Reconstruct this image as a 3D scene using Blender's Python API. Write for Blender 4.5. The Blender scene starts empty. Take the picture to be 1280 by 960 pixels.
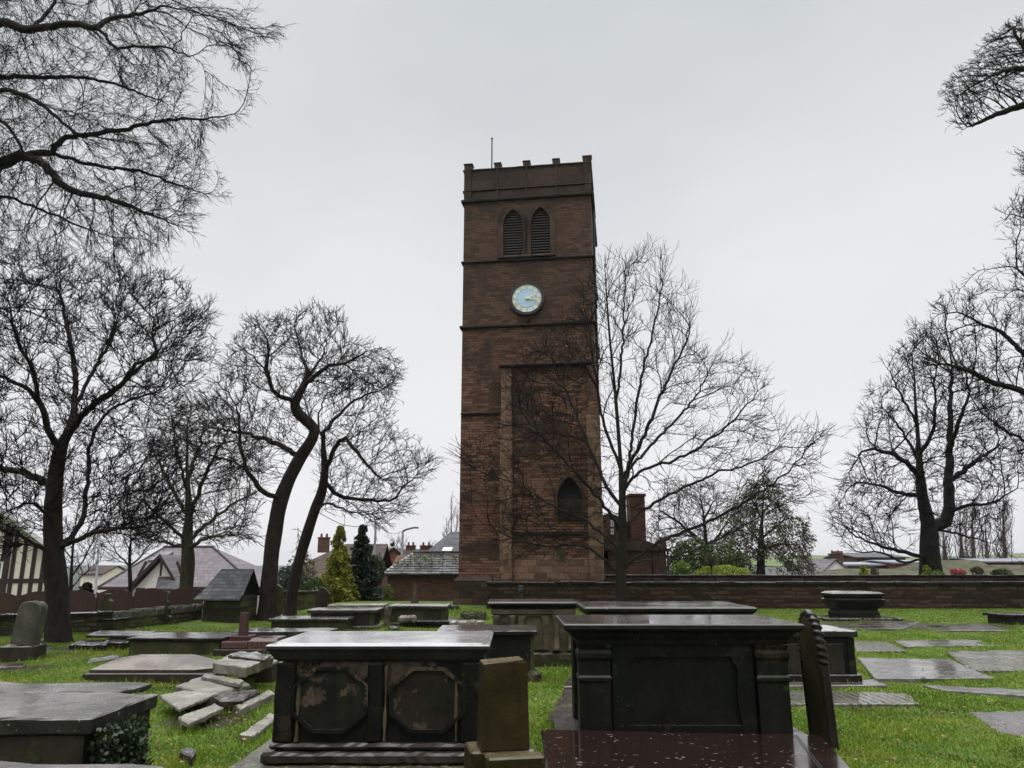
import bpy, bmesh, math, random
import numpy as np
from mathutils import Vector, Matrix, noise as mnoise
R = math.radians
random.seed(7)
scene = bpy.context.scene
COL = scene.collection

# ------------------------------------------------------------------ camera
EYE = 1.62; PITCH = R(13.1); F = 967.0
CP, SP = math.cos(PITCH), math.sin(PITCH)
cam_d = bpy.data.cameras.new('camera'); cam = bpy.data.objects.new('camera', cam_d); COL.objects.link(cam)
cam.location = (0, 0, EYE); cam.rotation_euler = (R(90) + PITCH, 0, 0)
cam_d.sensor_width = 36; cam_d.lens = F / 1280 * 36; cam_d.clip_start = 0.05; cam_d.clip_end = 8000
scene.camera = cam

def ray(px, py):
    x = (px - 640) / F; y = (480 - py) / F
    return Vector((x, CP - y * SP, SP + y * CP))
def G(px, py, z=0.0):          # where the sight line meets the height z
    d = ray(px, py); t = (z - EYE) / d.z
    return Vector((d.x * t, d.y * t, z))
def YP(px, py, Y):             # where it meets the upright plane at distance Y
    d = ray(px, py); t = Y / d.y
    return Vector((d.x * t, Y, EYE + d.z * t))
def zat(py, Y): return YP(640, py, Y).z

# ------------------------------------------------------------------ objects
def tag(o, label=None, cat=None, group=None, kind=None):
    if label: o['label'] = label
    if cat: o['category'] = cat
    if group: o['group'] = group
    if kind: o['kind'] = kind
    elif cat: o['kind'] = 'thing'
    return o
def empty(name, loc, rz=0, label=None, cat=None, group=None):
    o = bpy.data.objects.new(name, None); COL.objects.link(o)
    o.location = loc; o.rotation_euler = (0, 0, rz); o.empty_display_size = .1
    return tag(o, label, cat, group)
def link(name, me, m, parent=None, loc=None):
    o = bpy.data.objects.new(name, me); COL.objects.link(o)
    if m: me.materials.append(m)
    if parent: o.parent = parent
    if loc is not None: o.location = loc
    return o
def np_mesh(name, V, Fc, smooth=False):
    """V (n,3); Fc list of (m,k) index arrays"""
    me = bpy.data.meshes.new(name)
    V = np.asarray(V, dtype=np.float32)
    Fc = [np.asarray(f, dtype=np.int32) for f in Fc if len(f)]
    me.vertices.add(len(V)); me.vertices.foreach_set('co', V.ravel())
    nl = sum(f.size for f in Fc); nf = sum(len(f) for f in Fc)
    me.loops.add(nl); me.loops.foreach_set('vertex_index', np.concatenate([f.ravel() for f in Fc]))
    me.polygons.add(nf)
    tot = np.concatenate([np.full(len(f), f.shape[1], np.int32) for f in Fc])
    st = np.zeros(nf, np.int32); st[1:] = np.cumsum(tot)[:-1]
    me.polygons.foreach_set('loop_start', st); me.polygons.foreach_set('loop_total', tot)
    me.polygons.foreach_set('use_smooth', np.full(nf, smooth))
    me.update(calc_edges=True)
    return me

class MB:
    """collects shapes into one bmesh"""
    def __init__(s): s.bm = bmesh.new()
    def _merge(s, b, M=None):
        if M is not None: bmesh.ops.transform(b, matrix=M, verts=b.verts)
        me = bpy.data.meshes.new('tmp'); b.to_mesh(me); b.free(); s.bm.from_mesh(me); bpy.data.meshes.remove(me)
        return s
    def box(s, x0, x1, y0, y1, z0, z1, bev=0.0, chip=0.0, cuts=0, M=None, seg=1):
        b = bmesh.new(); bmesh.ops.create_cube(b, size=1)
        for v in b.verts:
            v.co = Vector((x0 if v.co.x < 0 else x1, y0 if v.co.y < 0 else y1, z0 if v.co.z < 0 else z1))
        if bev: bmesh.ops.bevel(b, geom=b.edges[:], offset=bev, segments=seg, affect='EDGES', profile=.6)
        if chip:
            L = max(x1 - x0, y1 - y0, z1 - z0); step = max(.05, L / 34)
            for _ in range(7):
                es = [e for e in b.edges if e.calc_length() > step * 1.9]
                if not es: break
                bmesh.ops.subdivide_edges(b, edges=es, cuts=1, use_grid_fill=True)
            off = Vector((random.random() * 50, random.random() * 50, 0))
            b.normal_update()
            for v in b.verts:
                n = mnoise.noise(v.co * 7 + off) * .6 + mnoise.noise(v.co * 19 + off) * .4
                edge = 1 if len({tuple(round(c, 1) for c in f.normal) for f in v.link_faces}) > 1 else .22
                v.co -= v.normal * chip * max(-.2, n + .15) * edge
        return s._merge(b, M)
    def prism(s, poly, z0, z1, M=None, bev=0):
        """poly [(x,y)] extruded in z"""
        b = bmesh.new()
        lo = [b.verts.new((x, y, z0)) for x, y in poly]; f = b.faces.new(lo)
        r = bmesh.ops.extrude_face_region(b, geom=[f])
        for v in r['geom']:
            if isinstance(v, bmesh.types.BMVert): v.co.z = z1
        bmesh.ops.recalc_face_normals(b, faces=b.faces)
        if bev: bmesh.ops.bevel(b, geom=[e for e in b.edges], offset=bev, segments=1, affect='EDGES')
        return s._merge(b, M)
    def prism_y(s, poly, y0, y1, bev=0):
        """poly [(x,z)] extruded in y"""
        return s.prism([(x, z) for x, z in poly], -y1, -y0, Matrix.Rotation(R(90), 4, 'X'), bev)
    def prism_x(s, poly, x0, x1, bev=0):
        """poly [(y,z)] extruded in x"""
        return s.prism([(y, z) for y, z in poly], x0, x1, Matrix(((0, 0, 1, 0), (1, 0, 0, 0), (0, 1, 0, 0), (0, 0, 0, 1))), bev)
    def frustum(s, r0, r1, z0, z1, n=16, c=(0, 0), rot=0):
        b = bmesh.new()
        bmesh.ops.create_cone(b, cap_ends=True, segments=n, radius1=r0, radius2=max(r1, 1e-4), depth=z1 - z0)
        return s._merge(b, Matrix.Translation((c[0], c[1], (z0 + z1) / 2)) @ Matrix.Rotation(rot, 4, 'Z'))
    def lathe(s, prof, n=20, M=None):
        b = bmesh.new(); rings = []
        for r, z in prof:
            rings.append([b.verts.new((r * math.cos(2 * math.pi * i / n), r * math.sin(2 * math.pi * i / n), z)) for i in range(n)])
        for a, c in zip(rings, rings[1:]):
            for i in range(n): b.faces.new((a[i], a[(i + 1) % n], c[(i + 1) % n], c[i]))
        b.faces.new(rings[0][::-1]); b.faces.new(rings[-1])
        return s._merge(b, M)
    def loft(s, loops):
        """list of equal-length vertex loops, capped"""
        b = s.bm; rs = [[b.verts.new(p) for p in l] for l in loops]; n = len(rs[0])
        for a, c in zip(rs, rs[1:]):
            for i in range(n): b.faces.new((a[i], a[(i + 1) % n], c[(i + 1) % n], c[i]))
        b.faces.new(rs[0][::-1]); b.faces.new(rs[-1]); return s
    def rects(s, levels):
        """levels [(x0,x1,y0,y1,z)] stacked rectangles -> moulded block"""
        return s.loft([[(x0, y0, z), (x1, y0, z), (x1, y1, z), (x0, y1, z)] for x0, x1, y0, y1, z in levels])
    def quad(s, *p):
        s.bm.faces.new([s.bm.verts.new(q) for q in p]); return s
    def tube(s, pts, r, n=8):
        pts = [Vector(p) for p in pts]; rs = r if isinstance(r, (list, tuple)) else [r] * len(pts); loops = []
        for i, p in enumerate(pts):
            d = (pts[min(i + 1, len(pts) - 1)] - pts[max(i - 1, 0)]).normalized()
            ref = Vector((0, 1, .1)) if abs(d.y) < .8 else Vector((1, 0, 0))
            u = d.cross(ref).normalized(); w = d.cross(u)
            loops.append([p + (u * math.cos(2 * math.pi * k / n) + w * math.sin(2 * math.pi * k / n)) * rs[i] for k in range(n)])
        return s.loft(loops)
    def wall(s, x0, x1, z0, z1, holes, y=0.0, depth=.3):
        """upright sheet in the xz plane facing -y, holes = loops [(x,z)], with reveals going back"""
        b = bmesh.new(); es = []
        loops = [[(x0, z0), (x1, z0), (x1, z1), (x0, z1)]] + holes
        for k, lp in enumerate(loops):
            vs = [b.verts.new((x, y, z)) for x, z in lp]
            for i in range(len(vs)): es.append(b.edges.new((vs[i], vs[(i + 1) % len(vs)])))
        bmesh.ops.triangle_fill(b, edges=es, use_beauty=True)
        for lp in holes:
            vs = [b.verts.new((x, y, z)) for x, z in lp]; ws = [b.verts.new((x, y + depth, z)) for x, z in lp]
            for i in range(len(vs)): b.faces.new((vs[i], vs[(i + 1) % len(vs)], ws[(i + 1) % len(vs)], ws[i]))
        for f in b.faces:
            if abs(f.normal.y) > .9 and f.normal.y > 0: f.normal_flip()
        return s._merge(b)
    def build(s, name, m, parent=None, smooth=False, M=None, loc=None, fix=True):
        if M is not None: bmesh.ops.transform(s.bm, matrix=M, verts=s.bm.verts)
        if fix: bmesh.ops.recalc_face_normals(s.bm, faces=s.bm.faces)
        me = bpy.data.meshes.new(name); s.bm.to_mesh(me); s.bm.free()
        if smooth: me.polygons.foreach_set('use_smooth', [True] * len(me.polygons))
        return link(name, me, m, parent, loc)

# ------------------------------------------------------------------ materials
def node(nt, typ, ins=None, **at):
    n = nt.nodes.new(typ)
    for k, v in at.items(): setattr(n, k, v)
    for k, v in (ins or {}).items():
        s = n.inputs[k]
        if isinstance(v, bpy.types.NodeSocket): nt.links.new(v, s)
        else: s.default_value = v
    return n
def rgb(c): return (c[0], c[1], c[2], 1.0)
def new_mat(name):
    m = bpy.data.materials.new(name); m.use_nodes = True
    nt = m.node_tree; b = nt.nodes['Principled BSDF']
    return m, nt, b
def mixc(nt, f, a, b, mode='MIX'):
    n = node(nt, 'ShaderNodeMix', data_type='RGBA', blend_type=mode)
    for s, v in ((n.inputs[0], f), (n.inputs[6], a), (n.inputs[7], b)):
        if isinstance(v, bpy.types.NodeSocket): nt.links.new(v, s)
        elif isinstance(v, (tuple, list)): s.default_value = rgb(v)
        else: s.default_value = v
    return n.outputs[2]
def ramp(nt, f, lo, hi, a=0.0, b=1.0):
    n = node(nt, 'ShaderNodeMapRange', {0: f, 1: lo, 2: hi, 3: a, 4: b}, interpolation_type='SMOOTHSTEP')
    return n.outputs[0]
def mth(nt, op, a, b=0.0):
    return node(nt, 'ShaderNodeMath', {0: a, 1: b}, operation=op).outputs[0]
def ocoord(nt, rnd=True):
    tc = node(nt, 'ShaderNodeTexCoord').outputs['Object']
    if not rnd: return tc
    oi = node(nt, 'ShaderNodeObjectInfo').outputs['Random']
    v = node(nt, 'ShaderNodeVectorMath', {0: (37.1, 17.7, 23.3)}, operation='SCALE'); nt.links.new(oi, v.inputs['Scale'])
    return node(nt, 'ShaderNodeVectorMath', {0: tc, 1: v.outputs[0]}, operation='ADD').outputs[0]
def noise(nt, v, sc, det=6, rough=.6, dist=0):
    return node(nt, 'ShaderNodeTexNoise', {'Vector': v, 'Scale': sc, 'Detail': det, 'Roughness': rough, 'Distortion': dist}).outputs[0]
def upness(nt):
    g = node(nt, 'ShaderNodeNewGeometry').outputs['Normal']
    return node(nt, 'ShaderNodeSeparateXYZ', {0: g}).outputs[2]
def bump(nt, b, h, st=.3, d=.02):
    n = node(nt, 'ShaderNodeBump', {'Height': h, 'Strength': st, 'Distance': d}); nt.links.new(n.outputs[0], b.inputs['Normal'])

def stone(name, c1, c2, c3, top=None, moss=0.0, lichen=0.0, side_r=.55, wet=(.07, .3), sc=3.0, mosscol=(.05, .085, .015), bst=.35, patch=None, film_amt=1.0):
    """weathered, rain-wet stone; flat tops carry the water film, slab tops a painted sheen too, sides stay duller"""
    m, nt, b = new_mat(name); v = ocoord(nt)
    n1 = noise(nt, v, sc, 9, .65); n2 = noise(nt, v, sc * .35, 4); n3 = noise(nt, v, sc * 9, 4, .7)
    col = mixc(nt, ramp(nt, n1, .35, .65), c1, c2)
    col = mixc(nt, ramp(nt, n2, .48, .68), col, c3)
    # streaks running down the sides
    vs = node(nt, 'ShaderNodeMapping', {'Vector': v, 'Scale': (5.5, 5.5, .5)}).outputs[0]
    st = noise(nt, vs, 2.2, 5, .7)
    if patch:
        pn = noise(nt, v, patch[1], 9, .68, .3)
        if len(patch) > 3:
            tz = node(nt, 'ShaderNodeSeparateXYZ', {0: node(nt, 'ShaderNodeTexCoord').outputs['Object']}).outputs[2]
            pn = mth(nt, 'ADD', pn, mth(nt, 'MULTIPLY', mth(nt, 'SUBTRACT', tz, patch[3]), patch[4]))
        col = mixc(nt, ramp(nt, pn, patch[2], patch[2] + .03), col, mixc(nt, ramp(nt, n3, .3, .7), tuple(c * .6 for c in patch[0]), patch[0]))
    col = mixc(nt, ramp(nt, st, .45, .75, 0, .55), col, tuple(c * .45 for c in c1))
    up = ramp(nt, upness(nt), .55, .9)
    if top: col = mixc(nt, up, col, mixc(nt, ramp(nt, mth(nt, 'ADD', mth(nt, 'MULTIPLY', n2, .6), mth(nt, 'MULTIPLY', n1, .4)), .40, .60), top, tuple(c * .42 for c in top)))  # separate up-facing colour; on the slabs it paints in the sky's sheen
    if moss:
        mk = ramp(nt, noise(nt, v, sc * .9, 6, .7), .66 - moss * .4, .78 - moss * .3)
        col = mixc(nt, mth(nt, 'MULTIPLY', mk, .85), col, mosscol)
    if lichen:
        lk = ramp(nt, noise(nt, v, 26, 4, .75), .70 - lichen * .16, .74 - lichen * .14)
        col = mixc(nt, mth(nt, 'MULTIPLY', lk, .8), col, (.34, .34, .29))
    nt.links.new(col, b.inputs['Base Color'])
    wetr = ramp(nt, n2, .38, .62, wet[0], wet[1])
    wetr = mth(nt, 'ADD', wetr, ramp(nt, n3, .45, .8, 0, .16))
    rr = node(nt, 'ShaderNodeMix', {0: up, 2: side_r, 3: wetr}, data_type='FLOAT').outputs[0]
    nt.links.new(rr, b.inputs['Roughness'])
    film = mth(nt, 'MULTIPLY', up, ramp(nt, mth(nt, 'ADD', n2, mth(nt, 'MULTIPLY', n3, .25)), .42, .62, film_amt, film_amt * .55))
    nt.links.new(film, b.inputs['Coat Weight']); nt.links.new(mth(nt, 'ADD', wetr, -.03), b.inputs['Coat Roughness']); b.inputs['Coat IOR'].default_value = 1.5
    nt.links.new(node(nt, 'ShaderNodeMix', {0: up, 2: .12, 3: .5}, data_type='FLOAT').outputs[0], b.inputs['Specular IOR Level'])
    fade = node(nt, 'ShaderNodeMix', {0: up, 2: bst, 3: bst * .35}, data_type='FLOAT').outputs[0]
    h = mth(nt, 'ADD', n1, mth(nt, 'MULTIPLY', n3, .6))
    bn = node(nt, 'ShaderNodeBump', {'Height': h, 'Strength': fade, 'Distance': .025}); nt.links.new(bn.outputs[0], b.inputs['Normal'])
    return m

def masonry(name, c1, c2, mortar, w, h, patches=(), axis='xy', zk=1.0, moss=0, mort=.012, rough=.75, bst=.5, dist=.03, band=None, spec=.18):
    m, nt, b = new_mat(name); tc = ocoord(nt, False)
    s = node(nt, 'ShaderNodeSeparateXYZ', {0: tc})
    u = s.outputs[0] if axis == 'x' else s.outputs[1] if axis == 'y' else mth(nt, 'ADD', s.outputs[0], s.outputs[1])
    wv = noise(nt, tc, 1.4, 3)
    vz = mth(nt, 'ADD', mth(nt, 'MULTIPLY', s.outputs[2], zk), mth(nt, 'MULTIPLY', wv, dist * 2))
    ux = mth(nt, 'ADD', u, mth(nt, 'MULTIPLY', noise(nt, tc, 2.3, 2), dist * 3))
    v = node(nt, 'ShaderNodeCombineXYZ', {0: ux, 1: vz}).outputs[0]
    br = node(nt, 'ShaderNodeTexBrick', {'Vector': v, 'Color1': rgb((0, 0, 0)), 'Color2': rgb((1, 1, 1)), 'Mortar': rgb((.5, .5, .5)), 'Scale': 1.0,
              'Mortar Size': mort, 'Mortar Smooth': .4, 'Bias': 0.0, 'Brick Width': w, 'Row Height': h}, offset=.5, squash=1.3, squash_frequency=3)
    per = br.outputs[0]; mor = br.outputs[1]
    n1 = noise(nt, tc, 3, 8, .7); n2 = noise(nt, tc, .45, 5, .6); n3 = noise(nt, tc, 14, 5, .7)
    f = mth(nt, 'ADD', mth(nt, 'MULTIPLY', per, .66), mth(nt, 'MULTIPLY', n1, .48))
    col = mixc(nt, ramp(nt, f, .2, .85), c1, c2)
    for pc, psc, th in patches:
        pn = noise(nt, node(nt, 'ShaderNodeVectorMath', {0: tc, 1: (psc * 7, 3, psc * 11)}, operation='ADD').outputs[0], psc, 6, .65)
        col = mixc(nt, ramp(nt, pn, th, th + .14, 0, .85), col, pc)
    col = mixc(nt, ramp(nt, n3, .35, .75, 0, .45), col, tuple(c * .4 for c in c1))
    if band:   # a soot-dark stage of the building above a given height
        zz = mth(nt, 'ADD', s.outputs[2], mth(nt, 'MULTIPLY', noise(nt, tc, .8, 4), 2.2))
        col = mixc(nt, ramp(nt, zz, band[0], band[1], 0, band[3]), col, band[2])
    col = mixc(nt, mth(nt, 'MULTIPLY', mor, .7), col, mortar)
    if moss:
        mk = ramp(nt, noise(nt, tc, 1.1, 7, .7), .6 - moss * .25, .7 - moss * .2)
        col = mixc(nt, mth(nt, 'MULTIPLY', mk, .9), col, (.075, .095, .02))
    nt.links.new(col, b.inputs['Base Color'])
    nt.links.new(ramp(nt, n1, .3, .7, rough - .2, rough + .1), b.inputs['Roughness'])
    hh = mth(nt, 'ADD', mth(nt, 'MULTIPLY', mor, -1.2), mth(nt, 'ADD', n1, mth(nt, 'ADD', mth(nt, 'MULTIPLY', n3, .5), mth(nt, 'MULTIPLY', per, .5))))
    b.inputs['Specular IOR Level'].default_value = spec
    bump(nt, b, hh, bst, .03)
    return m

def plain(name, c, rough=.5, var=.25, sc=6, metal=0, spec=.5, bst=0.0):
    m, nt, b = new_mat(name); v = ocoord(nt)
    n = noise(nt, v, sc, 6, .65)
    nt.links.new(mixc(nt, ramp(nt, n, .3, .7), tuple(x * (1 - var) for x in c), tuple(min(1, x * (1 + var)) for x in c)), b.inputs['Base Color'])
    nt.links.new(ramp(nt, n, .3, .7, max(.02, rough - .1), min(1, rough + .1)), b.inputs['Roughness'])
    b.inputs['Metallic'].default_value = metal; b.inputs['Specular IOR Level'].default_value = spec
    if bst: bump(nt, b, n, bst)
    return m

def leafy(name, c1, c2, rough=.45, trans=.25):
    m, nt, b = new_mat(name)
    v = ocoord(nt); n = noise(nt, v, 2.2, 3); g = node(nt, 'ShaderNodeNewGeometry').outputs['Random Per Island']
    f = mth(nt, 'ADD', mth(nt, 'MULTIPLY', n, .7), mth(nt, 'MULTIPLY', g, .5))
    col = mixc(nt, ramp(nt, f, .25, .85), c1, c2)
    nt.links.new(col, b.inputs['Base Color']); b.inputs['Roughness'].default_value = rough
    b.inputs['Specular IOR Level'].default_value = .3
    tr = node(nt, 'ShaderNodeBsdfTranslucent', {'Color': col}); mx = node(nt, 'ShaderNodeMixShader', {0: trans, 1: b.outputs[0], 2: tr.outputs[0]})
    nt.links.new(mx.outputs[0], nt.nodes['Material Output'].inputs[0])
    return m
MT = {}
MT['black_stone'] = stone('sooty_black_stone', (.0055, .0055, .005), (.0115, .011, .0075), (.005, .0085, .0055), top=(.06, .055, .05), moss=.12, side_r=.5, patch=((.034, .028, .018), 1.9, .585), lichen=.12)
MT['black_peel'] = stone('peeling_black_stone', (.0055, .006, .005), (.012, .0115, .008), (.007, .012, .0075), top=(.06, .06, .06), side_r=.5, patch=((.098, .074, .050), 2.6, .585, .62, .42))
MT['peel_panel'] = stone('flaking_panel_stone', (.007, .008, .0065), (.019, .019, .013), (.030, .019, .013), side_r=.5, patch=((.098, .070, .050), 2.4, .60, .60, .32))
MT['tan_edge'] = stone('flaked_tan_stone', (.05, .043, .028), (.105, .085, .054), (.014, .014, .010), side_r=.6)
MT['buff_stone'] = stone('carved_buff_stone', (.06, .052, .032), (.12, .10, .064), (.022, .021, .014), top=(.05, .045, .04), moss=.15, side_r=.6, sc=4)
MT['green_stone'] = stone('mossy_tomb_stone', (.035, .036, .018), (.06, .058, .030), (.020, .021, .013), top=(.06, .055, .045), moss=.35, side_r=.6)
MT['brown_stone'] = stone('brown_tomb_stone', (.024, .020, .015), (.042, .034, .024), (.016, .016, .010), top=(.07, .06, .055), moss=.12, side_r=.6)
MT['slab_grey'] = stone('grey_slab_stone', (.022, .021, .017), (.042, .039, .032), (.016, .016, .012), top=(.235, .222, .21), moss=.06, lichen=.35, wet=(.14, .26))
MT['slab_dark'] = stone('dark_slab_stone', (.010, .010, .008), (.019, .018, .014), (.008, .008, .007), top=(.15, .138, .13), moss=.05, lichen=.3, wet=(.05, .17))  # paler top colour paints in part of the sky's shine
MT['slab_pale_sheen'] = stone('wet_tomb_slab_painted_sheen', (.020, .019, .016), (.038, .036, .030), (.014, .014, .011), top=(.40, .395, .40), lichen=.2, wet=(.16, .28))  # near-white top colour stands in for sky reflected on the wet slab
MT['slab_white_sheen'] = stone('wet_slab_painted_white_sheen', (.02, .019, .017), (.03, .028, .024), (.014, .014, .012), top=(.36, .355, .35), wet=(.18, .3))  # white of the top is sky gleam painted into the colour
MT['olive_face'] = stone('olive_headstone_face', (.045, .038, .020), (.075, .062, .034), (.030, .027, .014), side_r=.5)
MT['rope'] = stone('carved_rope_stone', (.012, .011, .009), (.026, .023, .019), (.010, .010, .008), side_r=.4)
MT['slab_pale'] = stone('pale_broken_stone', (.12, .11, .085), (.19, .175, .14), (.06, .056, .042), top=(.36, .335, .285), moss=.10, lichen=.5, wet=(.2, .4))
MT['step_stone'] = stone('lichened_step_stone', (.022, .022, .015), (.040, .038, .026), (.014, .014, .010), top=(.11, .105, .062), moss=.3, lichen=.9, mosscol=(.09, .095, .03), wet=(.25, .45))
MT['olive_stone'] = stone('olive_stained_stone', (.018, .013, .0045), (.034, .026, .009), (.014, .013, .006), top=(.16, .13, .07), lichen=.12, side_r=.35, wet=(.15, .3))
MT['grey_head'] = stone('grey_headstone', (.06, .06, .046), (.095, .092, .072), (.045, .046, .032), moss=.15, lichen=.4, side_r=.6)
MT['coffin_stone'] = stone('pale_coffin_stone', (.035, .029, .022), (.06, .05, .037), (.025, .022, .017), top=(.30, .265, .235), lichen=.4, wet=(.2, .36))
MT['pink_granite'] = plain('pink_granite', (.085, .042, .040), .22, .3, 40)
MT['red_granite'] = plain('polished_red_granite', (.052, .018, .016), .2, .4, 60)
def granite():
    m, nt, b = new_mat('wet_maroon_granite'); v = ocoord(nt, False)
    n = noise(nt, v, 90, 4, .7); n2 = noise(nt, v, 2.5, 4)
    col = mixc(nt, ramp(nt, n, .4, .65), (.010, .0055, .0045), (.026, .014, .010))
    # pale specks: petals' stains and droppings washed over the polish
    wv = node(nt, 'ShaderNodeTexNoise', {'Vector': v, 'Scale': 6.0, 'Detail': 3.0}).outputs[1]
    vv = node(nt, 'ShaderNodeVectorMath', {0: v, 1: node(nt, 'ShaderNodeVectorMath', {0: wv, 1: (.22, .22, 0)}, operation='MULTIPLY').outputs[0]}, operation='ADD').outputs[0]
    vr = node(nt, 'ShaderNodeTexVoronoi', {'Vector': node(nt, 'ShaderNodeMapping', {'Vector': vv, 'Scale': (17, 30, 10)}).outputs[0], 'Scale': 1.0, 'Randomness': 1.0})
    rnd = node(nt, 'ShaderNodeSeparateColor', {0: vr.outputs['Color']}).outputs[0]
    size = ramp(nt, rnd, .36, 1.12, -.08, .42)
    sp = mth(nt, 'LESS_THAN', mth(nt, 'ADD', vr.outputs['Distance'], mth(nt, 'MULTIPLY', noise(nt, v, 45, 4, .8), .55)), mth(nt, 'ADD', size, .17))
    col = mixc(nt, mth(nt, 'MULTIPLY', sp, .75), col, (.24, .21, .20))
    nt.links.new(col, b.inputs['Base Color'])
    nt.links.new(mth(nt, 'ADD', ramp(nt, n2, .35, .65, .07, .20), mth(nt, 'MULTIPLY', sp, .4)), b.inputs['Roughness'])
    b.inputs['Specular IOR Level'].default_value = .6
    b.inputs['Coat Weight'].default_value = .5; b.inputs['Coat Roughness'].default_value = .09
    bump(nt, b, noise(nt, v, 9, 5), .035, .01)
    return m
MT['granite'] = granite()
def ledger(name, c1, c2, rows, mossy, dark=(.03, .028, .02)):
    """flat wet ledger with worn rows of cut lettering part filled with moss"""
    m, nt, b = new_mat(name); tc = node(nt, 'ShaderNodeTexCoord').outputs['Object']; v = ocoord(nt)
    n1 = noise(nt, v, 5, 8, .7); n2 = noise(nt, v, 1.3, 4); n3 = noise(nt, v, 26, 4, .7)
    col = mixc(nt, ramp(nt, n1, .3, .7), c1, c2)
    s = node(nt, 'ShaderNodeSeparateXYZ', {0: tc})
    if rows:
        ph = mth(nt, 'FRACT', mth(nt, 'MULTIPLY', s.outputs[0], rows))
        line = mth(nt, 'MULTIPLY', mth(nt, 'GREATER_THAN', ph, .35), mth(nt, 'LESS_THAN', ph, .82))
        lv = node(nt, 'ShaderNodeMapping', {'Vector': v, 'Scale': (7, 26, 4)}).outputs[0]
        let = mth(nt, 'GREATER_THAN', noise(nt, lv, 1.0, 3, .8), .5)
        area = ramp(nt, noise(nt, v, .8, 3), .36, .46)
        cut = mth(nt, 'MULTIPLY', mth(nt, 'MULTIPLY', line, let), area)
        col = mixc(nt, mth(nt, 'MULTIPLY', cut, .9), col, dark)
        mk = mth(nt, 'MULTIPLY', line, mth(nt, 'MAXIMUM', cut, ramp(nt, noise(nt, v, 1.7, 5, .7), .56 - mossy * .12, .60 - mossy * .12)))
    else:
        mk = ramp(nt, noise(nt, v, 2.1, 7, .7), .66 - mossy * .2, .7 - mossy * .2)
    col = mixc(nt, mth(nt, 'MULTIPLY', mk, .9), col, (.05, .06, .012))
    col = mixc(nt, ramp(nt, n2, .55, .75, 0, .5), col, tuple(c * .5 for c in c1))
    nt.links.new(col, b.inputs['Base Color'])
    r = mth(nt, 'ADD', ramp(nt, n2, .35, .65, .1, .32), mth(nt, 'ADD', mth(nt, 'MULTIPLY', mk, .5), ramp(nt, n3, .4, .8, 0, .25)))
    nt.links.new(r, b.inputs['Roughness'])
    nt.links.new(mth(nt, 'MULTIPLY', mth(nt, 'SUBTRACT', 1.0, mk), ramp(nt, n2, .38, .62, .9, .35)), b.inputs['Coat Weight']); b.inputs['Coat Roughness'].default_value = .12
    bump(nt, b, mth(nt, 'ADD', n1, mth(nt, 'MULTIPLY', n3, .4)), .12, .02)
    return m
MT['ledger_letters'] = ledger('lettered_ledger', (.10, .095, .088), (.17, .16, .15), 9, .25)
MT['ledger_moss'] = ledger('mossy_ledger', (.09, .085, .078), (.15, .14, .13), 8, .9)
MT['ledger_plain'] = ledger('plain_ledger', (.09, .085, .08), (.16, .15, .14), 0, .35)
MT['ledger_brown'] = ledger('brown_ledger', (.055, .045, .038), (.095, .08, .068), 0, .3)
MT['tower'] = masonry('tower_sandstone', (.056, .030, .020), (.240, .122, .074), (.032, .023, .018), .36, .112,
    patches=(((.034, .020, .015), .5, .50), ((.185, .078, .048), .62, .55), ((.19, .125, .085), .9, .58), ((.026, .02, .016), 1.9, .60)), band=(9.5, 14.5, (.048, .030, .022), .62), bst=1.0, mort=.016)
MT['tower_trim'] = stone('tower_trim_stone', (.045, .030, .022), (.085, .055, .038), (.022, .016, .013), side_r=.7, sc=2)
MT['tower_dark'] = stone('tower_dark_string', (.016, .012, .010), (.030, .021, .016), (.012, .010, .008), side_r=.7, sc=2)
MT['tower_pale'] = masonry('tower_buttress_stone', (.10, .058, .040), (.25, .155, .105), (.06, .04, .03), .5, .26, patches=(((.06, .03, .02), 1.2, .55),), bst=.6)
MT['parapet'] = masonry('parapet_stone', (.030, .020, .016), (.055, .035, .027), (.02, .014, .011), .62, .42, bst=.5)
MT['yard_wall'] = masonry('yard_wall_stone', (.022, .014, .009), (.085, .052, .034), (.010, .008, .006), .50, .15, patches=(((.016, .014, .008), 1.4, .54), ((.10, .062, .042), 2.2, .60)), dist=.10, bst=1.0, mort=.024)
MT['plinth'] = masonry('tower_plinth_stone', (.030, .020, .013), (.10, .066, .042), (.018, .014, .010), .6, .3, patches=(((.018, .016, .012), 1.0, .50),), bst=.8)
MT['rubble'] = masonry('mossy_rubble_wall', (.035, .033, .018), (.10, .09, .055), (.014, .014, .009), .26, .10, patches=(((.02, .022, .012), 1.5, .55),), dist=.07, moss=.3, bst=.9, mort=.022)
MT['hut_wall'] = masonry('hut_ashlar', (.034, .034, .020), (.085, .078, .045), (.015, .015, .010), .5, .2, patches=(((.025, .028, .014), 1.2, .5),), moss=.3, bst=.6)
MT['brick'] = masonry('red_brown_brick', (.085, .042, .028), (.155, .078, .050), (.07, .05, .04), .23, .076, patches=(((.06, .036, .026), .8, .55),), bst=.35, dist=.01)
MT['chimney_brick'] = masonry('dull_chimney_brick', (.075, .030, .022), (.13, .052, .036), (.05, .035, .028), .23, .076, bst=.3, dist=.01)
MT['brick_red'] = masonry('orange_red_brick', (.17, .062, .036), (.27, .10, .058), (.13, .09, .07), .23, .076, bst=.3, dist=.01)
MT['church_brick'] = masonry('church_brick', (.06, .036, .026), (.12, .066, .045), (.04, .03, .024), .3, .12, patches=(((.18, .055, .03), .7, .62),), bst=.5)
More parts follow.
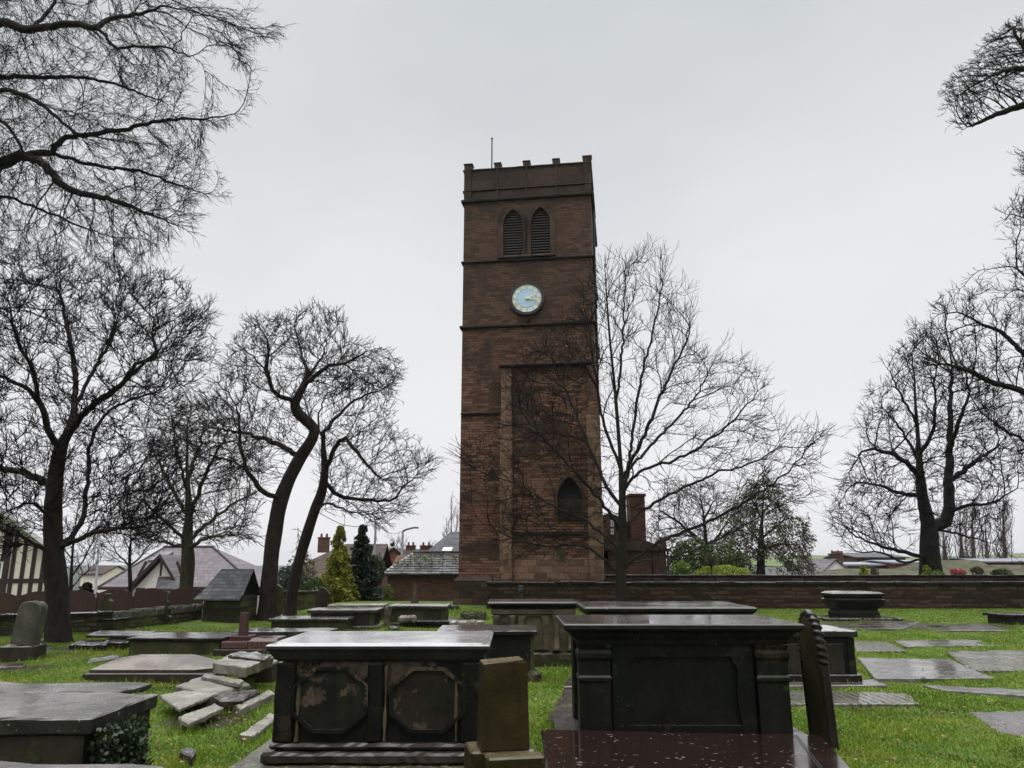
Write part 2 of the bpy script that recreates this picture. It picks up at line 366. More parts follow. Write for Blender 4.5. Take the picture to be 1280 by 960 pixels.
MT['slate'] = masonry('grey_slate_roof', (.050, .050, .055), (.10, .10, .105), (.02, .02, .02), .34, .22, axis='x', zk=1.35, patches=(((.04, .04, .045), .6, .5),), rough=.45, mort=.018, bst=.6, dist=.015)
MT['slate_purple'] = masonry('purple_tile_roof', (.125, .108, .119), (.185, .160, .172), (.08, .07, .075), .34, .30, axis='x', zk=1.5, rough=.45, mort=.03, bst=.4, dist=.008)
MT['tile_brown'] = masonry('brown_tile_roof', (.040, .026, .020), (.070, .044, .032), (.02, .015, .012), .3, .24, axis='x', zk=1.35, rough=.55, bst=.4, dist=.01)
MT['hut_roof'] = masonry('hut_slate', (.026, .027, .030), (.080, .080, .086), (.009, .009, .009), .22, .13, axis='x', zk=1.35, rough=.4, moss=.0, bst=.5, mort=.012)
MT['barn_slate'] = stone('barn_stone_slate', (.10, .10, .098), (.19, .19, .185), (.06, .06, .06), top=None, moss=.0, side_r=.4, sc=2)
MT['moss_clump'] = leafy('roof_moss', (.045, .06, .012), (.12, .13, .03))
MT['mossy_roof'] = masonry('mossy_low_roof', (.05, .046, .034), (.10, .088, .064), (.026, .024, .018), .3, .25, axis='x', zk=1.5, moss=.45, rough=.8)
MT['cream'] = plain('cream_render', (.80, .745, .60), .8, .06, 2)
MT['white_render'] = plain('white_render', (.84, .80, .73), .8, .05, 2)
MT['timber'] = plain('dark_timber', (.028, .014, .013), .6, .3, 9)
MT['fence'] = None
def fence_mat():
    m, nt, b = new_mat('maroon_fence_boards'); tc = ocoord(nt, False); s = node(nt, 'ShaderNodeSeparateXYZ', {0: tc})
    ph = mth(nt, 'FRACT', mth(nt, 'MULTIPLY', s.outputs[0], 7.7)); gap = mth(nt, 'LESS_THAN', ph, .07)
    n = noise(nt, node(nt, 'ShaderNodeMapping', {'Vector': tc, 'Scale': (8, 8, .8)}).outputs[0], 2, 5)
    col = mixc(nt, gap, mixc(nt, ramp(nt, n, .3, .7), (.026, .007, .006), (.044, .012, .010)), (.012, .005, .005))
    nt.links.new(col, b.inputs['Base Color']); b.inputs['Roughness'].default_value = .55
    bump(nt, b, mth(nt, 'MULTIPLY', gap, -1.0), .5, .01)
    return m
MT['fence'] = fence_mat()
MT['steel'] = plain('galvanised_steel', (.10, .105, .115), .5, .15, 8, metal=.2)
MT['steel_pale'] = plain('pale_lamp_column', (.26, .27, .30), .5, .12, 8, metal=.2)
MT['iron'] = plain('black_iron', (.015, .015, .016), .4, .3, 10)
MT['glass'] = plain('window_glass', (.03, .035, .04), .06, .1, 3, spec=.8)
MT['skyglass'] = plain('skylight_glass', (.10, .11, .12), .03, .05, 3, spec=1.0)
MT['upvc'] = plain('white_frame', (.75, .75, .74), .4, .04)
MT['louvre'] = plain('weathered_louvre', (.085, .082, .076), .45, .3, 14)
MT['void'] = plain('dark_interior', (.006, .006, .006), .9, .1)
MT['clock_blue'] = plain('clock_blue', (.44, .62, .79), .4, .05, 3)
MT['clock_ring'] = plain('clock_pale_blue', (.66, .78, .84), .4, .06, 5)
MT['gold'] = plain('gilding', (.74, .55, .24), .35, .12, 30, metal=.3)
MT['hand_gold'] = plain('pale_gilding', (.88, .80, .58), .35, .06, 20, metal=.1)
MT['lead'] = plain('lead_grey', (.12, .12, .125), .5, .2)
MT['solar'] = plain('pale_glass_roof', (.27, .275, .31), .6, .18, 1.5, spec=.2)
MT['red_render'] = plain('red_brick_band', (.20, .06, .045), .7, .15, 9)
def bark(name, c1, c2, green=0):
    m, nt, b = new_mat(name); v = ocoord(nt)
    vs = node(nt, 'ShaderNodeMapping', {'Vector': v, 'Scale': (1, 1, .35)}).outputs[0]
    n = noise(nt, vs, 9, 8, .7); n2 = noise(nt, v, 1.2, 4)
    col = mixc(nt, ramp(nt, n, .35, .65), c1, c2)
    if green: col = mixc(nt, ramp(nt, n2, .4, .65, 0, green), col, (.05, .06, .02))
    nt.links.new(col, b.inputs['Base Color']); b.inputs['Roughness'].default_value = .75; b.inputs['Specular IOR Level'].default_value = .25
    fur = noise(nt, node(nt, 'ShaderNodeMapping', {'Vector': v, 'Scale': (1, 1, .18)}).outputs[0], 26, 5, .7)
    mk = ramp(nt, noise(nt, v, 2.6, 6, .7), .56, .68, 0, .55); col2 = mixc(nt, mk, col, (.030, .034, .016)); col2 = mixc(nt, ramp(nt, fur, .5, .7, 0, .6), col2, tuple(c * .4 for c in c1)); nt.links.new(col2, b.inputs['Base Color'])
    bump(nt, b, mth(nt, 'ADD', n, fur), 1.0, .06)
    return m
MT['bark_brown'] = bark('brown_bark', (.010, .007, .006), (.026, .018, .014))
MT['bark_red'] = bark('reddish_bark', (.013, .009, .0075), (.034, .021, .017))
MT['bark_black'] = bark('wet_black_bark', (.006, .0055, .005), (.016, .013, .011))
MT['bark_green'] = bark('green_tinged_bark', (.007, .006, .005), (.019, .016, .012), .2)
MT['bark_mossy'] = bark('mossy_bark', (.028, .025, .015), (.055, .048, .028), .7)
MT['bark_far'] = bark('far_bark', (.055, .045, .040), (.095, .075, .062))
MT['twig'] = plain('dark_twigs', (.0065, .0055, .005), .8, .2, spec=.1)
MT['twig_green'] = plain('olive_twigs', (.022, .021, .013), .7, .25, spec=.2)
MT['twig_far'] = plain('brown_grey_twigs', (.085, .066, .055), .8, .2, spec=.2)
MT['leaf_dark'] = leafy('dark_conifer_needles', (.007, .017, .009), (.024, .048, .026))
MT['leaf_gold'] = leafy('golden_conifer_needles', (.06, .075, .010), (.36, .36, .045))
MT['leaf_green'] = leafy('evergreen_leaves', (.018, .036, .009), (.07, .105, .024))
MT['leaf_mid'] = leafy('hedge_leaves', (.06, .10, .012), (.18, .25, .04))
MT['leaf_lime'] = leafy('lime_conifer_leaves', (.16, .22, .018), (.36, .42, .05))
MT['leaf_willow'] = leafy('thinning_leaves', (.040, .042, .018), (.115, .105, .045))
MT['leaf_ivy'] = leafy('ivy_leaves', (.008, .016, .008), (.03, .045, .02), .25)
MT['leaf_bluegreen'] = leafy('blue_green_leaves', (.020, .045, .028), (.06, .095, .06))
MT['dead_leaf'] = leafy('fallen_leaf', (.13, .055, .02), (.36, .24, .11), .5)
MT['petal_red'] = leafy('pink_red_petals', (.28, .045, .045), (.50, .17, .16))
MT['petal_white'] = leafy('cream_petals', (.50, .46, .30), (.75, .72, .58))
def grass_ground():
    m, nt, b = new_mat('wet_turf'); tc = node(nt, 'ShaderNodeTexCoord').outputs['Object']
    n1 = noise(nt, tc, 1.1, 7, .65); n2 = noise(nt, tc, .28, 4); n3 = noise(nt, tc, 22, 5, .75)
    col = mixc(nt, ramp(nt, n1, .3, .7), (.045, .090, .008), (.105, .150, .014))
    col = mixc(nt, ramp(nt, n2, .5, .7, 0, .6), col, (.125, .135, .022))
    col = mixc(nt, ramp(nt, n3, .5, .85, 0, .7), col, (.03, .05, .006))
    mud = node(nt, 'ShaderNodeAttribute', attribute_name='mud').outputs['Fac']; mf = ramp(nt, mth(nt, 'ADD', mud, mth(nt, 'MULTIPLY', n3, .35)), .42, .62)
    col = mixc(nt, mf, col, mixc(nt, n1, (.030, .023, .016), (.055, .043, .030)))
    zz = node(nt, 'ShaderNodeSeparateXYZ', {0: tc}).outputs[2]; land = noise(nt, tc, .03, 4, .6)
    col = mixc(nt, ramp(nt, zz, -.5, -1.6), col, mixc(nt, ramp(nt, land, .4, .6), (.060, .060, .055), (.045, .055, .032)))     # roads, yards and winter gardens on the lower land
    nt.links.new(col, b.inputs['Base Color']); nt.links.new(node(nt, 'ShaderNodeMix', {0: mf, 2: .8, 3: .35}, data_type='FLOAT').outputs[0], b.inputs['Roughness']); b.inputs['Specular IOR Level'].default_value = .25
    bump(nt, b, mth(nt, 'ADD', n3, n1), .8, .05)
    return m
MT['turf'] = grass_ground()
def blade_mat():
    m, nt, b = new_mat('grass_blades'); v = ocoord(nt, False)
    n1 = noise(nt, v, 1.6, 5, .65); n2 = noise(nt, v, .55, 4, .6); n3 = noise(nt, v, .33, 3); g = node(nt, 'ShaderNodeNewGeometry').outputs['Random Per Island']
    col = mixc(nt, ramp(nt, mth(nt, 'ADD', mth(nt, 'MULTIPLY', n1, .8), mth(nt, 'MULTIPLY', g, .4)), .3, .85), (.060, .125, .009), (.20, .32, .026))
    col = mixc(nt, ramp(nt, n2, .50, .66, 0, .75), col, (.26, .29, .036))          # yellow mossy drifts
    col = mixc(nt, ramp(nt, n3, .56, .70, 0, .6), col, (.030, .060, .008))           # dank dark patches
    col = mixc(nt, mth(nt, 'GREATER_THAN', g, .955), col, (.24, .19, .085))          # dead straws
    nt.links.new(col, b.inputs['Base Color']); b.inputs['Roughness'].default_value = .5; b.inputs['Specular IOR Level'].default_value = .3
    tr = node(nt, 'ShaderNodeBsdfTranslucent', {'Color': col}); mx = node(nt, 'ShaderNodeMixShader', {0: .35, 1: b.outputs[0], 2: tr.outputs[0]})
    nt.links.new(mx.outputs[0], nt.nodes['Material Output'].inputs[0]); return m
MT['blades'] = blade_mat()
MT['soil'] = plain('wet_soil', (.030, .024, .017), .6, .4, 5, bst=.6)
MT['far_land'] = plain('far_fields', (.05, .07, .035), .9, .4, .02)
# ------------------------------------------------------------------ trees: traced limbs + growth towards free space inside a crown
RNG = np.random.default_rng(11)
def in_poly(P, poly):
    x, y = P[:, 0], P[:, 1]; c = np.zeros(len(P), bool); n = len(poly)
    for i in range(n):
        (x0, y0), (x1, y1) = poly[i], poly[i - 1]
        t = ((y0 > y) != (y1 > y)) & (x < (x1 - x0) * (y - y0) / ((y1 - y0) or 1e-9) + x0); c ^= t
    return c
def edge_dist(P, poly):
    d = np.full(len(P), 1e9)
    for i in range(len(poly)):
        a = np.array(poly[i - 1], float); b = np.array(poly[i], float); ab = b - a
        t = np.clip(((P - a) @ ab) / max(ab @ ab, 1e-9), 0, 1)
        d = np.minimum(d, np.linalg.norm(P - a - t[:, None] * ab, axis=1))
    return d
def px_world(px, py, Y):
    x = (px - 640) / F; y = (480 - py) / F
    dy = CP - y * SP; t = Y / dy
    return np.stack([x * t, np.broadcast_to(Y, np.shape(x * t)), EYE + (SP + y * CP) * t], -1)
def norm(a): return a / np.maximum(np.linalg.norm(a, axis=-1, keepdims=True), 1e-9)

def skeleton(base, limbs, polys, Y, thick, n_att, step_px=7.0, kill=1.6, jitter=.25, up=0.12, max_it=130, steer=.35, radial=.35, bias=(0, 0, 0)):
    """limbs: [[(px,py,dY), ...], ...] first is the trunk; polys: crown outlines; returns P, parent, given radius"""
    D = step_px * Y / F
    P = []; par = []; seed_idx = []
    for li, lb in enumerate(limbs):
        pts = [px_world(np.float64(p[0]), np.float64(p[1]), Y + (p[2] if len(p) > 2 else 0)) for p in lb]
        if li == 0: pts[0] = np.array(base, float)
        # smooth resample (Catmull-Rom)
        if li > 0:
            A = np.array(P); j = int(np.argmin(np.linalg.norm(A - pts[0], axis=1))); pts[0] = A[j]; last = j
        else:
            P.append(pts[0]); par.append(-1); last = 0
        ext = [2 * pts[0] - pts[1]] + pts + [2 * pts[-1] - pts[-2]]
        for k in range(1, len(ext) - 2):
            p0, p1, p2, p3 = ext[k - 1:k + 3]
            n = max(1, int(round(np.linalg.norm(p2 - p1) / D)))
            for q in range(1, n + 1):
                t = q / n
                c = .5 * ((2 * p1) + (-p0 + p2) * t + (2 * p0 - 5 * p1 + 4 * p2 - p3) * t * t + (-p0 + 3 * p1 - 3 * p2 + p3) * t ** 3)
                P.append(c + RNG.normal(0, .12 * D, 3) * (li > 0)); par.append(last); last = len(P) - 1
    n_seed = len(P)
    radial_o = None
    if len(limbs) > 1:
        q = limbs[0][max(1, len(limbs[0]) // 2 - 1)]; radial_o = px_world(np.float64(q[0]), np.float64(q[1]), Y)
    # attractors
    A = []
    areas = []
    for poly in polys:
        q = np.array(poly, float); x, y = q[:, 0], q[:, 1]
        areas.append(abs(np.sum(x * np.roll(y, -1) - y * np.roll(x, -1))) / 2)
    for poly, ar in zip(polys, areas):
        q = np.array(poly, float); lo, hi = q.min(0), q.max(0); got = 0; want = int(n_att * ar / sum(areas)); dm = None
        while got < want:
            S = RNG.uniform(lo, hi, (want * 3, 2)); S = S[in_poly(S, poly)]
            ed = edge_dist(S, poly)
            if dm is None: dm = max(ed.max(), 1)
            h = np.sqrt(np.clip(1 - (1 - ed / dm) ** 2, 0.02, 1)) * thick
            keep = RNG.random(len(S)) < .28 + .72 * np.clip(1 - ed / dm, 0, 1) ** 1.6      # wood crowds towards the outer shell
            S, h = S[keep], h[keep]
            dy = RNG.uniform(-1, 1, len(S)) * h
            W = px_world(S[:, 0], S[:, 1], Y + dy); A.append(W[:want - got]); got += len(W[:want - got])
    A = np.concatenate(A)
    P = list(P); Pn = np.array(P); near = np.zeros(len(A), int); nd = np.full(len(A), 1e9)
    def absorb(new0):
        nonlocal near, nd
        Q = np.array(P[new0:])
        for c in range(0, len(Q), 400):
            q = Q[c:c + 400]
            d = np.sqrt(np.maximum((A ** 2).sum(1)[:, None] + (q ** 2).sum(1)[None] - 2 * A @ q.T, 0))
            j = d.argmin(1); dj = d[np.arange(len(A)), j]; m = dj < nd
            near[m] = j[m] + new0 + c; nd[m] = dj[m]
    absorb(0)
    dirs = np.zeros((len(P), 3))
    Pa = np.array(P)
    pi = np.array(par); dirs[1:] = norm(Pa[1:] - Pa[np.maximum(pi[1:], 0)]); dirs[0] = (0, 0, 1)
    dirs = list(dirs); kids = [0] * len(P)
    for it in range(max_it):
        alive = nd > kill * D
        if not alive.any(): break
        A, near, nd = A[alive], near[alive], nd[alive]
        u = np.unique(near); new0 = len(P)
        idx = np.searchsorted(u, near)
        acc = np.zeros((len(u), 3)); Pc = np.array([P[k] for k in u])
        np.add.at(acc, idx, norm(A - Pc[idx]))
        base_d = np.array([dirs[k] for k in u])
        org = np.array(radial_o if radial_o is not None else base)
        d = norm(norm(acc) + steer * base_d + radial * norm(Pc - org) + np.array(bias) + np.array([0, 0, up]) + RNG.normal(0, jitter, (len(u), 3)))
        made = 0
        for k, dd, pc in zip(u, d, Pc):
            if kids[k] >= 3: continue
            P.append(pc + dd * D); par.append(int(k)); dirs.append(dd); kids.append(0); kids[k] += 1; made += 1
        if not made: break
        absorb(new0)
    return np.array(P), np.array(par), n_seed, D

def tubes(P, par, rad, main, sel, nside):
    """frusta for the chosen edges (child index list)"""
    if len(sel) == 0: return np.zeros((0, 3)), np.zeros((0, 4), np.int32)
    d = np.zeros_like(P); d[1:] = norm(P[1:] - P[par[1:]])
    # direction at a node: average of its own and its main child's
    ch = np.full(len(P), -1); mm = np.where(main)[0]; mm = mm[par[mm] >= 0]; ch[par[mm]] = mm
    nd = d.copy(); has = ch >= 0; nd[has] = norm(d[has] + d[ch[has]]); nd[0] = d[ch[0]] if ch[0] >= 0 else (0, 0, 1)
    ref = norm(np.array([.25, .93, .27]))
    def frame(D):
        u = norm(np.cross(D, ref)); return u, np.cross(D, u)
    p = par[sel]; isM = main[sel]
    D0 = np.where(isM[:, None], nd[p], d[sel]); D1 = nd[sel]
    r0 = np.where(isM, rad[p], np.minimum(rad[sel] * 1.12, rad[p])); r1 = rad[sel]
    a = np.arange(nside) * 2 * np.pi / nside; ca, sa = np.cos(a), np.sin(a)
    def ring(C, Dd, r):
        u, w = frame(Dd)
        return C[:, None, :] + r[:, None, None] * (u[:, None, :] * ca[None, :, None] + w[:, None, :] * sa[None, :, None])
    V = np.concatenate([ring(P[p], D0, r0), ring(P[sel], D1, r1)], 1)     # (m, 2n, 3)
    b = np.arange(len(sel))[:, None] * 2 * nside; i = np.arange(nside); j = (i + 1) % nside
    Q = np.stack([b + i, b + j, b + nside + j, b + nside + i], -1).reshape(-1, 4)
    return V.reshape(-1, 3), Q

def add_twigs(P, par, rad, D, n_per, length, spread, tip_r, up, r_max, droop=0.0, sub=2, seg=3, org=None, radial=.4, bias=(0, 0, 0)):
    """fine twigs on the thin outer wood; returns extended arrays"""
    d = np.zeros_like(P); d[1:] = norm(P[1:] - P[par[1:]])
    el = np.where((rad < r_max) & (par >= 0))[0]
    k = int(np.ceil(n_per)); el = np.repeat(el, k); el = el[RNG.random(len(el)) < n_per / k * .95]
    m = len(el)
    if m == 0: return P, par, rad
    out = norm(P[el] - org) * radial + np.array(bias) if org is not None else 0
    dirv = norm(d[el] * .75 + RNG.normal(0, spread, (m, 3)) + np.array([0, 0, up]) + out)
    L = length * RNG.uniform(.45, 1.15, m)
    Ps, prs, rds = [P], [par], [rad]; base = len(P); prev = el; pp = P[el]; r0 = np.minimum(rad[el], tip_r * 1.7)
    rows = []
    for s in range(seg):
        dirv = norm(dirv + RNG.normal(0, .13, (m, 3)) + np.array([0, 0, up * .5 - droop]))
        pp = pp + dirv * (L / seg)[:, None]; Ps.append(pp); prs.append(prev.copy()); prev = base + np.arange(m); base += m
        rds.append(r0 * (1 - (s + 1) / seg) + tip_r * ((s + 1) / seg) * .8); rows.append((prev, pp, dirv))
    for _ in range(sub):
        k = RNG.integers(0, seg - 1, m); idx = np.stack([r[0] for r in rows])[k, np.arange(m)]
        q = np.stack([r[1] for r in rows])[k, np.arange(m)]; dd = np.stack([r[2] for r in rows])[k, np.arange(m)]
        dd = norm(dd + RNG.normal(0, .42, (m, 3)) + np.array([0, 0, up]))
        for s in range(2):
            dd = norm(dd + RNG.normal(0, .13, (m, 3)) + np.array([0, 0, up * .5 - droop])); q = q + dd * (L * RNG.uniform(.2, .36, m))[:, None]
            Ps.append(q); prs.append(idx); idx = base + np.arange(m); base += m; rds.append(np.full(m, tip_r * (.85 - .2 * s)))
    return np.concatenate(Ps), np.concatenate(prs), np.concatenate(rds)

def leaf_quads(C, size, aspect=1.6, flat=0.0, rng=RNG, up_bias=0.0):
    """one small folded face per centre"""
    n = len(C); d = norm(rng.normal(0, 1, (n, 3)) + np.array([0, 0, up_bias])); t = norm(np.cross(d, rng.normal(0, 1, (n, 3))))
    if flat: t[:, 2] *= (1 - flat); d[:, 2] *= (1 - flat); d = norm(d); t = norm(t)
    s = (size * rng.uniform(.6, 1.3, n))[:, None] if np.ndim(size) == 0 else size[:, None]
    V = np.stack([C - d * s * aspect * .5, C + t * s * .5, C + d * s * aspect * .5, C - t * s * .5], 1)
    Q = np.arange(n * 4).reshape(n, 4)
    return V.reshape(-1, 3), Q

DENS = 1.15
def make_tree(name, label, base, limbs, polys, Y, thick, n_att, r_trunk, bark_m, twig_m, cat='tree', group=None, step_px=7, kill=1.35, jitter=.17,
              up=.12, steer=.35, tip=.006, split=.03, twig=(1, .5, .5, .05), droop=0.0, flare=1.7, sub=2, seg=3, smooth_it=2, leaves=None, radial=.4, bias=(0, 0, 0), pexp=.56, ragged=16):
    base = np.array(base, float)
    if twig and twig[1]:      # leave room for the last twigs inside the outline
        s = .45 * twig[1] * F / Y; P2 = []
        for q in polys:
            q = np.array(q, float); c = q.mean(0); d = q - c; l = np.linalg.norm(d, axis=1, keepdims=True); q = c + d * np.maximum(1 - s / l, .5); rag = []
            for i in range(len(q)):       # ragged outline
                a, e2 = q[i - 1], q[i]; L_ = np.linalg.norm(e2 - a); k = max(1, int(L_ / ragged)) if ragged else 1
                for j in range(1, k + 1):
                    p = a + (e2 - a) * j / k; rag.append((p + (p - c) / max(np.linalg.norm(p - c), 1) * RNG.normal(-.1 * ragged, .42 * ragged)).tolist())
            P2.append(rag)
        polys = P2
    P, par, ns, D = skeleton(base, limbs, polys, Y, thick, int(n_att * DENS), step_px, kill, jitter, up, steer=steer, radial=radial, bias=bias)
    N = len(P)
    # gentle smoothing
    for _ in range(smooth_it):
        Q = P.copy(); cnt = np.zeros(N); s = np.zeros_like(P)
        k = np.arange(1, N); np.add.at(s, par[k], P[k]); np.add.at(cnt, par[k], 1)
        m = (cnt > 0) & (par >= 0); avg = (s[m] / cnt[m][:, None] + P[par[m]]) / 2
        mm = np.where(m)[0]; mm_keep = mm >= ns
        P[mm[mm_keep]] = Q[mm[mm_keep]] * .55 + avg[mm_keep] * .45
    # pipe model
    tips = np.zeros(N)
    kidc = np.bincount(par[1:], minlength=N)
    tips[kidc == 0] = 1
    for k in range(N - 1, 0, -1): tips[par[k]] += tips[k]
    ex = math.log(max(tips[0], 2)) / math.log(r_trunk / tip)
    rad = np.maximum(tip * tips ** (1 / ex) * .5, r_trunk * (tips / tips[0]) ** max(pexp, 1 / ex))
    # taper along unbranched runs
    depth = np.zeros(N)
    for k in range(N - 1, 0, -1): depth[par[k]] = max(depth[par[k]], depth[k] + 1)
    rad = np.maximum(rad, tip * (1 + .05 * np.minimum(depth, 18)))
    rad = np.minimum(rad, r_trunk)
    for k in range(1, N): rad[k] = min(rad[k], rad[par[k]])
    bigk = np.where(kidc > 0)[0]
    main = np.zeros(N, bool); best = np.full(N, -1); bv = np.full(N, -1.0)
    for k in range(1, N):
        if rad[k] > bv[par[k]]: bv[par[k]] = rad[k]; best[par[k]] = k
    main[best[best >= 0]] = True
    for _ in range(7):      # let forks swell gradually instead of stepping
        mk = np.where(main)[0]; r2 = rad.copy(); chd = np.where(best[mk] >= 0, best[mk], mk); r2[mk] = .4 * rad[mk] + .3 * rad[par[mk]] + .3 * rad[chd]; rad = r2
    n0 = N
    if twig:
        P, par, rad = add_twigs(P, par, rad, D, twig[0], twig[1], twig[2], tip * .8, twig[3], tip * 3.0, droop, sub, seg, P[min(len(P) - 1, 6)] if len(limbs) < 2 else px_world(np.float64(limbs[0][len(limbs[0]) // 2][0]), np.float64(limbs[0][len(limbs[0]) // 2][1]), Y), radial, bias)
        main = np.concatenate([main, np.zeros(len(P) - n0, bool)])
        # continue twig segments as one tube
        ext = np.arange(n0, len(P)); main[ext] = par[ext] >= n0
    # root flare
    hgt = P[:, 2] - base[2]; fl = np.exp(-np.maximum(hgt, 0) / (r_trunk * 1.6)); big = rad > r_trunk * .6
    rad = np.where(big, rad * (1 + (flare - 1) * fl), rad)
    root = empty(name, tuple(base), 0, label, cat, group)
    L = P - base
    e = np.arange(1, len(P)); r = rad[e]
    tr = e[r >= split]; cr = e[r < split]
    def emit(nm, sets, m, rough=False):
        Vs, Fs, o = [], [], 0
        for sel, n in sets:
            V, Q = tubes(L, par, rad, main, sel, n)
            if len(V) == 0: continue
            if rough and n >= 10:
                # bark ridges and burrs on the bole
                for q in range(3):
                    V = V + .035 * r_trunk * np.sin(V[:, [(q + 1) % 3]] * (9 / r_trunk ** .5) + V[:, [(q + 2) % 3]] * 5 + q) * np.eye(3)[q]
            Vs.append(V); Fs.append(Q + o); o += len(V)
        if not Vs: return
        me = np_mesh(nm, np.concatenate(Vs), [np.concatenate(Fs)], True); link(nm, me, m, root)
    rt = rad[tr]
    emit('trunk', [(tr[rt >= .09], 12), (tr[rt < .09], 7)], bark_m, True)
    rc = rad[cr]
    emit('crown', [(cr[rc >= tip * 2.2], 4), (cr[rc < tip * 2.2], 3)], twig_m)
    if leaves:
        n, size, lm, where = leaves
        ends = np.where((rad < tip * 2.0))[0]; ends = ends[ends > 0]
        pick = RNG.choice(ends, min(n, len(ends)), replace=n > len(ends)); C = L[pick] + RNG.normal(0, size, (len(pick), 3))
        V, Q = leaf_quads(C, size); link('leaves', np_mesh('leaves', V, [Q]), lm, root)
    print(name, 'nodes', n0, 'edges', len(e))
    return root
def gz(px, py, Y): p = px_world(np.float64(px), np.float64(py), Y); return p
# big sycamore at the left
Y = 17.2
make_tree('bare_tree', 'huge dark bare tree with a thick bole beside the grey headstone at the left', (*gz(74, 798, Y)[:2], -.05),
    [[(74, 798), (72, 750), (68, 700), (66, 650), (69, 600), (76, 560), (86, 540)],
     [(76, 560), (62, 540, -.3), (50, 505, -.5), (28, 482, -.8), (0, 470, -1), (-35, 452, -1.2)],
     [(86, 540), (94, 500, .4), (92, 450, .7), (82, 400, .9), (72, 360, 1), (66, 335, 1)],
     [(84, 545), (110, 512, -.4), (150, 482, -.8), (193, 442, -1.2), (225, 404, -1.4), (262, 396, -1.5)],
     [(150, 482, -.8), (170, 455, -1), (196, 446, -1.2), (190, 418, -1.2), (196, 385, -1.2)],
     [(74, 690), (100, 655, .6), (109, 610, .9), (114, 555, 1.1), (138, 512, 1.4), (200, 488, 1.8)],
     [(78, 690), (112, 668, -.6), (150, 662, -1), (195, 655, -1.6), (242, 648, -2)],
     [(64, 690), (30, 672, -.6), (-10, 655, -1.2), (-50, 630, -1.6)],
     [(67, 610), (30, 592, .6), (-10, 582, 1), (-50, 560, 1.4)],
     [(94, 505, .4), (118, 462, .8), (138, 425, 1.2), (150, 385, 1.4), (172, 348, 1.6)],
     [(50, 505, -.5), (40, 460, -.7), (20, 420, -.9), (10, 370, -1)],
     [(68, 650), (40, 630, -1), (10, 640, -1.6), (-30, 660, -2)]],
    [[(-110, 380), (-40, 328), (0, 318), (60, 312), (120, 311), (180, 328), (230, 350), (267, 384), (274, 440), (255, 500), (242, 560), (232, 620), (250, 655), (190, 684), (130, 682), (95, 640), (60, 660), (20, 705), (-60, 720), (-110, 600)]],
    Y, 3.0, 2800, .225, MT['bark_red'], MT['twig'], twig=(1.25, .38, .38, .10), pexp=.58, tip=.0062, flare=1.3)
# leaning pair
Y = 24.0
make_tree('leaning_tree', 'leaning bare tree with an elbowed bole just behind the small stone hut', (*gz(331, 778, Y)[:2], -.1),
    [[(331, 778), (335, 740), (341, 680), (352, 622), (372, 578), (391, 547), (392, 535), (383, 526), (371, 514), (369, 502), (380, 482), (385, 466)],
     [(370, 505), (344, 491, -.5), (331, 462, -.8), (307, 438, -1), (288, 425, -1.2)],
     [(384, 470), (402, 446, .5), (410, 420, .8), (426, 402, 1)],
     [(381, 482), (406, 461, -.6), (435, 453, -.9), (462, 438, -1.2), (484, 436, -1.3)],
     [(385, 468), (378, 446, .8), (372, 420, 1), (364, 400, 1)],
     [(350, 622), (331, 617, -.6), (308, 590, -1), (286, 574, -1.4), (258, 570, -1.7), (235, 575, -2)],
     [(374, 570), (336, 551, .8), (303, 541, 1.2), (268, 536, 1.7)],
     [(308, 590, -1), (300, 555, -1.2), (298, 520, -1.2), (285, 490, -1.2)],
     [(338, 690), (303, 671, -.8), (262, 672, -1.3), (232, 660, -1.6)],
     [(331, 462, -.8), (335, 430, -.6), (322, 405, -.6)]],
    [[(262, 470), (280, 425), (325, 396), (372, 385), (425, 384), (444, 396), (440, 425), (470, 428), (490, 450), (500, 478), (480, 500), (440, 490), (410, 520), (370, 560), (330, 600), (270, 620), (225, 600), (235, 540)]],
    Y, 2.6, 2000, .23, MT['bark_red'], MT['twig'], pexp=.62, twig=(1.3, .42, .42, .10), tip=.0075, flare=1.25)
Y = 26.0
make_tree('leaning_tree', 'slimmer leaning bare tree in front of the golden conifer', (*gz(362, 768, Y)[:2], -.1),
    [[(362, 768), (368, 725), (380, 680), (392, 642), (402, 615), (406, 587), (404, 557), (404, 540)],
     [(404, 542), (422, 520, .5), (443, 500, .8), (477, 487, 1), (496, 474, 1)],
     [(406, 588), (427, 549, -.6), (443, 562, -.9), (464, 587, -1.2), (480, 600, -1.4)],
     [(403, 604), (418, 616, .5), (439, 623, .8), (486, 625, 1.2), (510, 604, 1.5), (534, 580, 1.6)],
     [(404, 560), (398, 530, -.5), (402, 505, -.6), (410, 485, -.6)],
     [(390, 645), (408, 630, -.8), (440, 640, -1.2), (480, 655, -1.6)],
     [(384, 670), (372, 660, .4), (374, 690, .6), (378, 710, .7)]],
    [[(398, 500), (425, 450), (470, 440), (498, 470), (492, 520), (520, 560), (540, 578), (530, 610), (505, 640), (475, 668), (440, 650), (410, 660), (385, 620), (388, 560)]],
    Y, 2.2, 1350, .175, MT['bark_red'], MT['twig'], pexp=.6, twig=(1.2, .46, .40, .06), tip=.0075, flare=1.35)
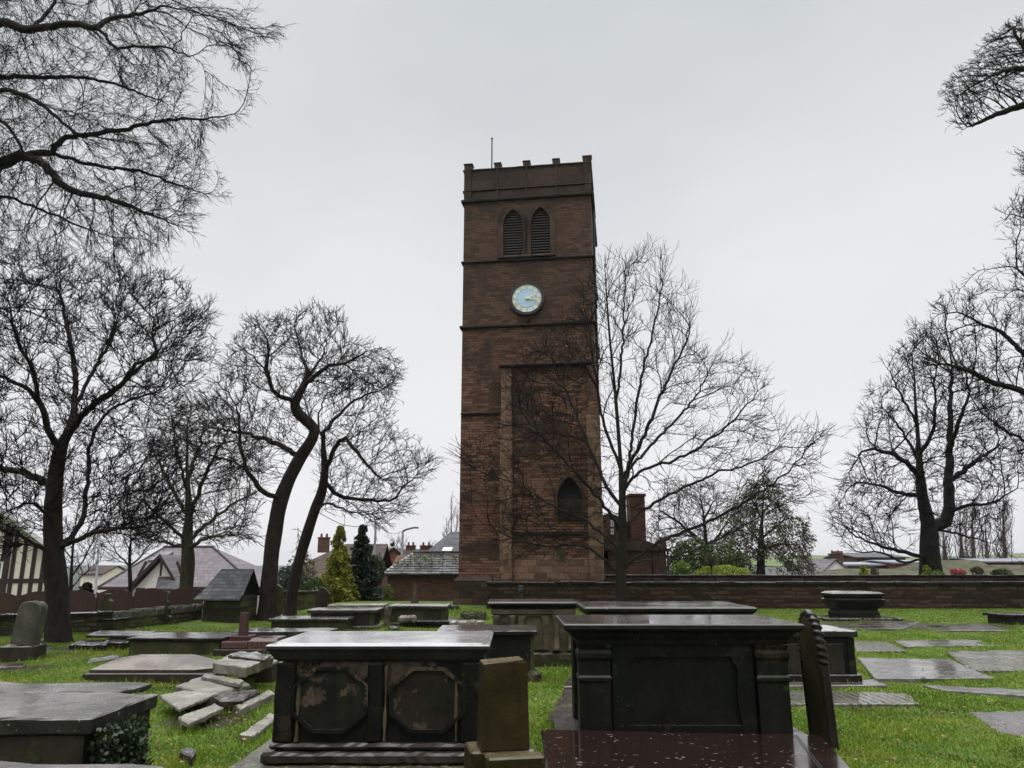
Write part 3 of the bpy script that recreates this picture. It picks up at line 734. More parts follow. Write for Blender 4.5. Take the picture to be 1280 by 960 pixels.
# green-tinged tree in front of the bungalow
Y = 31.0
make_tree('bare_tree', 'rounded olive-twigged bare tree standing before the purple-roofed bungalow', (*gz(232, 752, Y)[:2], -1.0),
    [[(232, 790), (232, 745), (235, 700), (234, 672), (236, 640), (234, 590), (234, 530)],
     [(234, 680), (205, 650, -1), (180, 630, -1.5), (160, 625, -2)], [(235, 678), (265, 650, 1), (300, 625, 1.6), (330, 610, 2)],
     [(235, 650), (210, 600, .6), (190, 560, 1)], [(236, 645), (258, 590, -.8), (285, 540, -1.2)],
     [(234, 685), (262, 672, -1.4), (300, 668, -2), (330, 670, -2.4)], [(234, 688), (200, 676, 1.2), (165, 668, 1.8)],
     [(235, 610), (220, 560, -1.2), (215, 520, -1.5)], [(235, 600), (250, 555, 1.2), (262, 515, 1.6)]],
    [[(146, 640), (160, 570), (200, 508), (235, 488), (280, 500), (330, 540), (347, 600), (345, 650), (322, 682), (270, 694), (235, 684), (190, 694), (150, 672)]],
    Y, 3.2, 1600, .26, MT['bark_mossy'], MT['twig_green'], twig=(1.3, .55, .6, -.02), tip=.0085, droop=.06)
Y = 32.5
make_tree('young_tree', 'small thin bare tree in front of the bungalow wall, beside the grey lamp column', (*gz(163, 752, Y)[:2], -1.0),
    [[(163, 785), (163, 745), (162, 700), (164, 660), (165, 640)], [(163, 710), (145, 690, .4), (132, 668, .6)], [(163, 705), (182, 690, -.4), (196, 668, -.5)],
     [(163, 690), (150, 660, -.5)], [(163, 680), (178, 650, .5)]],
    [[(120, 695), (128, 655), (160, 628), (190, 645), (206, 685), (190, 705), (165, 712), (140, 712)]], Y, 1.3, 330, .085, MT['bark_black'], MT['twig'], twig=(1.6, .5, .4, .1), tip=.008, split=.02)
Y = 29.0
make_tree('young_tree', 'spreading thin bare sapling half hidden behind the big left bole', (*gz(90, 752, Y)[:2], -.8),
    [[(88, 785), (88, 750), (90, 700), (94, 660), (98, 630)], [(89, 720), (110, 690, .5), (122, 660, .8)], [(89, 735), (112, 712, -.5), (126, 700, -.7)], [(90, 700), (70, 670, .5)]],
    [[(70, 720), (75, 660), (98, 612), (125, 640), (138, 690), (125, 722), (100, 728)]], Y, 1.2, 300, .07, MT['bark_black'], MT['twig'], twig=(1.6, .5, .4, .02), tip=.0075, split=.02, droop=.05)
# young tree before the tower
Y = 28.0
make_tree('young_tree', 'bare young tree with rising branches in front of the tower corner', (*gz(776, 757, Y)[:2], -.05),
    [[(776, 757), (776, 720), (777, 690), (778, 645), (777, 600), (773, 540), (768, 480), (762, 420), (758, 365), (756, 330)],
     [(777, 712), (800, 694, -.3), (832, 674, -.5), (880, 655, -.8), (940, 622, -1.2), (985, 590, -1.5), (1012, 556, -1.6), (1032, 543, -1.6)],
     [(778, 660), (806, 636, .4), (850, 612, .8), (900, 590, 1.2), (950, 575, 1.4), (985, 545, 1.5)],
     [(778, 615), (800, 590, -.4), (850, 572, -.7), (900, 540, -1), (935, 505, -1.2), (955, 480, -1.2)],
     [(778, 622), (786, 580, .3), (792, 535, .5), (800, 480, .7), (818, 405, .8), (833, 330, .8)],
     [(779, 600), (800, 555, -.5), (832, 482, -.8), (858, 425, -.9), (868, 392, -.9)],
     [(784, 590), (830, 540, .6), (870, 495, .9), (895, 445, 1), (905, 430, 1)],
     [(775, 716), (745, 690, -.4), (718, 680, -.6), (680, 682, -.8), (640, 672, -1), (606, 655, -1)],
     [(776, 690), (738, 655, .5), (690, 632, .8), (650, 608, 1), (606, 592, 1.1), (575, 572, 1.2)],
     [(776, 668), (748, 622, -.5), (705, 575, -.9), (668, 535, -1), (640, 500, -1)],
     [(776, 640), (752, 595, .4), (730, 540, .6), (703, 478, .8), (680, 435, .8)],
     [(774, 585), (754, 525, -.3), (742, 455, -.4), (735, 400, -.4)],
     [(770, 500), (778, 440, .3), (780, 380, .4), (782, 330, .4)],
     [(777, 705), (820, 700, .8), (860, 690, 1.2), (910, 668, 1.8), (960, 640, 2)],
     [(776, 700), (742, 672, 1), (700, 664, 1.5), (660, 650, 1.8), (620, 640, 2)]],
    [[(563, 570), (598, 545), (640, 470), (690, 405), (735, 345), (758, 312), (800, 316), (836, 312), (868, 380), (888, 440), (940, 468), (962, 510), (1000, 535), (1036, 536), (1022, 585), (1024, 640), (975, 650), (900, 672), (830, 702), (770, 660), (720, 695), (650, 700), (606, 690), (618, 640), (575, 610)]],
    Y, 3.8, 1000, .185, MT['bark_green'], MT['twig'], twig=(.8, .8, .22, .14), tip=.0082, step_px=7, jitter=.16, up=.16, steer=.6, flare=1.25, sub=1, split=.022, radial=.6, pexp=.44,
    leaves=(90, .05, MT['dead_leaf'], 0))
# right-hand group on the terrace
Y = 35.0
make_tree('bare_tree', 'tall black bare tree with a forked trunk standing behind the right garden wall', (*gz(1164, 722, Y)[:2], .85),
    [[(1164, 726), (1162, 690), (1161, 660), (1153, 620), (1150, 590), (1147, 540), (1144, 500), (1143, 470)],
     [(1162, 664), (1175, 655, .3), (1185, 645, .4), (1186, 610, .5), (1187, 560, .6), (1188, 515, .6), (1190, 460, .7)],
     [(1152, 595), (1124, 571, -.8), (1092, 562, -1.2), (1068, 570, -1.5)], [(1158, 622), (1128, 617, .8), (1095, 605, 1.2), (1066, 602, 1.5)],
     [(1157, 695), (1120, 688, -1.2), (1083, 676, -1.8), (1060, 664, -2)], [(1162, 700), (1130, 702, .8), (1100, 690, 1.2), (1070, 690, 1.4)],
     [(1188, 640), (1210, 632, -.6), (1240, 628, -1), (1270, 610, -1.4)], [(1186, 600), (1215, 580, .8), (1245, 560, 1.2)],
     [(1166, 660), (1200, 668, 1), (1240, 680, 1.6), (1280, 705, 2)], [(1150, 575), (1125, 535, .6), (1105, 510, .8)],
     [(1146, 530), (1120, 480, -.5), (1110, 460, -.6)], [(1187, 550), (1205, 510, -.6), (1215, 470, -.8)], [(1150, 570), (1168, 530, -.8), (1168, 480, -1)]],
    [[(1038, 625), (1044, 590), (1068, 568), (1064, 530), (1088, 512), (1084, 490), (1108, 462), (1130, 425), (1160, 400), (1190, 410), (1230, 440), (1262, 500), (1280, 560), (1275, 640), (1235, 672), (1185, 660), (1150, 660), (1110, 700), (1060, 692), (1038, 665)]],
    Y, 4.2, 2200, .42, MT['bark_black'], MT['twig'], twig=(1.2, .6, .45, .08), tip=.0098, flare=1.25, pexp=.42)
Y = 29.0
make_tree('bare_tree', 'bare tree reaching in from the right edge over the terrace with heavy drooping limbs', (*gz(1345, 735, Y)[:2], .6),
    [[(1345, 748), (1343, 700), (1340, 600), (1335, 520), (1330, 420), (1325, 300), (1328, 180)],
     [(1338, 560), (1310, 510, -.6), (1280, 490, -.9), (1240, 476, -1.2), (1204, 460, -1.4), (1174, 455, -1.6), (1142, 462, -1.7)],
     [(1332, 470), (1300, 452, .6), (1278, 441, .9), (1256, 418, 1.1), (1222, 402, 1.4), (1192, 386, 1.6)],
     [(1330, 410), (1300, 380, -.5), (1285, 350, -.8), (1268, 335, -1)], [(1326, 320), (1300, 290, .5), (1275, 270, .7), (1255, 268, .8)],
     [(1327, 250), (1300, 220, -.4), (1280, 200, -.6)], [(1339, 590), (1300, 560, .8), (1260, 540, 1.2), (1225, 515, 1.5)], [(1340, 620), (1310, 600, -.8), (1280, 590, -1.2), (1250, 600, -1.5)]],
    [[(1126, 440), (1134, 405), (1160, 385), (1190, 360), (1230, 357), (1262, 368), (1252, 330), (1268, 300), (1270, 280), (1248, 262), (1272, 236), (1266, 200), (1290, 180), (1330, 140), (1400, 280), (1400, 560), (1300, 620), (1260, 560), (1215, 510), (1165, 478), (1132, 462)]],
    Y, 3.0, 1700, .42, MT['bark_black'], MT['twig'], twig=(1.2, .48, .55, .06), tip=.0085)
Y = 15.0
make_tree('bare_tree', 'dark twiggy branch spray hanging into the upper right corner of the sky', (*gz(1500, 800, Y)[:2], 0),
    [[(1500, 900), (1490, 600), (1470, 350), (1440, 180), (1420, 60), (1410, -60)],
     [(1444, 190), (1380, 120, -.4), (1320, 98, -.6), (1280, 86, -.7), (1252, 90, -.8), (1222, 104, -.9), (1200, 118, -.9)],
     [(1380, 120, -.4), (1320, 122, -.2), (1280, 131, 0), (1240, 146, .1), (1204, 162, .2)], [(1320, 98, -.6), (1290, 70, -.4), (1270, 45, -.4), (1268, 35, -.4)]],
    [[(1178, 122), (1190, 92), (1208, 80), (1236, 60), (1258, 34), (1282, 18), (1310, 60), (1320, 120), (1290, 132), (1240, 148), (1214, 166), (1190, 168), (1196, 146)]],
    Y, 1.0, 1100, .22, MT['bark_brown'], MT['twig'], twig=(1.6, .17, .6, .12), tip=.0042, step_px=6, split=.02, bias=(-.3, 0, .05), ragged=26)
# overhanging boughs top left
Y = 13.0
make_tree('bare_tree', 'near bare tree sweeping drooping twiggy boughs over the upper left of the sky', (*gz(-150, 850, Y)[:2], -.05),
    [[(-150, 860), (-150, 700), (-145, 560), (-140, 400), (-130, 250), (-120, 100), (-112, -60)],
     [(-122, 120), (-60, 40, -.4), (0, 29, -.6), (38, 36, -.7), (80, 30, -.8), (115, 34, -.9), (132, 44, -1), (146, 60, -1), (190, 57, -1.1), (215, 62, -1.2), (241, 70, -1.3), (256, 60, -1.4), (277, 55, -1.4), (305, 50, -1.5), (330, 44, -1.5), (344, 36, -1.5)],
     [(241, 70, -1.3), (262, 92, -1.3), (282, 106, -1.4), (312, 117, -1.4)],
     [(-135, 330), (-60, 240, .3), (0, 206, .5), (25, 196, .5), (65, 192, .6), (100, 202, .7), (140, 210, .8), (182, 216, .8), (232, 235, .9), (272, 246, 1)],
     [(68, 192, .6), (80, 173, .5), (120, 168, .4), (160, 160, .3), (212, 150, .2), (270, 147, .2), (300, 142, .2)],
     [(-126, 180), (-40, 100, .8), (0, 96, 1), (62, 96, 1.1), (130, 101, 1.2), (182, 120, 1.2), (215, 132, 1.2)],
     [(-130, 230), (-50, 130, -.8), (0, 112, -1), (45, 126, -1), (92, 164, -1), (112, 168, -1)],
     [(30, 196, .5), (52, 204, .2), (85, 236, 0), (140, 250, -.2), (192, 270, -.3), (240, 290, -.4)],
     [(-135, 350), (-50, 250, 1), (0, 244, 1.2), (60, 266, 1.3), (125, 292, 1.4), (190, 300, 1.5)],
     [(-133, 300), (-60, 160, -.3), (0, 152, -.4), (30, 190, -.3), (50, 196, -.2)],
     [(-120, 100), (-50, 10, .5), (20, -30, .7), (100, -20, .8), (180, -10, .8)],
     [(38, 36, -.7), (60, 15, -.5), (75, -10, -.5)], [(120, 36, -.9), (140, 22, -.8), (170, 20, -.8), (200, 8, -.8)], [(215, 62, -1.2), (232, 35, -1.2), (240, 20, -1.2)]],
    [[(-60, -60), (240, -50), (258, 0), (236, 24), (212, 40), (236, 62), (222, 120), (268, 140), (300, 132), (306, 150), (260, 165), (262, 190), (284, 228), (262, 248), (242, 250), (248, 292), (200, 296), (160, 322), (60, 330), (-60, 340)],
     [(240, 40), (262, 15), (290, 12), (300, 0), (310, 14), (345, 14), (352, 40), (330, 62), (300, 62), (300, 88), (318, 118), (280, 115), (254, 90)]],
    Y, 1.7, 3300, .22, MT['bark_brown'], MT['twig'], twig=(1.5, .34, .24, -.02), tip=.0034, droop=.12, step_px=8, split=.02, jitter=.2, up=-.05, steer=.7, radial=.0, ragged=30, bias=(.38, -.02, -.12))
# trees beyond the terrace, behind the young tree
Y = 52.0
make_tree('bare_tree', 'small dark bare tree crown just right of the church, behind the young tree', (*gz(884, 745, Y)[:2], -1.5),
    [[(884, 790), (884, 745), (883, 690), (880, 650), (876, 620)], [(883, 680), (850, 655, .8), (830, 640, 1)], [(883, 690), (905, 660, -.8), (918, 640, -1)], [(880, 650), (895, 620, .8)]],
    [[(808, 690), (812, 640), (828, 608), (862, 593), (900, 600), (926, 630), (930, 680), (905, 700), (850, 700)]], Y, 2.6, 900, .26, MT['bark_black'], MT['twig_green'], twig=(1.6, .7, .55, .1), tip=.012, step_px=6)
Y = 46.0
make_tree('leafy_tree', 'rounded tree with thin grey-green foliage to the right of the clipped hedge', (*gz(951, 735, Y)[:2], .3),
    [[(951, 740), (951, 700), (952, 660), (954, 625), (956, 600)], [(952, 680), (930, 655, .8), (915, 640, 1.2)], [(952, 672), (980, 650, -.8), (998, 648, -1.2)], [(953, 650), (938, 620, -.8)], [(954, 640), (975, 615, .8)],
     [(951, 690), (980, 680, .8), (1005, 685, 1.2)]],
    [[(902, 705), (898, 660), (918, 640), (930, 612), (958, 596), (984, 612), (1002, 640), (1014, 670), (1016, 715), (985, 718), (960, 690), (930, 715)]], Y, 2.6, 1300, .24, MT['bark_black'], MT['twig_green'], twig=(1.6, .6, .6, -.1), tip=.010, droop=.2, step_px=6,
    leaves=(11000, .085, MT['leaf_willow'], 0))
# poplars
def poplar(px, top, Y, w, label, base_py=735, n=900):
    h = base_py - top
    make_tree('poplar', label, (*gz(px, base_py, Y)[:2], gz(px, base_py, Y)[2] - .5),
        [[(px, base_py + 4), (px + 1, base_py - h * .35), (px - 1, base_py - h * .7), (px, top + 3)]] + [[(px, base_py - h * f), (px + s * w * .32, base_py - h * (f + .12), s * .5), (px + s * w * .38, base_py - h * (f + .28), s * .6)] for f, s in ((.12, 1), (.2, -1), (.32, 1), (.42, -1), (.55, 1))],
        [[(px, top), (px + w * .32, top + h * .2), (px + w * .5, top + h * .5), (px + w * .35, base_py - h * .12), (px - w * .35, base_py - h * .12), (px - w * .5, top + h * .5), (px - w * .3, top + h * .2)]],
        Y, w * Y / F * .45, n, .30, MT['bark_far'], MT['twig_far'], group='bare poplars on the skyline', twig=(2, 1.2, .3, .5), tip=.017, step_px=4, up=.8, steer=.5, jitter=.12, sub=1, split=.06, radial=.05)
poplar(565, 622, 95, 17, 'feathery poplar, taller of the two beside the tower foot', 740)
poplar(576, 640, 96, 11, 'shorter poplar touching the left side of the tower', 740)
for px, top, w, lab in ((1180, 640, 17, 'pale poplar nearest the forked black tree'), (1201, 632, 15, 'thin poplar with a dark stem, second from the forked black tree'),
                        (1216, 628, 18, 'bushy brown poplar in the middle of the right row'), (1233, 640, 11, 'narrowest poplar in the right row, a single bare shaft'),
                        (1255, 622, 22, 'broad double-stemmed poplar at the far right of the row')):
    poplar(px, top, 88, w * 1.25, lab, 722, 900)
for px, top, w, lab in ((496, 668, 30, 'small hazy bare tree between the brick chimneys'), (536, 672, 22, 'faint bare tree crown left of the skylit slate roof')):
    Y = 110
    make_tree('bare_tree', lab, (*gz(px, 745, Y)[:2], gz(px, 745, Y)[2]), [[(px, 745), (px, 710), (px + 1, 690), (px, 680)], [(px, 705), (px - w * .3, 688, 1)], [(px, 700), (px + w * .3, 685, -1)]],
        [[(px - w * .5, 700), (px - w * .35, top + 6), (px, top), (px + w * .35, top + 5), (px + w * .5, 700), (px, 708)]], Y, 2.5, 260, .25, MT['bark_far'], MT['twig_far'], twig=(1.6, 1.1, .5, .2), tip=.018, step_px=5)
# ------------------------------------------------------------------ church tower
TL, TR = Vector((-2.2, 32.8, 0)), Vector((3.54, 32.0, 0))
TW = (TR - TL).length; TA = math.atan2(TR.y - TL.y, TR.x - TL.x); TM = (TL + TR) / 2
def plane_hit(px, py, O, ang, off=0.0):
    """sight line against an upright plane through O turned by ang; returns (along, height)"""
    d = ray(px, py); u = Vector((math.cos(ang), math.sin(ang), 0)); n = Vector((math.sin(ang), -math.cos(ang), 0))
    O2 = O + n * off; t = (O2 - cam.location).dot(n) / d.dot(n); p = cam.location + d * t
    return (p - O).dot(u), p.z
def TF(px, py, off=0.0): return plane_hit(px, py, TM, TA, off)
tower = empty('church_tower', TM, TA, 'square weathered brown sandstone church tower with louvred twin windows and battlements', 'tower')
hw = TW / 2; TD = TW
z_str4 = TF(578, 518)[1]; z_str3 = TF(579, 410)[1]; z_str2 = TF(580, 329)[1]; z_str1 = TF(580, 253)[1]; z_mid = TF(583, 240)[1]; z_top = TF(584, 213)[1]; z_pl = TF(575, 722)[1]
def arch(x0, x1, z0, zt, n=7, k=1.0):
    """two-centred pointed arch outline, sill z0, apex zt"""
    w = x1 - x0; zs = zt - w * .866 * k; A = [math.pi / 3 * i / n for i in range(n + 1)]
    return [(x0, z0), (x1, z0)] + [(x0 + w * math.cos(a), zs + w * k * math.sin(a)) for a in A] + [(x1 - w * math.cos(a), zs + w * k * math.sin(a)) for a in A[-2::-1]]
bl = [TF(629, 321)[0], TF(653, 321)[0], TF(664, 321)[0], TF(688, 321)[0]]
bz0 = TF(640, 320)[1]; bz1 = TF(641, 262)[1]; bz1b = TF(676, 259)[1]
arches = [arch(bl[0], bl[1], bz0, bz1), arch(bl[2], bl[3], bz0, bz1b)]
lw = [TF(697, 640)[0], TF(727, 640)[0]]; lz0 = TF(712, 651)[1]; lz1 = TF(712, 596)[1]
lanc = arch(lw[0], lw[1], lz0, lz1)
b = MB(); b.wall(-hw, hw, -.3, z_str1, arches + [lanc], 0, .45)
# other three faces, a little inset upwards nowhere: plain coursed walls
b.quad((hw, 0, -.3), (hw, TD, -.3), (hw, TD, z_str1), (hw, 0, z_str1))
b.quad((-hw, TD, -.3), (-hw, 0, -.3), (-hw, 0, z_str1), (-hw, TD, z_str1))
b.quad((hw, TD, -.3), (-hw, TD, -.3), (-hw, TD, z_str1), (hw, TD, z_str1))
b.build('wall', MT['tower'], tower, fix=False)
# parapet with merlons
b = MB(); t = .34; o = .02
b.box(-hw - o, hw + o, -o, t, z_str1, z_top, .012); b.box(-hw - o, hw + o, TD - t, TD + o, z_str1, z_top, .012)
b.box(-hw - o, -hw + t, t + .003, TD - t - .003, z_str1, z_top, .012); b.box(hw - t, hw + o, t + .003, TD - t - .003, z_str1, z_top, .012)
par = b.build('parapet', MT['parapet'], tower)
b = MB(); b.box(-hw + .36, hw - .36, .36, TD - .36, z_str1 + .1, z_str1 + .3); b.build('roof', MT['lead'], tower)
mh = .22
mx = [TF(p, 205)[0] for p in (585.5, 622, 658, 695)] + [hw - .12]
def merlon(x, y, big=0):
    m = MB(); s = .15 + big; m.box(x - s, x + s, y - .02, y + .36 - .02, z_top, z_top + mh + big, .02); m.box(x - s - .03, x + s + .03, y - .05, y + .37, z_top + mh + big, z_top + mh + big + .06, .02)
    m.build('merlon', MT['parapet'], tower)
for k, x in enumerate(mx): merlon(max(-hw + .1, x), -.02, .04 if k in (0, 4) else 0)
for k, x in enumerate(mx[1:-1] + [hw - .15, -hw + .15]): merlon(x, TD - .33)
for fr in (.27, .5, .73):
    for sx in (hw - .15, -hw + .15): merlon(sx, TD * fr)
# flat ribs under the merlons and string courses
for k, x in enumerate(mx):
    b = MB(); x = min(max(x, -hw + .06), hw - .06); b.box(x - (.16 if k in (0, 4) else .05), x + (.16 if k in (0, 4) else .05), -o - .045, -o + .01, z_str1 + .12, z_top - .003, .01)
    b.build('pilaster_strip', MT['parapet'], tower)
def string(z, h, pr, x0=-hw, x1=hw, sides=True, nm='string_course', m='tower_dark'):
    b = MB()
    prof = lambda a: [(a, z - h), (a + pr * .75, z - h * .1), (a + pr, z + h * .25), (a + pr, z + h * .75), (a, z + h)]
    b.box(x0 - (pr if sides else 0), x1 + (pr if sides else 0), -pr, .02, z - h * .4, z + h * .6, .03, .02)
    if sides:
        b.box(x1 - .02, x1 + pr, .023, TD + pr, z - h * .4, z + h * .6, .03, .02); b.box(x0 - pr, x0 + .02, .023, TD + pr, z - h * .4, z + h * .6, .03, .02)
        b.box(x0 + .023, x1 - .023, TD - .02, TD + pr, z - h * .4, z + h * .6, .03, .02)
    return b.build(nm, MT[m], tower)
string(z_str1, .15, .13); string(z_str2, .12, .09); string(z_str3, .14, .11)
string(z_mid, .08, .085)
string(z_top - .04, .08, .085, m='parapet')
# projecting lower stage: two clasping buttresses and the moulding joining them
xb0, xb1 = TF(626, 460)[0], TF(641, 460)[0]
zc = TF(660, 457)[1]
string(z_str4, .13, .10, -hw, xb0 - .004, False)
b = MB(); b.box(xb0, xb1, -.22, .01, -.3, TF(633, 530)[1], .03, .02); b.box(xb0 + .03, xb1 - .03, -.14, .01, TF(633, 530)[1], zc - .1, .02, .02)
b.build('buttress', MT['tower_pale'], tower)
b = MB(); b.box(hw - .42, hw + .16, -.26, .42, -.3, TF(750, 520)[1], .03, .02); b.box(hw - .36, hw + .09, -.18, .3, TF(750, 520)[1], zc - .1, .02, .02)
b.build('buttress', MT['tower_pale'], tower)
b = MB(); b.box(xb0 - .06, hw + .02, -.27, .01, zc - .08, zc + .04, .03, .02); b.build('drip_mould', MT['tower_dark'], tower)
b = MB(); b.box(xb1 + .004, hw - .424, -.09, .01, TF(700, 669)[1], TF(700, 664)[1], .02, .02); b.build('band', MT['tower_dark'], tower)
b = MB(); b.box(xb1 + .004, hw - .424, -.045, .01, -.3, TF(700, 697)[1], .01, .02)
b.build('mended_wall', MT['tower_pale'], tower)
b = MB(); b.box(TF(693, 690)[0], TF(706, 690)[0], -.075, -.03, TF(700, 700)[1], TF(700, 684)[1], .01, .01); b.build('patch_stone', MT['buff_stone'], tower)
# plinth
b = MB(); x_p = TF(608, 740)[0] + .25
b.box(-hw - .17, x_p, -.24, .02, -.3, z_pl - .12, .04, .03); b.loft([[(-hw - .17, -.24, z_pl - .12), (x_p, -.24, z_pl - .12), (x_p, .02, z_pl - .12), (-hw - .17, .02, z_pl - .12)], [(-hw - .01, -.02, z_pl + .06), (x_p, -.02, z_pl + .06), (x_p, .02, z_pl + .06), (-hw - .01, .02, z_pl + .06)]])
b.box(-hw - .17, -hw + .02, .023, TD, -.3, z_pl - .12, .04, .03)
b.build('plinth', MT['plinth'], tower)
# belfry windows: surround, louvres
def ring(outer, inner, y0, y1):
    m = MB(); n = len(outer)
    L = [[(x, y1, z) for x, z in inner], [(x, y0, z) for x, z in inner], [(x, y0, z) for x, z in outer], [(x, y1, z) for x, z in outer]]
    vs = [[m.bm.verts.new(p) for p in l] for l in L]
    for a, c in zip(vs, vs[1:]):
        for i in range(n): m.bm.faces.new((a[i], a[(i + 1) % n], c[(i + 1) % n], c[i]))
    return m
def grow(poly, g, gz0=0):
    cx = sum(p[0] for p in poly) / len(poly); x0 = min(p[0] for p in poly); x1 = max(p[0] for p in poly); z0 = min(p[1] for p in poly); z1 = max(p[1] for p in poly)
    kx = ((x1 - x0) / 2 + g) / ((x1 - x0) / 2); cxx = (x0 + x1) / 2; kz = (z1 - z0 + g * 1.25) / (z1 - z0)
    return [(cxx + (x - cxx) * kx, z0 - gz0 + (z - z0) * kz) for x, z in poly]
for poly in arches:
    wn = ring(grow(poly, .235 if poly is arches[0] else .235, 0), poly, -.05, .02).build('window_surround', MT['tower_trim'], tower, fix=True)
    x0, x1 = poly[0][0], poly[1][0]; zt = max(p[1] for p in poly); zs = zt - (x1 - x0) * .866
    m = MB(); n = 17
    for k in range(n):
        z = bz0 + .06 + (zt - bz0 - .12) * k / n
        w_ = x1 - x0; half = (w_ / 2 if z < zs else max(.03, math.sqrt(max(w_ * w_ - (z - zs) ** 2, 0)) - w_ / 2)) - .004
        c = (x0 + x1) / 2
        m.loft([[(c - half, .10, z), (c + half, .10, z), (c + half, .30, z + .11), (c - half, .30, z + .11)], [(c - half, .10, z + .022), (c + half, .10, z + .022), (c + half, .30, z + .132), (c - half, .30, z + .132)]])
    lv = m.build('louvre', MT['louvre'], tower)
    tag(lv, 'weathered grey slatted louvre')
    m = MB(); m.box(x0 - .1, x1 + .1, .46, .5, bz0 - .1, zt + .1); m.build('dark_back', MT['void'], tower)
b = MB(); b.box(bl[0] - .25, bl[3] + .25, -.14, .02, bz0 - .13, bz0 - .02, .03, .02); b.build('window_sill', MT['tower_trim'], tower)
# blocked lancet low on the face
ring(grow(lanc, .13), lanc, -.05, .02).build('window_surround', MT['tower_trim'], tower)
m = MB(); m.box(lw[0] - .1, lw[1] + .1, .22, .26, lz0 - .1, lz1 + .1); m.build('window_pane', MT['void'], tower)
m = MB(); m.box(lw[0], lw[1], .12, .21, lz0, lz0 + (lz1 - lz0) * .5, .01, .03); m.build('window_blocking', MT['brown_stone'], tower)
# clock
cx, cz = TF(659, 374); cr = (TF(681, 374)[0] - TF(637, 374)[0]) / 2
def disc(r0, r1, y0, y1, m, name, par, n=48):
    b = MB()
    if r0 <= 0:
        b.loft([[(r1 * math.cos(2 * math.pi * i / n), y, r1 * math.sin(2 * math.pi * i / n)) for i in range(n)] for y in (y0, y1)])
    else:
        L = [[(r * math.cos(2 * math.pi * i / n), y, r * math.sin(2 * math.pi * i / n)) for i in range(n)] for r, y in ((r0, y1), (r0, y0), (r1, y0), (r1, y1))]
        vs = [[b.bm.verts.new(p) for p in l] for l in L]
        for a, c in zip(vs, vs[1:] + vs[:1]):
            for i in range(n): b.bm.faces.new((a[i], a[(i + 1) % n], c[(i + 1) % n], c[i]))
    o = b.build(name, MT[m], par); return o
ck = MB(); n = 48
ck.loft([[(cr * math.cos(2 * math.pi * i / n), y, cr * math.sin(2 * math.pi * i / n)) for i in range(n)] for y in (.02, -.10)])
clock = ck.build('clock', MT['iron'], tower, loc=(cx, 0, cz)); tag(clock, 'round pale blue clock face with gilded numerals')
disc(cr * .83, cr * .98, -.17, -.10, 'iron', 'rim', clock)
disc(0, cr * .83, -.125, -.10, 'clock_ring', 'chapter_ring', clock)
disc(0, cr * .545, -.131, -.125, 'clock_blue', 'dial', clock)
disc(cr * .545, cr * .56, -.134, -.125, 'lead', 'minute_track', clock)
def bar(b, p, q, w, y0, y1, w2=None):
    p = Vector(p); q = Vector(q); d = (q - p).normalized(); nrm = Vector((-d.y, d.x)); w2 = w if w2 is None else w2
    pts = [p + nrm * w / 2, q + nrm * w2 / 2, q - nrm * w2 / 2, p - nrm * w / 2]
    b.loft([[(a.x, y, a.y) for a in pts] for y in (y0, y1)])
NUM = {1: 'I', 2: 'II', 3: 'III', 4: 'IIII', 5: 'V', 6: 'VI', 7: 'VII', 8: 'VIII', 9: 'IX', 10: 'X', 11: 'XI', 12: 'XII'}
r0, r1 = cr * .60, cr * .80; hN = r1 - r0
for k, s in NUM.items():
    b = MB(); a = math.pi / 2 - k * math.pi / 6; er = Vector((math.cos(a), math.sin(a))); et = Vector((er.y, -er.x))
    wd = {'I': hN * .26, 'V': hN * .52, 'X': hN * .52}; tot = sum(wd[c] for c in s); x = -tot / 2; th = hN * .13
    P = lambda u, v: er * (r0 + hN * v) + et * u
    for c in s:
        wc = wd[c]; m = x + wc / 2
        if c == 'I': bar(b, P(m, 0), P(m, 1), th, -.138, -.1255)
        if c == 'V': bar(b, P(x + th * .4, 1), P(m, 0), th * 1.2, -.138, -.1255); bar(b, P(x + wc - th * .4, 1), P(m, 0), th * .7, -.1385, -.1255)
        if c == 'X': bar(b, P(x + th * .4, 1), P(x + wc - th * .4, 0), th * 1.2, -.138, -.1255); bar(b, P(x + wc - th * .4, 1), P(x + th * .4, 0), th * .7, -.1385, -.1255)
        x += wc
    b.build('numeral', MT['gold'], clock)
def hand(ang, L, w, y, nm, heart=False):
    a = math.pi / 2 - R(ang); er = Vector((math.cos(a), math.sin(a))); et = Vector((er.y, -er.x)); b = MB()
    bar(b, er * -cr * .08, er * L, w, y, y + .015, w * .35)
    if heart:
        c = er * L * .72
        bar(b, er * L * .5, c + et * w * 1.3, w * .45, y - .001, y + .014); bar(b, er * L * .5, c - et * w * 1.3, w * .45, y - .0015, y + .013)
        bar(b, c + et * w * 1.3, er * L * .95, w * .45, y - .002, y + .012); bar(b, c - et * w * 1.3, er * L * .95, w * .45, y - .0025, y + .011)
    b.build(nm, MT['hand_gold'], clock)
hand(66, cr * .56, .075, -.165, 'hour_hand', True); hand(99, cr * .76, .065, -.19, 'minute_hand')
disc(0, .055, -.205, -.125, 'hand_gold', 'boss', clock, 14)
b = MB(); b.box(-.09, .09, -.12, .02, -cr - .32, -cr - .08, .03); b.build('bracket', MT['tower_dark'], clock)
# flagpole on the roof
fx, fz = TF(615, 172, -2.5); 
b = MB(); b.tube([(fx, 2.5, z_str1 + .25), (fx, 2.5, fz - .1)], [.05, .035], 10); b.lathe([(.01, 0), (.06, .02), (.06, .07), (.01, .09)], 10, Matrix.Translation((fx, 2.5, fz - .1)))
b.build('flagpole', MT['lead'], tower)
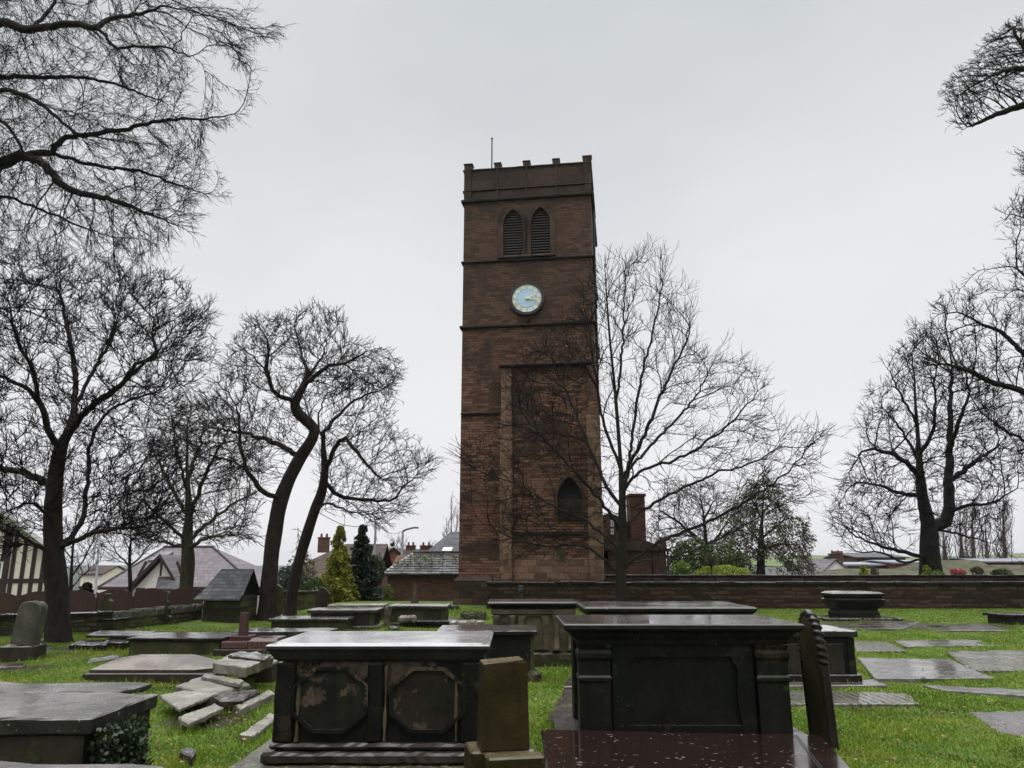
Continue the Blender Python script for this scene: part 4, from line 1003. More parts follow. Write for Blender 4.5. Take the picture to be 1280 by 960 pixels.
# louvred opening and small stub merlons seen along the side are covered by the loops above; side drainpipe
b = MB(); b.tube([(hw + .08, 1.1, z_str4), (hw + .08, 1.1, z_str1 - .3)], .05, 8); b.build('rainwater_pipe', MT['iron'], tower)

# ------------------------------------------------------------------ church remains right of the tower (behind)
O = Vector((YP(760, 700, 37).x, 37.0, 0))
ch = empty('church_building', O, 0, 'low brown brick church remains with a tall red chimney right of the tower', 'building')
def CF(px, py, y=37.0): p = YP(px, py, y); return p.x - O.x, p.z
b = MB(); zg = CF(800, 688)[1]
x1 = CF(833, 700)[0]; b.box(0, x1, 0, 4, -1, zg, .02); b.build('wall', MT['church_brick'], ch)
b = MB(); xa, xb_ = CF(789, 640)[0], CF(808, 640)[0]; zt = CF(800, 620)[1]
b.box(xa, xb_, .3, 1.5, zg, zt, .02); b.box(xa - .06, xb_ + .06, .24, 1.56, zt, zt + .14, .02); b.build('chimney', MT['chimney_brick'], ch)
b = MB(); b.prism_y([(-.2, zg), (x1 + .25, zg), (x1 * .55, zg + .55), (-.2, zg + .55)], -.2, 4.2); b.build('roof', MT['tile_brown'], ch)
b = MB(); b.box(CF(823, 660)[0], x1 + .02, -.05, -.003, CF(823, 672)[1], zg - .05); b.build('red_panel', MT['chimney_brick'], ch)
b = MB(); b.tube([(x1 + .06, -.06, -.8), (x1 + .06, -.06, zg)], .05, 8); b.build('drainpipe', MT['iron'], ch)
b = MB(); b.tube([(CF(816, 700)[0], -.06, -.8), (CF(816, 700)[0], -.06, zg)], .05, 8); b.build('drainpipe', MT['iron'], ch)
b = MB(); y2 = .9; b.prism_y([(-1.2, zg - .5), (CF(789, 660)[0] - .01, zg - .5), (CF(789, 660)[0] - .01, CF(789, 652)[1]), (CF(768, 640)[0], CF(768, 640)[1]), (-1.2, CF(757, 647)[1])], y2, 3.6); b.build('gable_wall', MT['church_brick'], ch)
for px_, pz in ((768, (649, 657)), (768, (660, 667)), (782, (652, 660))):
    b = MB(); a_, c_ = CF(px_ - 1.8, 655)[0], CF(px_ + 1.8, 655)[0]; b.box(a_, c_, y2 - .06, y2 - .004, CF(768, pz[1])[1], CF(768, pz[0])[1]); wf = b.build('window', MT['upvc'], ch)
    b = MB(); b.box(a_ + .04, c_ - .04, y2 - .066, y2 - .058, CF(768, pz[1])[1] + .05, CF(768, pz[0])[1] - .05); b.build('pane', MT['glass'], wf)

# ------------------------------------------------------------------ yard wall + terrace
YW = 29.9
wx0 = YP(608, 740, YW).x
wall_z = zat(727, YW)
w_ = empty('stone_wall', (wx0, YW, 0), 0, 'long dark coursed sandstone retaining wall running from the tower to the right edge', 'wall')
b = MB(); Lw = 30
b.box(0, Lw, 0, .45, -.3, wall_z - .12, .01); b.build('wall_face', MT['yard_wall'], w_)
b = MB(); x = 0
while x < Lw:
    l = random.uniform(.55, 1.15); b.box(x + .004, min(x + l, Lw) - .004, -.05 + random.uniform(-.012, .012), .5, wall_z - .12 + random.uniform(-.004, .004), wall_z + random.uniform(-.025, .012), .015, .012); x += l
b.build('coping', MT['slab_dark'], w_)
b = MB(); px0 = YP(651, 740, YW).x - wx0; b.box(px0 - .1, px0 + .12, -.1, .003, -.2, wall_z - .13, .02, .02); b.box(px0 - .12, px0 + .06, -.13, .003, wall_z - .40, wall_z - .26, .02); b.build('iron_cramp', MT['iron'], w_)
# garden behind it, one step higher, with a low back wall
tz = wall_z + .10
b = MB(); b.box(wx0 + 6.2, wx0 + Lw, YW + .5, 47, -2.5, tz - .12); ter = b.build('garden_terrace', MT['soil']); tag(ter, kind='structure')
bw = empty('stone_wall', (YP(757, 720, 31.6).x, 31.6, 0), 0, 'thin second wall with a wet pale coping just above the retaining wall', 'wall')
zb = zat(718.5, 31.6)
b = MB(); b.box(0, 24, 0, .3, tz - .5, zb - .07, .01); b.build('wall_face', MT['yard_wall'], bw)
b = MB(); x = 0
while x < 24:
    l = random.uniform(.7, 1.5); b.box(x + .004, x + l - .004, -.04, .34, zb - .07, zb + random.uniform(-.012, .006), .012, .01); x += l
b.build('coping', MT['slab_dark'], bw)
# ------------------------------------------------------------------ graves
def octagon(cx, cz, rx, rz, k=.42):
    return [(cx - rx * k, cz - rz), (cx + rx * k, cz - rz), (cx + rx, cz - rz * k), (cx + rx, cz + rz * k), (cx + rx * k, cz + rz), (cx - rx * k, cz + rz), (cx - rx, cz + rz * k), (cx - rx, cz - rz * k)]
def base_from(pxl, pxr, pyb):
    a, c = G(pxl, pyb), G(pxr, pyb); return (a.x + c.x) / 2, a.y, c.x - a.x
def moulded_slab(b, x0, x1, y0, y1, z0, z1, lip=.035, under=.07):
    """slab with a rolled lip, stepping in below"""
    t = z1 - z0
    b.rects([(x0 + under, x1 - under, y0 + under, y1 - under, z0), (x0 + under * .8, x1 - under * .8, y0 + under * .8, y1 - under * .8, z0 + t * .25), (x0 + .012, x1 - .012, y0 + .012, y1 - .012, z0 + t * .55),
             (x0, x1, y0, y1, z0 + t * .62), (x0, x1, y0, y1, z1 - .022), (x0 + .022, x1 - .022, y0 + .022, y1 - .022, z1), (x0 + lip + .02, x1 - lip - .02, y0 + lip + .02, y1 - lip - .02, z1 + .001)])
def tomb(label, xc, y0, L, W, H, over=.08, st=.12, body='green_stone', slab='slab_dark', plain_slab=True, pil=None, panel=None, step=None, rz=0, z0=0, name='chest_tomb', group=None, cat='tomb', moulded=False, chip=.012):
    """chest tomb, front face of the body at y0, local origin at front centre"""
    t = empty(name, (xc, y0, z0), rz, label, cat, group)
    hb = H - st; h2 = L / 2
    b = MB(); b.box(-h2, h2, 0, W, -.15, hb, .012, chip); b.build('body', MT[body], t)
    b = MB()
    if moulded: moulded_slab(b, -h2 - over, h2 + over, -over, W + over, hb, H)
    else: b.box(-h2 - over, h2 + over, -over, W + over, hb + .001, H, .012, chip * 1.4)
    b.build('slab', MT[slab], t)
    if pil:
        pw, pm, pp = pil
        for sx in (-1, 1):
            for yy in ((-pp, .02), (W - .02, W + pp)):
                b = MB(); a, c = (sx * h2 - sx * pw, sx * h2 + sx * pp * .8); b.box(min(a, c), max(a, c), yy[0], yy[1] + (pw if yy[0] < 0 else 0) - .02, 0, hb - .003, .012, .012); b.build('pilaster', MT[pm], t)
    if panel:
        n, pm = panel; pw0 = (pil[0] if pil else .06); span = (L - 2 * pw0) / n
        for k in range(n):
            x0 = -h2 + pw0 + span * k + span * .09; x1 = x0 + span * .82
            b = MB(); b.box(x0, x1, -.022, .01, hb * .16, hb * .86, .014, .008); b.build('panel', MT[pm], t)
        b = MB(); b.box(W * 0 + h2 - .01, h2 + .022, W * .14, W * .86, hb * .16, hb * .86, .012, .008); b.build('panel', MT[pm], t)
    if step:
        for k, (ov, h) in enumerate(step):
            b = MB(); zt = h; zb = step[k + 1][1] if k + 1 < len(step) else -.15
            b.box(-h2 - ov, h2 + ov, -ov, W + ov, zb + (.001 if k + 1 < len(step) else 0), zt, .012, chip); b.build('step', MT['step_stone'] if body != 'black_stone' else MT['slab_dark'], t)
    return t

# -- the big peeling tomb left of centre
Yc = 6.15
xl, xr = YP(346, 870, Yc).x, YP(598, 870, Yc).x
C_L = xr - xl; C_x = (xl + xr) / 2; zT = zat(806, Yc - .1); zB = .20
Wc = 1.02
tc_ = empty('chest_tomb', (C_x, Yc, 0), 0, 'black peeling chest tomb with two octagonal panels and a wet top painted pale with sheen, on lichened steps', 'tomb')
h2 = C_L / 2; hb = zT - .10
b = MB(); b.box(-h2 + .02, h2 - .02, .02, Wc, zB, hb, .01, .02); b.build('body', MT['black_peel'], tc_)
b = MB(); ov = .085; b.rects([(-h2 - .0, h2 + .0, 0, Wc + .02, hb - .03), (-h2 - .03, h2 + .03, -.03, Wc + .05, hb - .005), (-h2 - ov * .7, h2 + ov * .7, -ov * .7, Wc + ov * .7, hb + .045), (-h2 - ov, h2 + ov, -ov, Wc + ov, hb + .068), (-h2 - ov, h2 + ov, -ov, Wc + ov, zT - .012), (-h2 - ov + .016, h2 + ov - .016, -ov + .016, Wc + ov - .016, zT),
    (-h2 - ov + .06, h2 + ov - .06, -ov + .06, Wc + ov - .06, zT + .001), (-h2 - ov + .066, h2 + ov - .066, -ov + .066, Wc + ov - .066, zT + .005)])
b.build('slab', MT['slab_pale_sheen'], tc_)
b = MB(); b.box(-h2 - .07, h2 + .07, -.085, Wc + .08, zB, zB + .085, .02, .03); b.box(-h2 - .03, h2 + .03, -.04, Wc + .04, zB + .087, zB + .139, .02, .025); b.build('base_mould', MT['brown_stone'], tc_)
for sx in (-1, 1):
    for yy in (0, Wc - .16):
        b = MB(); x0 = -h2 - .015 if sx < 0 else h2 - .13; b.box(x0, x0 + .145, yy - .02, yy + .15, zB + .14, hb - .035, .012, .012); b.build('pilaster', MT['black_stone'], tc_)
    b = MB(); x0 = sx * (h2 - .165); b.box(x0 - .014, x0 + .014, -.026, .03, zB + .14, hb - .16, .008, .018); b.build('colonnette', MT['tan_edge'], tc_)
for yy in (.2, Wc - .22):
    b = MB(); b.box(h2 - .01, h2 + .03, yy - .02, yy + .02, zB + .14, hb - .05, .012, .01); b.build('colonnette', MT['tan_edge'], tc_)
b = MB(); b.box(-.075, .045, -.03, .03, zB + .14, hb - .035, .015, .015); b.build('pilaster', MT['black_stone'], tc_)
b = MB(); b.box(.048, .074, -.03, .03, zB + .14, hb - .06, .008, .02); b.build('colonnette', MT['tan_edge'], tc_)
for cxx, w2 in ((-.43 * h2 - .03, .285), (.50 * h2, .285)):
    czz = (zB + .14 + hb) / 2; o1 = octagon(cxx, czz, w2, .232); o2 = octagon(cxx, czz, w2 - .028, .205)
    ring(o1, o2, -.028, .03).build('panel_moulding', MT['black_peel'], tc_)
    b = MB(); b.prism_y(o2, -.004, .03); b.build('panel', MT['peel_panel'], tc_)
b = MB(); b.box(-h2 - .20, h2 + .17, -.30, Wc + .2, .146, zB - .001, .014, .035, 1); b.build('step', MT['step_stone'], tc_)
b = MB(); b.box(-h2 - .36, h2 + .16, -.80, Wc + .35, -.15, .145, .016, .02); b.build('step', MT['step_stone'], tc_)

# -- the big black tomb right of centre
Yf = 7.47
xl, xr = YP(724, 860, Yf).x, YP(986, 860, Yf).x
tf = empty('chest_tomb', ((xl + xr) / 2, Yf, 0), 0, 'largest soot-black chest tomb with fat corner pilasters, right of the tower foot', 'tomb')
h2 = (xr - xl) / 2; zT = zat(780, Yf - .14); Wf = 1.02; hb = zT - .17
b = MB(); b.box(-h2 + .05, h2 - .05, .06, Wf, .1, hb, .01, .015); b.build('body', MT['black_stone'], tf)
b = MB(); ov = .14
b.rects([(-h2 - .01, h2 + .01, -.01, Wf + .06, hb - .02), (-h2 - .02, h2 + .02, -.02, Wf + .07, hb + .02), (-h2 - .06, h2 + .06, -.06, Wf + .11, hb + .06), (-h2 - .075, h2 + .075, -.075, Wf + .12, hb + .085), (-h2 - ov * .93, h2 + ov * .93, -ov * .93, Wf + ov + .04, hb + .115), (-h2 - ov, h2 + ov, -ov, Wf + ov + .05, hb + .125), (-h2 - ov, h2 + ov, -ov, Wf + ov + .05, zT - .012), (-h2 - ov + .012, h2 + ov - .012, -ov + .012, Wf + ov + .04, zT)])
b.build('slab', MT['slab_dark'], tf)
def fat_pilaster(x0, x1, par):
    b = MB(); y0, y1 = -.03, .22
    cx_, w_2 = (x0 + x1) / 2, (x1 - x0) / 2
    lv = [(1.12, .0), (1.12, .10), (1.0, .14), (1.0, .16), (.98, hb * .62), (1.06, hb * .64), (1.06, hb * .67), (.98, hb * .69), (1.0, hb * .82), (1.10, hb * .86), (1.10, hb * .9), (1.0, hb * .93), (1.08, hb - .022)]
    b.rects([(cx_ - w_2 * k, cx_ + w_2 * k, y0 - (k - 1) * .2, y1, z + .1 if z < .01 else z) for k, z in lv if z > .09 or z == 0])
    b.build('pilaster', MT['black_stone'], par)
pw = .285
for x0 in (-h2, h2 - pw): fat_pilaster(x0, x0 + pw, tf)
for x0 in (-h2, h2 - pw):
    b = MB(); b.box(x0 + .01, x0 + pw - .01, Wf - .2, Wf + .05, .1, hb - .02, .012); b.build('pilaster', MT['black_stone'], tf)
# framed panel with an incurved frame
b = MB(); xi = h2 - pw - .02
fr = [(-xi, .12), (xi, .12), (xi, hb - .03), (-xi, hb - .03)]
n = 6
inner = [(-xi + .13, .2), (xi - .13, .2)] + [(xi - .13 - .03 * math.sin(k / n * math.pi), .2 + (hb - .34) * k / n) for k in range(1, n)] + [(xi - .2, hb - .13), (-xi + .2, hb - .13)] + [(-xi + .13 + .03 * math.sin(k / n * math.pi), .2 + (hb - .34) * k / n) for k in range(n - 1, 0, -1)]
b.wall(-xi, xi, .12, hb - .03, [inner], .015, .05); b.build('panel_frame', MT['black_stone'], tf)
b = MB(); b.box(-h2 - .20, h2 + .20, -.16, Wf + .22, -.15, .105, .02, .008); b.build('step', MT['slab_dark'], tf)
# -- broad-slabbed tomb behind the black one
x_, y_, L_ = base_from(742, 930, 845)
yG = 10.9; xl, xr = YP(738, 760, yG).x, YP(934, 760, yG).x
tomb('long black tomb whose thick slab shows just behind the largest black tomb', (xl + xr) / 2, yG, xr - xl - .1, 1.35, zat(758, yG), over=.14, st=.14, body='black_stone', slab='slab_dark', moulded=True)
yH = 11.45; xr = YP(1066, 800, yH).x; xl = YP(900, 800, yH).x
tomb('low chest tomb with a wet slab painted with a white gleam and panelled sides beside the rope-edged headstone', (xl + xr) / 2, yH, xr - xl, .95, zat(788, yH), over=.06, st=.09, body='black_stone', slab='slab_white_sheen', pil=(.10, 'black_stone', .02), panel=(3, 'brown_stone'), step=[(.06, .12)])
# -- ornate buff tomb in front of the tower wall
yJ = 13.5; xl, xr = YP(614, 780, yJ).x, YP(720, 780, yJ).x
tj = tomb('carved buff chest tomb with worn arched side panels below the tower buttress', (xl + xr) / 2, yJ, xr - xl - .06, 1.0, zat(752, yJ), over=.09, st=.12, body='buff_stone', slab='slab_dark', moulded=True)
h2 = (xr - xl - .06) / 2; hb = zat(752, yJ) - .12
b = MB(); b.box(-h2 - .03, h2 + .03, -.05, .02, hb - .09, hb - .003, .012, .01); b.build('frieze', MT['buff_stone'], tj)
for px_ in (-h2 + .06, -h2 + .32, h2 - .3, h2 - .06):
    b = MB(); b.lathe([(.055, .22), (.075, .24), (.055, .28), (.045, .5), (.05, hb - .2), (.075, hb - .12), (.07, hb - .1)], 10, Matrix.Translation((px_, -.03, 0))); b.build('colonnette', MT['buff_stone'], tj, smooth=True)
b = MB(); b.wall(-h2 + .42, h2 - .42, .24, hb - .1, [octagon(0, (.24 + hb - .1) / 2, h2 - .52, (hb - .36) / 2, .75)], -.035, .05); b.build('panel_frame', MT['buff_stone'], tj)
ring(arch(-h2 + .12, -h2 + .27, .30, hb - .16), arch(-h2 + .15, -h2 + .24, .32, hb - .2), -.04, .02).build('niche_frame', MT['buff_stone'], tj)
b = MB(); b.box(-h2 - .05, h2 + .05, -.09, 1.05, -.15, .2, .03, .04); b.build('base_mould', MT['green_stone'], tj)
# -- tomb half behind the peeling one
yK = 11.7; xl, xr = YP(548, 800, yK).x, YP(668, 800, yK).x
tk = tomb('dark plain-sided chest tomb half hidden behind the peeling tomb', (xl + xr) / 2, yK, xr - xl - .02, 1.0, zat(788, yK), over=.05, st=.07, body='black_stone', slab='slab_dark', pil=(.05, 'green_stone', .012))
b = MB(); b.box((xr - xl) / 2 - .1, (xr - xl) / 2 + .1, -.08, .25, -.1, .14, .05, .06); b.build('broken_foot', MT['green_stone'], tk)
# -- left of the tower foot: a cluster of low chests
def tb(label, pl, pr, ptop, pbase, W, **k):
    x, y, L = base_from(pl, pr, pbase); z0 = k.pop('z0', 0)
    H = zat(ptop, y) ; k.setdefault('over', .09)
    return tomb(label, x, y, L - 2 * k['over'] * .0, W, H, **k)
tl = tb('chest tomb with a greenish end and a broken block before it, left of the tower', 488, 556, 757, 782, 1.0, over=.08, st=.09, body='green_stone', slab='slab_grey', step=[(.14, .08)], pil=(.12, 'green_stone', .015))
tm_ = tb('chest tomb with a brown side and mossy right end, under the dark conifer', 388, 466, 762, 786, .95, over=.09, st=.09, body='brown_stone', slab='slab_grey', pil=(.1, 'green_stone', .015), step=[(.16, .07)])
tb('long chest tomb showing only its pale slab behind the brown-sided tomb', 412, 476, 756, 776, .85, over=.08, st=.08, body='brown_stone', slab='slab_pale')
tb('low chest tomb with a purplish slab and bright green mossy end', 338, 432, 773, 789, 1.0, over=.06, st=.08, body='green_stone', slab='slab_grey')
tb('thick low slab tomb behind the red granite pedestal', 292, 408, 789, 803, .85, over=.04, st=.13, body='brown_stone', slab='slab_grey')
tq = tb('low buff-sided chest tomb behind the coffin-shaped stone', 160, 274, 797, 819, 1.1, over=.05, st=.06, body='green_stone', slab='slab_dark')
tz_ = tb('small olive-green chest with a thin dark lid beside the left bole', 98, 141, 773.5, 790, .7, over=.05, st=.05, body='green_stone', slab='slab_dark')
tb('dark thin-lidded low tomb at the far right of the lawn', 1262, 1330, 768, 781, 1.0, over=.08, st=.08, body='brown_stone', slab='slab_dark')
# stone block lying before the cluster
def block(label, pxl, pxr, pyb, pyt, depth, mat_, name='stone_block', rz=0, z0=0, bev=.02, chip=.03, tilt=(0, 0), cat='stone', group=None, prof=None):
    a, c = G(pxl, pyb, z0), G(pxr, pyb, z0); h = zat(pyt, a.y) - z0
    b = MB(); L = c.x - a.x; b.box(-L / 2, L / 2, 0, depth, 0, max(h, .03), bev, chip)
    o = b.build(name, MT[mat_], loc=((a.x + c.x) / 2, a.y, z0 - .01)); o.rotation_euler = (tilt[0], tilt[1], rz); return tag(o, label, cat, group)
block('rounded broken stone block lying in front of the greenish-ended tomb', 497, 520, 779, 769, .35, 'slab_pale', z0=.10, bev=.05, chip=.05)
block('small tumbled heap stone under the greenish-ended tomb, tinged orange', 484, 498, 789, 782, .3, 'brown_stone', bev=.05, chip=.06)
block('upright rough gatepost-like stub seen between the two cluster tombs', 479, 487, 784, 757, .25, 'buff_stone', bev=.03, chip=.05)
for lab, q in (('broad pale rubble slab piled left of the buff carved tomb', (562, 606, 786, 776, .5)), ('mossy rubble stone topmost of the pile left of the buff carved tomb', (575, 606, 775, 765, .5)), ('small flat rubble stone at the left foot of that pile beside the long slab', (556, 575, 782, 775, .4))):
    block(lab, *q, 'green_stone' if 'mossy' in lab else 'slab_pale', bev=.03, chip=.06, rz=random.uniform(-.2, .2))
block('bright wet flat stone lying on the grass at the tower plinth', 558, 573, 762, 757, .5, 'slab_grey', bev=.01)
# -- coffin-shaped hipped stone
xR, yR, LR = base_from(102, 266, 852)
tr_ = empty('coffin_stone', (xR, yR, 0), 0, 'coffin-shaped grave cover with sloping pale diagonal-streaked top, on a dark moulded base', 'grave cover')
h2 = LR / 2; zb_ = zat(838, yR); ztop = zb_ + .12; WR = 1.25
b = MB(); b.rects([(-h2, h2, 0, WR, -.1), (-h2, h2, 0, WR, zb_ * .62), (-h2 + .02, h2 - .02, .02, WR - .02, zb_ * .66), (-h2 + .03, h2 - .03, .03, WR - .03, zb_ * .72)]); b.build('base', MT['brown_stone'], tr_)
b = MB(); hx = h2 - .06
L0 = [(-hx, .05), (hx * .72, .05), (hx, .30), (hx, WR * .62), (hx * .55, WR - .05), (-hx * .7, WR - .05)]
L1 = [(-hx * .74, .42), (hx * .40, .42), (hx * .48, .5), (hx * .48, WR * .6), (hx * .3, WR * .72), (-hx * .6, WR * .72)]
b.loft([[(x, y, zb_ * .72 + .002) for x, y in L0], [(x, y, zb_) for x, y in L0], [(x, y, ztop) for x, y in L1]]); b.build('lid', MT['coffin_stone'], tr_)
# -- broken slabs
def slab_quad(label, pts, z, th, mat_, name='broken_slab', cat='slab', bev=.012, chip=.02, zs=None, group=None):
    """pts: 4+ pixel corners of the top face at height z (or per-corner heights)"""
    W = [G(px, py, (zs[i] if zs else z)) for i, (px, py) in enumerate(pts)]
    c = sum(W, Vector()) / len(W); c.z = 0
    b = bmesh.new(); top = [b.verts.new(p - c) for p in W]; f = b.faces.new(top)
    r = bmesh.ops.extrude_face_region(b, geom=[f])
    for v in r['geom']:
        if isinstance(v, bmesh.types.BMVert): v.co.z -= th
    bmesh.ops.recalc_face_normals(b, faces=b.faces)
    bmesh.ops.bevel(b, geom=b.edges[:], offset=bev, segments=1, affect='EDGES')
    size = max((p - c).length for p in W); 
    for _ in range(5):
        es = [e for e in b.edges if e.calc_length() > size * .11]
        if not es: break
        bmesh.ops.subdivide_edges(b, edges=es, cuts=1, use_grid_fill=True)
    off = Vector((random.random() * 90, 0, 0)); b.normal_update()
    for v in b.verts:
        n = mnoise.noise(v.co * 6 + off) * .6 + mnoise.noise(v.co * 17 + off) * .4
        e = 1 if len({tuple(round(k, 1) for k in ff.normal) for ff in v.link_faces}) > 1 else .15
        v.co -= v.normal * chip * (n + .1) * e
    bmesh.ops.triangulate(b, faces=[f for f in b.faces if len(f.verts) > 4])
    me = bpy.data.meshes.new(name); b.to_mesh(me); b.free()
    o = link(name, me, MT[mat_], None, c); return tag(o, label, cat, group)
sb = [((267, 831), (310, 832), (342, 822), (300, 816), (276, 819)), .36]
bk = empty('broken_tomb', G(300, 848), 0, 'thick broken tomb slab with split layers propped on a small plinth beside the coffin-shaped stone', 'broken tomb')
def under(o, par):
    o.location = o.location - par.location; o.parent = par
    for k in ('label', 'category', 'group'):
        if k in o: del o[k]
    return o
under(slab_quad(None, ((265, 828), (308, 834), (342, 821), (322, 814.5), (287, 817)), .36, .13, 'slab_pale', 'slab', chip=.035), bk)
under(slab_quad(None, ((285, 819), (330, 824), (341, 818), (300, 813.5)), .395, .03, 'slab_grey', 'split_layer', chip=.02), bk)
b = MB(); p = G(318, 852); b.box(-.22, .26, -.02, .5, -.1, .23, .02, .02); o = b.build('plinth', MT['brown_stone'], bk); o.location = p - bk.location + Vector((-.05, .12, 0))
slab_quad('cream broken slab lying tilted against its neighbour, nearest the ivy', ((199, 869), (224, 885.5), (274, 866), (230, 862)), .2, .045, 'slab_pale', zs=(.17, .16, .19, .20))
slab_quad('wide grey broken slab lying flat between the propped slab and the cream one', ((219, 857), (262, 868), (314, 855), (304, 850), (252, 845)), .24, .06, 'slab_pale', zs=(.2, .18, .17, .19, .2))
slab_quad('narrow cream fragment sliding off the lowest stones above the red leaves', ((222, 896), (236, 904), (281, 883), (268, 879)), .1, .06, 'slab_pale', zs=(.1, .08, .12, .13))
slab_quad('long low kerb stone leading to the foot of the peeling tomb', ((293, 879), (300, 886), (344, 866), (338, 861)), .10, .14, 'slab_pale', chip=.03)
slab_quad('thin lip of stone wedged under the propped broken slab', ((252, 845), (256, 841), (305, 850), (300, 854)), .24, .06, 'slab_pale')
slab_quad('small dark square stone half sunk in the lawn by the ivy', ((224, 938), (240, 946), (246, 936), (234, 933)), .06, .1, 'brown_stone', name='stone_block', cat='stone')
slab_quad('pale flat slab in the grass running under the left end of the peeling tomb', ((299, 917), (318, 919), (348, 895), (338, 890)), .05, .08, 'slab_pale')
b_ = block('lower rubble course carrying the tilted broken slabs', 228, 300, 893, 872, .7, 'brown_stone', bev=.03, chip=.07)
# -- red granite pedestal on pink slabs
pg = empty('grave_monument', G(300, 820), 0, 'short polished red granite pillar on pink granite slabs and a grey kerb', 'monument')
def kid(b, nm, m, par, p): o = b.build(nm, MT[m], par); o.location = Vector(p) - par.location; return o
yP_ = G(300, 820).y
b = MB(); a, c = YP(266, 815, yP_).x, YP(345, 815, yP_).x; z1 = zat(812, yP_); b.box(a, c, yP_, yP_ + 1.0, -.1, z1, .01, .01); kid(b, 'kerb', 'brown_stone', pg, (0, 0, 0))
z2 = zat(802, yP_ + .08)
b = MB(); a, c = YP(276, 805, yP_ + .08).x, YP(309, 805, yP_ + .08).x; b.box(a, c, yP_ + .08, yP_ + .8, z1 + .001, z2, .012); kid(b, 'slab', 'pink_granite', pg, (0, 0, 0))
a2 = YP(345, 805, yP_ + .08).x
b = MB(); b.rects([(c + .012, a2, yP_ + .08, yP_ + .8, z1 + .001), (c + .012, a2, yP_ + .08, yP_ + .8, z2), (c + .06, a2, yP_ + .16, yP_ + .72, z2 + .05)]); kid(b, 'slab', 'pink_granite', pg, (0, 0, 0))
yy = yP_ + .3; z3 = zat(795, yy); a, c = YP(287, 798, yy).x, YP(313, 798, yy).x
b = MB(); b.box(a, c, yy, yy + .34, z2 + .001, z3, .01); kid(b, 'base', 'red_granite', pg, (0, 0, 0))
a, c = YP(297.5, 780, yy).x, YP(306, 780, yy).x; z4 = zat(766, yy + .1)
b = MB(); b.rects([(a - .01, c + .01, yy + .08, yy + .22, z3 + .001), (a, c, yy + .09, yy + .21, z4 - .02), (a, c, yy + .09, yy + .21, z4)]); kid(b, 'pillar', 'red_granite', pg, (0, 0, 0))
# -- near slab tombs at the lower left
def near_tomb(label, corners, z, th, bodymat, inset, zs=None):
    W = [G(px, py, z) for px, py in corners]; c = sum(W, Vector()) / 4; c.z = 0
    t = empty('chest_tomb', c, 0, label, 'tomb')
    o = slab_quad(None, corners, z, th, 'slab_grey', 'slab', chip=.025); under(o, t)
    I = [p + (c - p).normalized() * inset for p in W]
    b = MB(); b.prism([((p - c).x, (p - c).y) for p in I], -.1, z - th - .002); b.build('body', MT[bodymat], t); return t
n1 = near_tomb('broad grey-topped chest tomb overgrown with ivy at its corner, lower left', ((-260, 899), (115, 897), (199, 866), (-200, 863)), .74, .10, 'brown_stone', .055)
o = slab_quad(None, ((-210, 863.5), (146, 864.5), (193, 853), (-160, 850)), .73, .05, 'slab_grey', 'split_layer', chip=.03); under(o, n1)
near_tomb('nearest grey slab tomb, cut off by the bottom edge at the lower left', ((-700, 1130), (250, 1130), (209, 955), (-420, 944)), .72, .09, 'brown_stone', .12)
# -- stub monument in the foreground
Yd = 5.0
sd_ = empty('headstone_stub', (YP(632, 880, Yd).x, Yd, 0), R(11), 'dark olive pillar-like gravestone stub with a sloped top on a stepped base', 'gravestone')
w1 = YP(667, 880, Yd).x - YP(611, 880, Yd).x
zt = zat(826, Yd); zb2 = zat(938, Yd - .1)
b = MB(); b.loft([[(-w1 / 2 - .012, 0, zb2 - .02), (w1 / 2 + .012, 0, zb2 - .02), (w1 / 2 + .012, .17, zb2 - .02), (-w1 / 2 - .012, .17, zb2 - .02)],
        [(-w1 / 2, .005, zt - .02), (w1 / 2, .005, zt - .014), (w1 / 2, .165, zt - .008), (-w1 / 2, .165, zt - .014)], [(-w1 / 2 + .005, .01, zt - .014), (w1 / 2 - .022, .01, zt + .002), (w1 / 2 - .022, .16, zt + .008), (-w1 / 2 + .005, .16, zt - .008)]])
b.build('shaft', MT['olive_stone'], sd_)
b = MB(); b.box(-w1 / 2 + .0, w1 / 2 + .075, -.16, -.003, -.1, zb2 - .025, .012, .01); b.build('front_ledge', MT['olive_stone'], sd_)
b = MB(); b.box(-w1 / 2 - .075, w1 / 2 + .05, -.001, .3, -.1, zb2 - .022, .012, .01); b.build('base', MT['olive_stone'], sd_)
# -- polished maroon granite grave at the bottom right
zE = .22
E = [G(676, 911.5, zE), G(1026, 918.5, zE), G(1112, 1010, zE), G(690, 1010, zE)]
ce = sum(E, Vector()) / 4; ce.z = 0
te = empty('granite_grave', ce, 0, 'mirror-wet maroon granite grave cover with double incised border at the bottom right', 'grave cover')
b = MB(); b.prism([((p - ce).x, (p - ce).y) for p in E], zE - .08, zE, bev=.014); b.build('slab', MT['granite'], te)
b = MB(); b.prism([((p - ce).x * .96, (p - ce).y * .94) for p in E], -.1, zE - .0805); b.build('body', MT['brown_stone'], te)
d_ = (E[2] - E[1]); 
for k, offx in enumerate((.235, .215)):
    b = MB(); p, q = E[1] + Vector((-offx, 0, 0)), E[2] + Vector((-offx, 0, 0)); p, q = p - ce, q - ce
    b.quad((p.x, p.y - .01, zE + .0015), (p.x + .009, p.y - .01, zE + .0015), (q.x + .009, q.y, zE + .0015), (q.x, q.y, zE + .0015)); b.build('incised_line', MT['iron'], te)
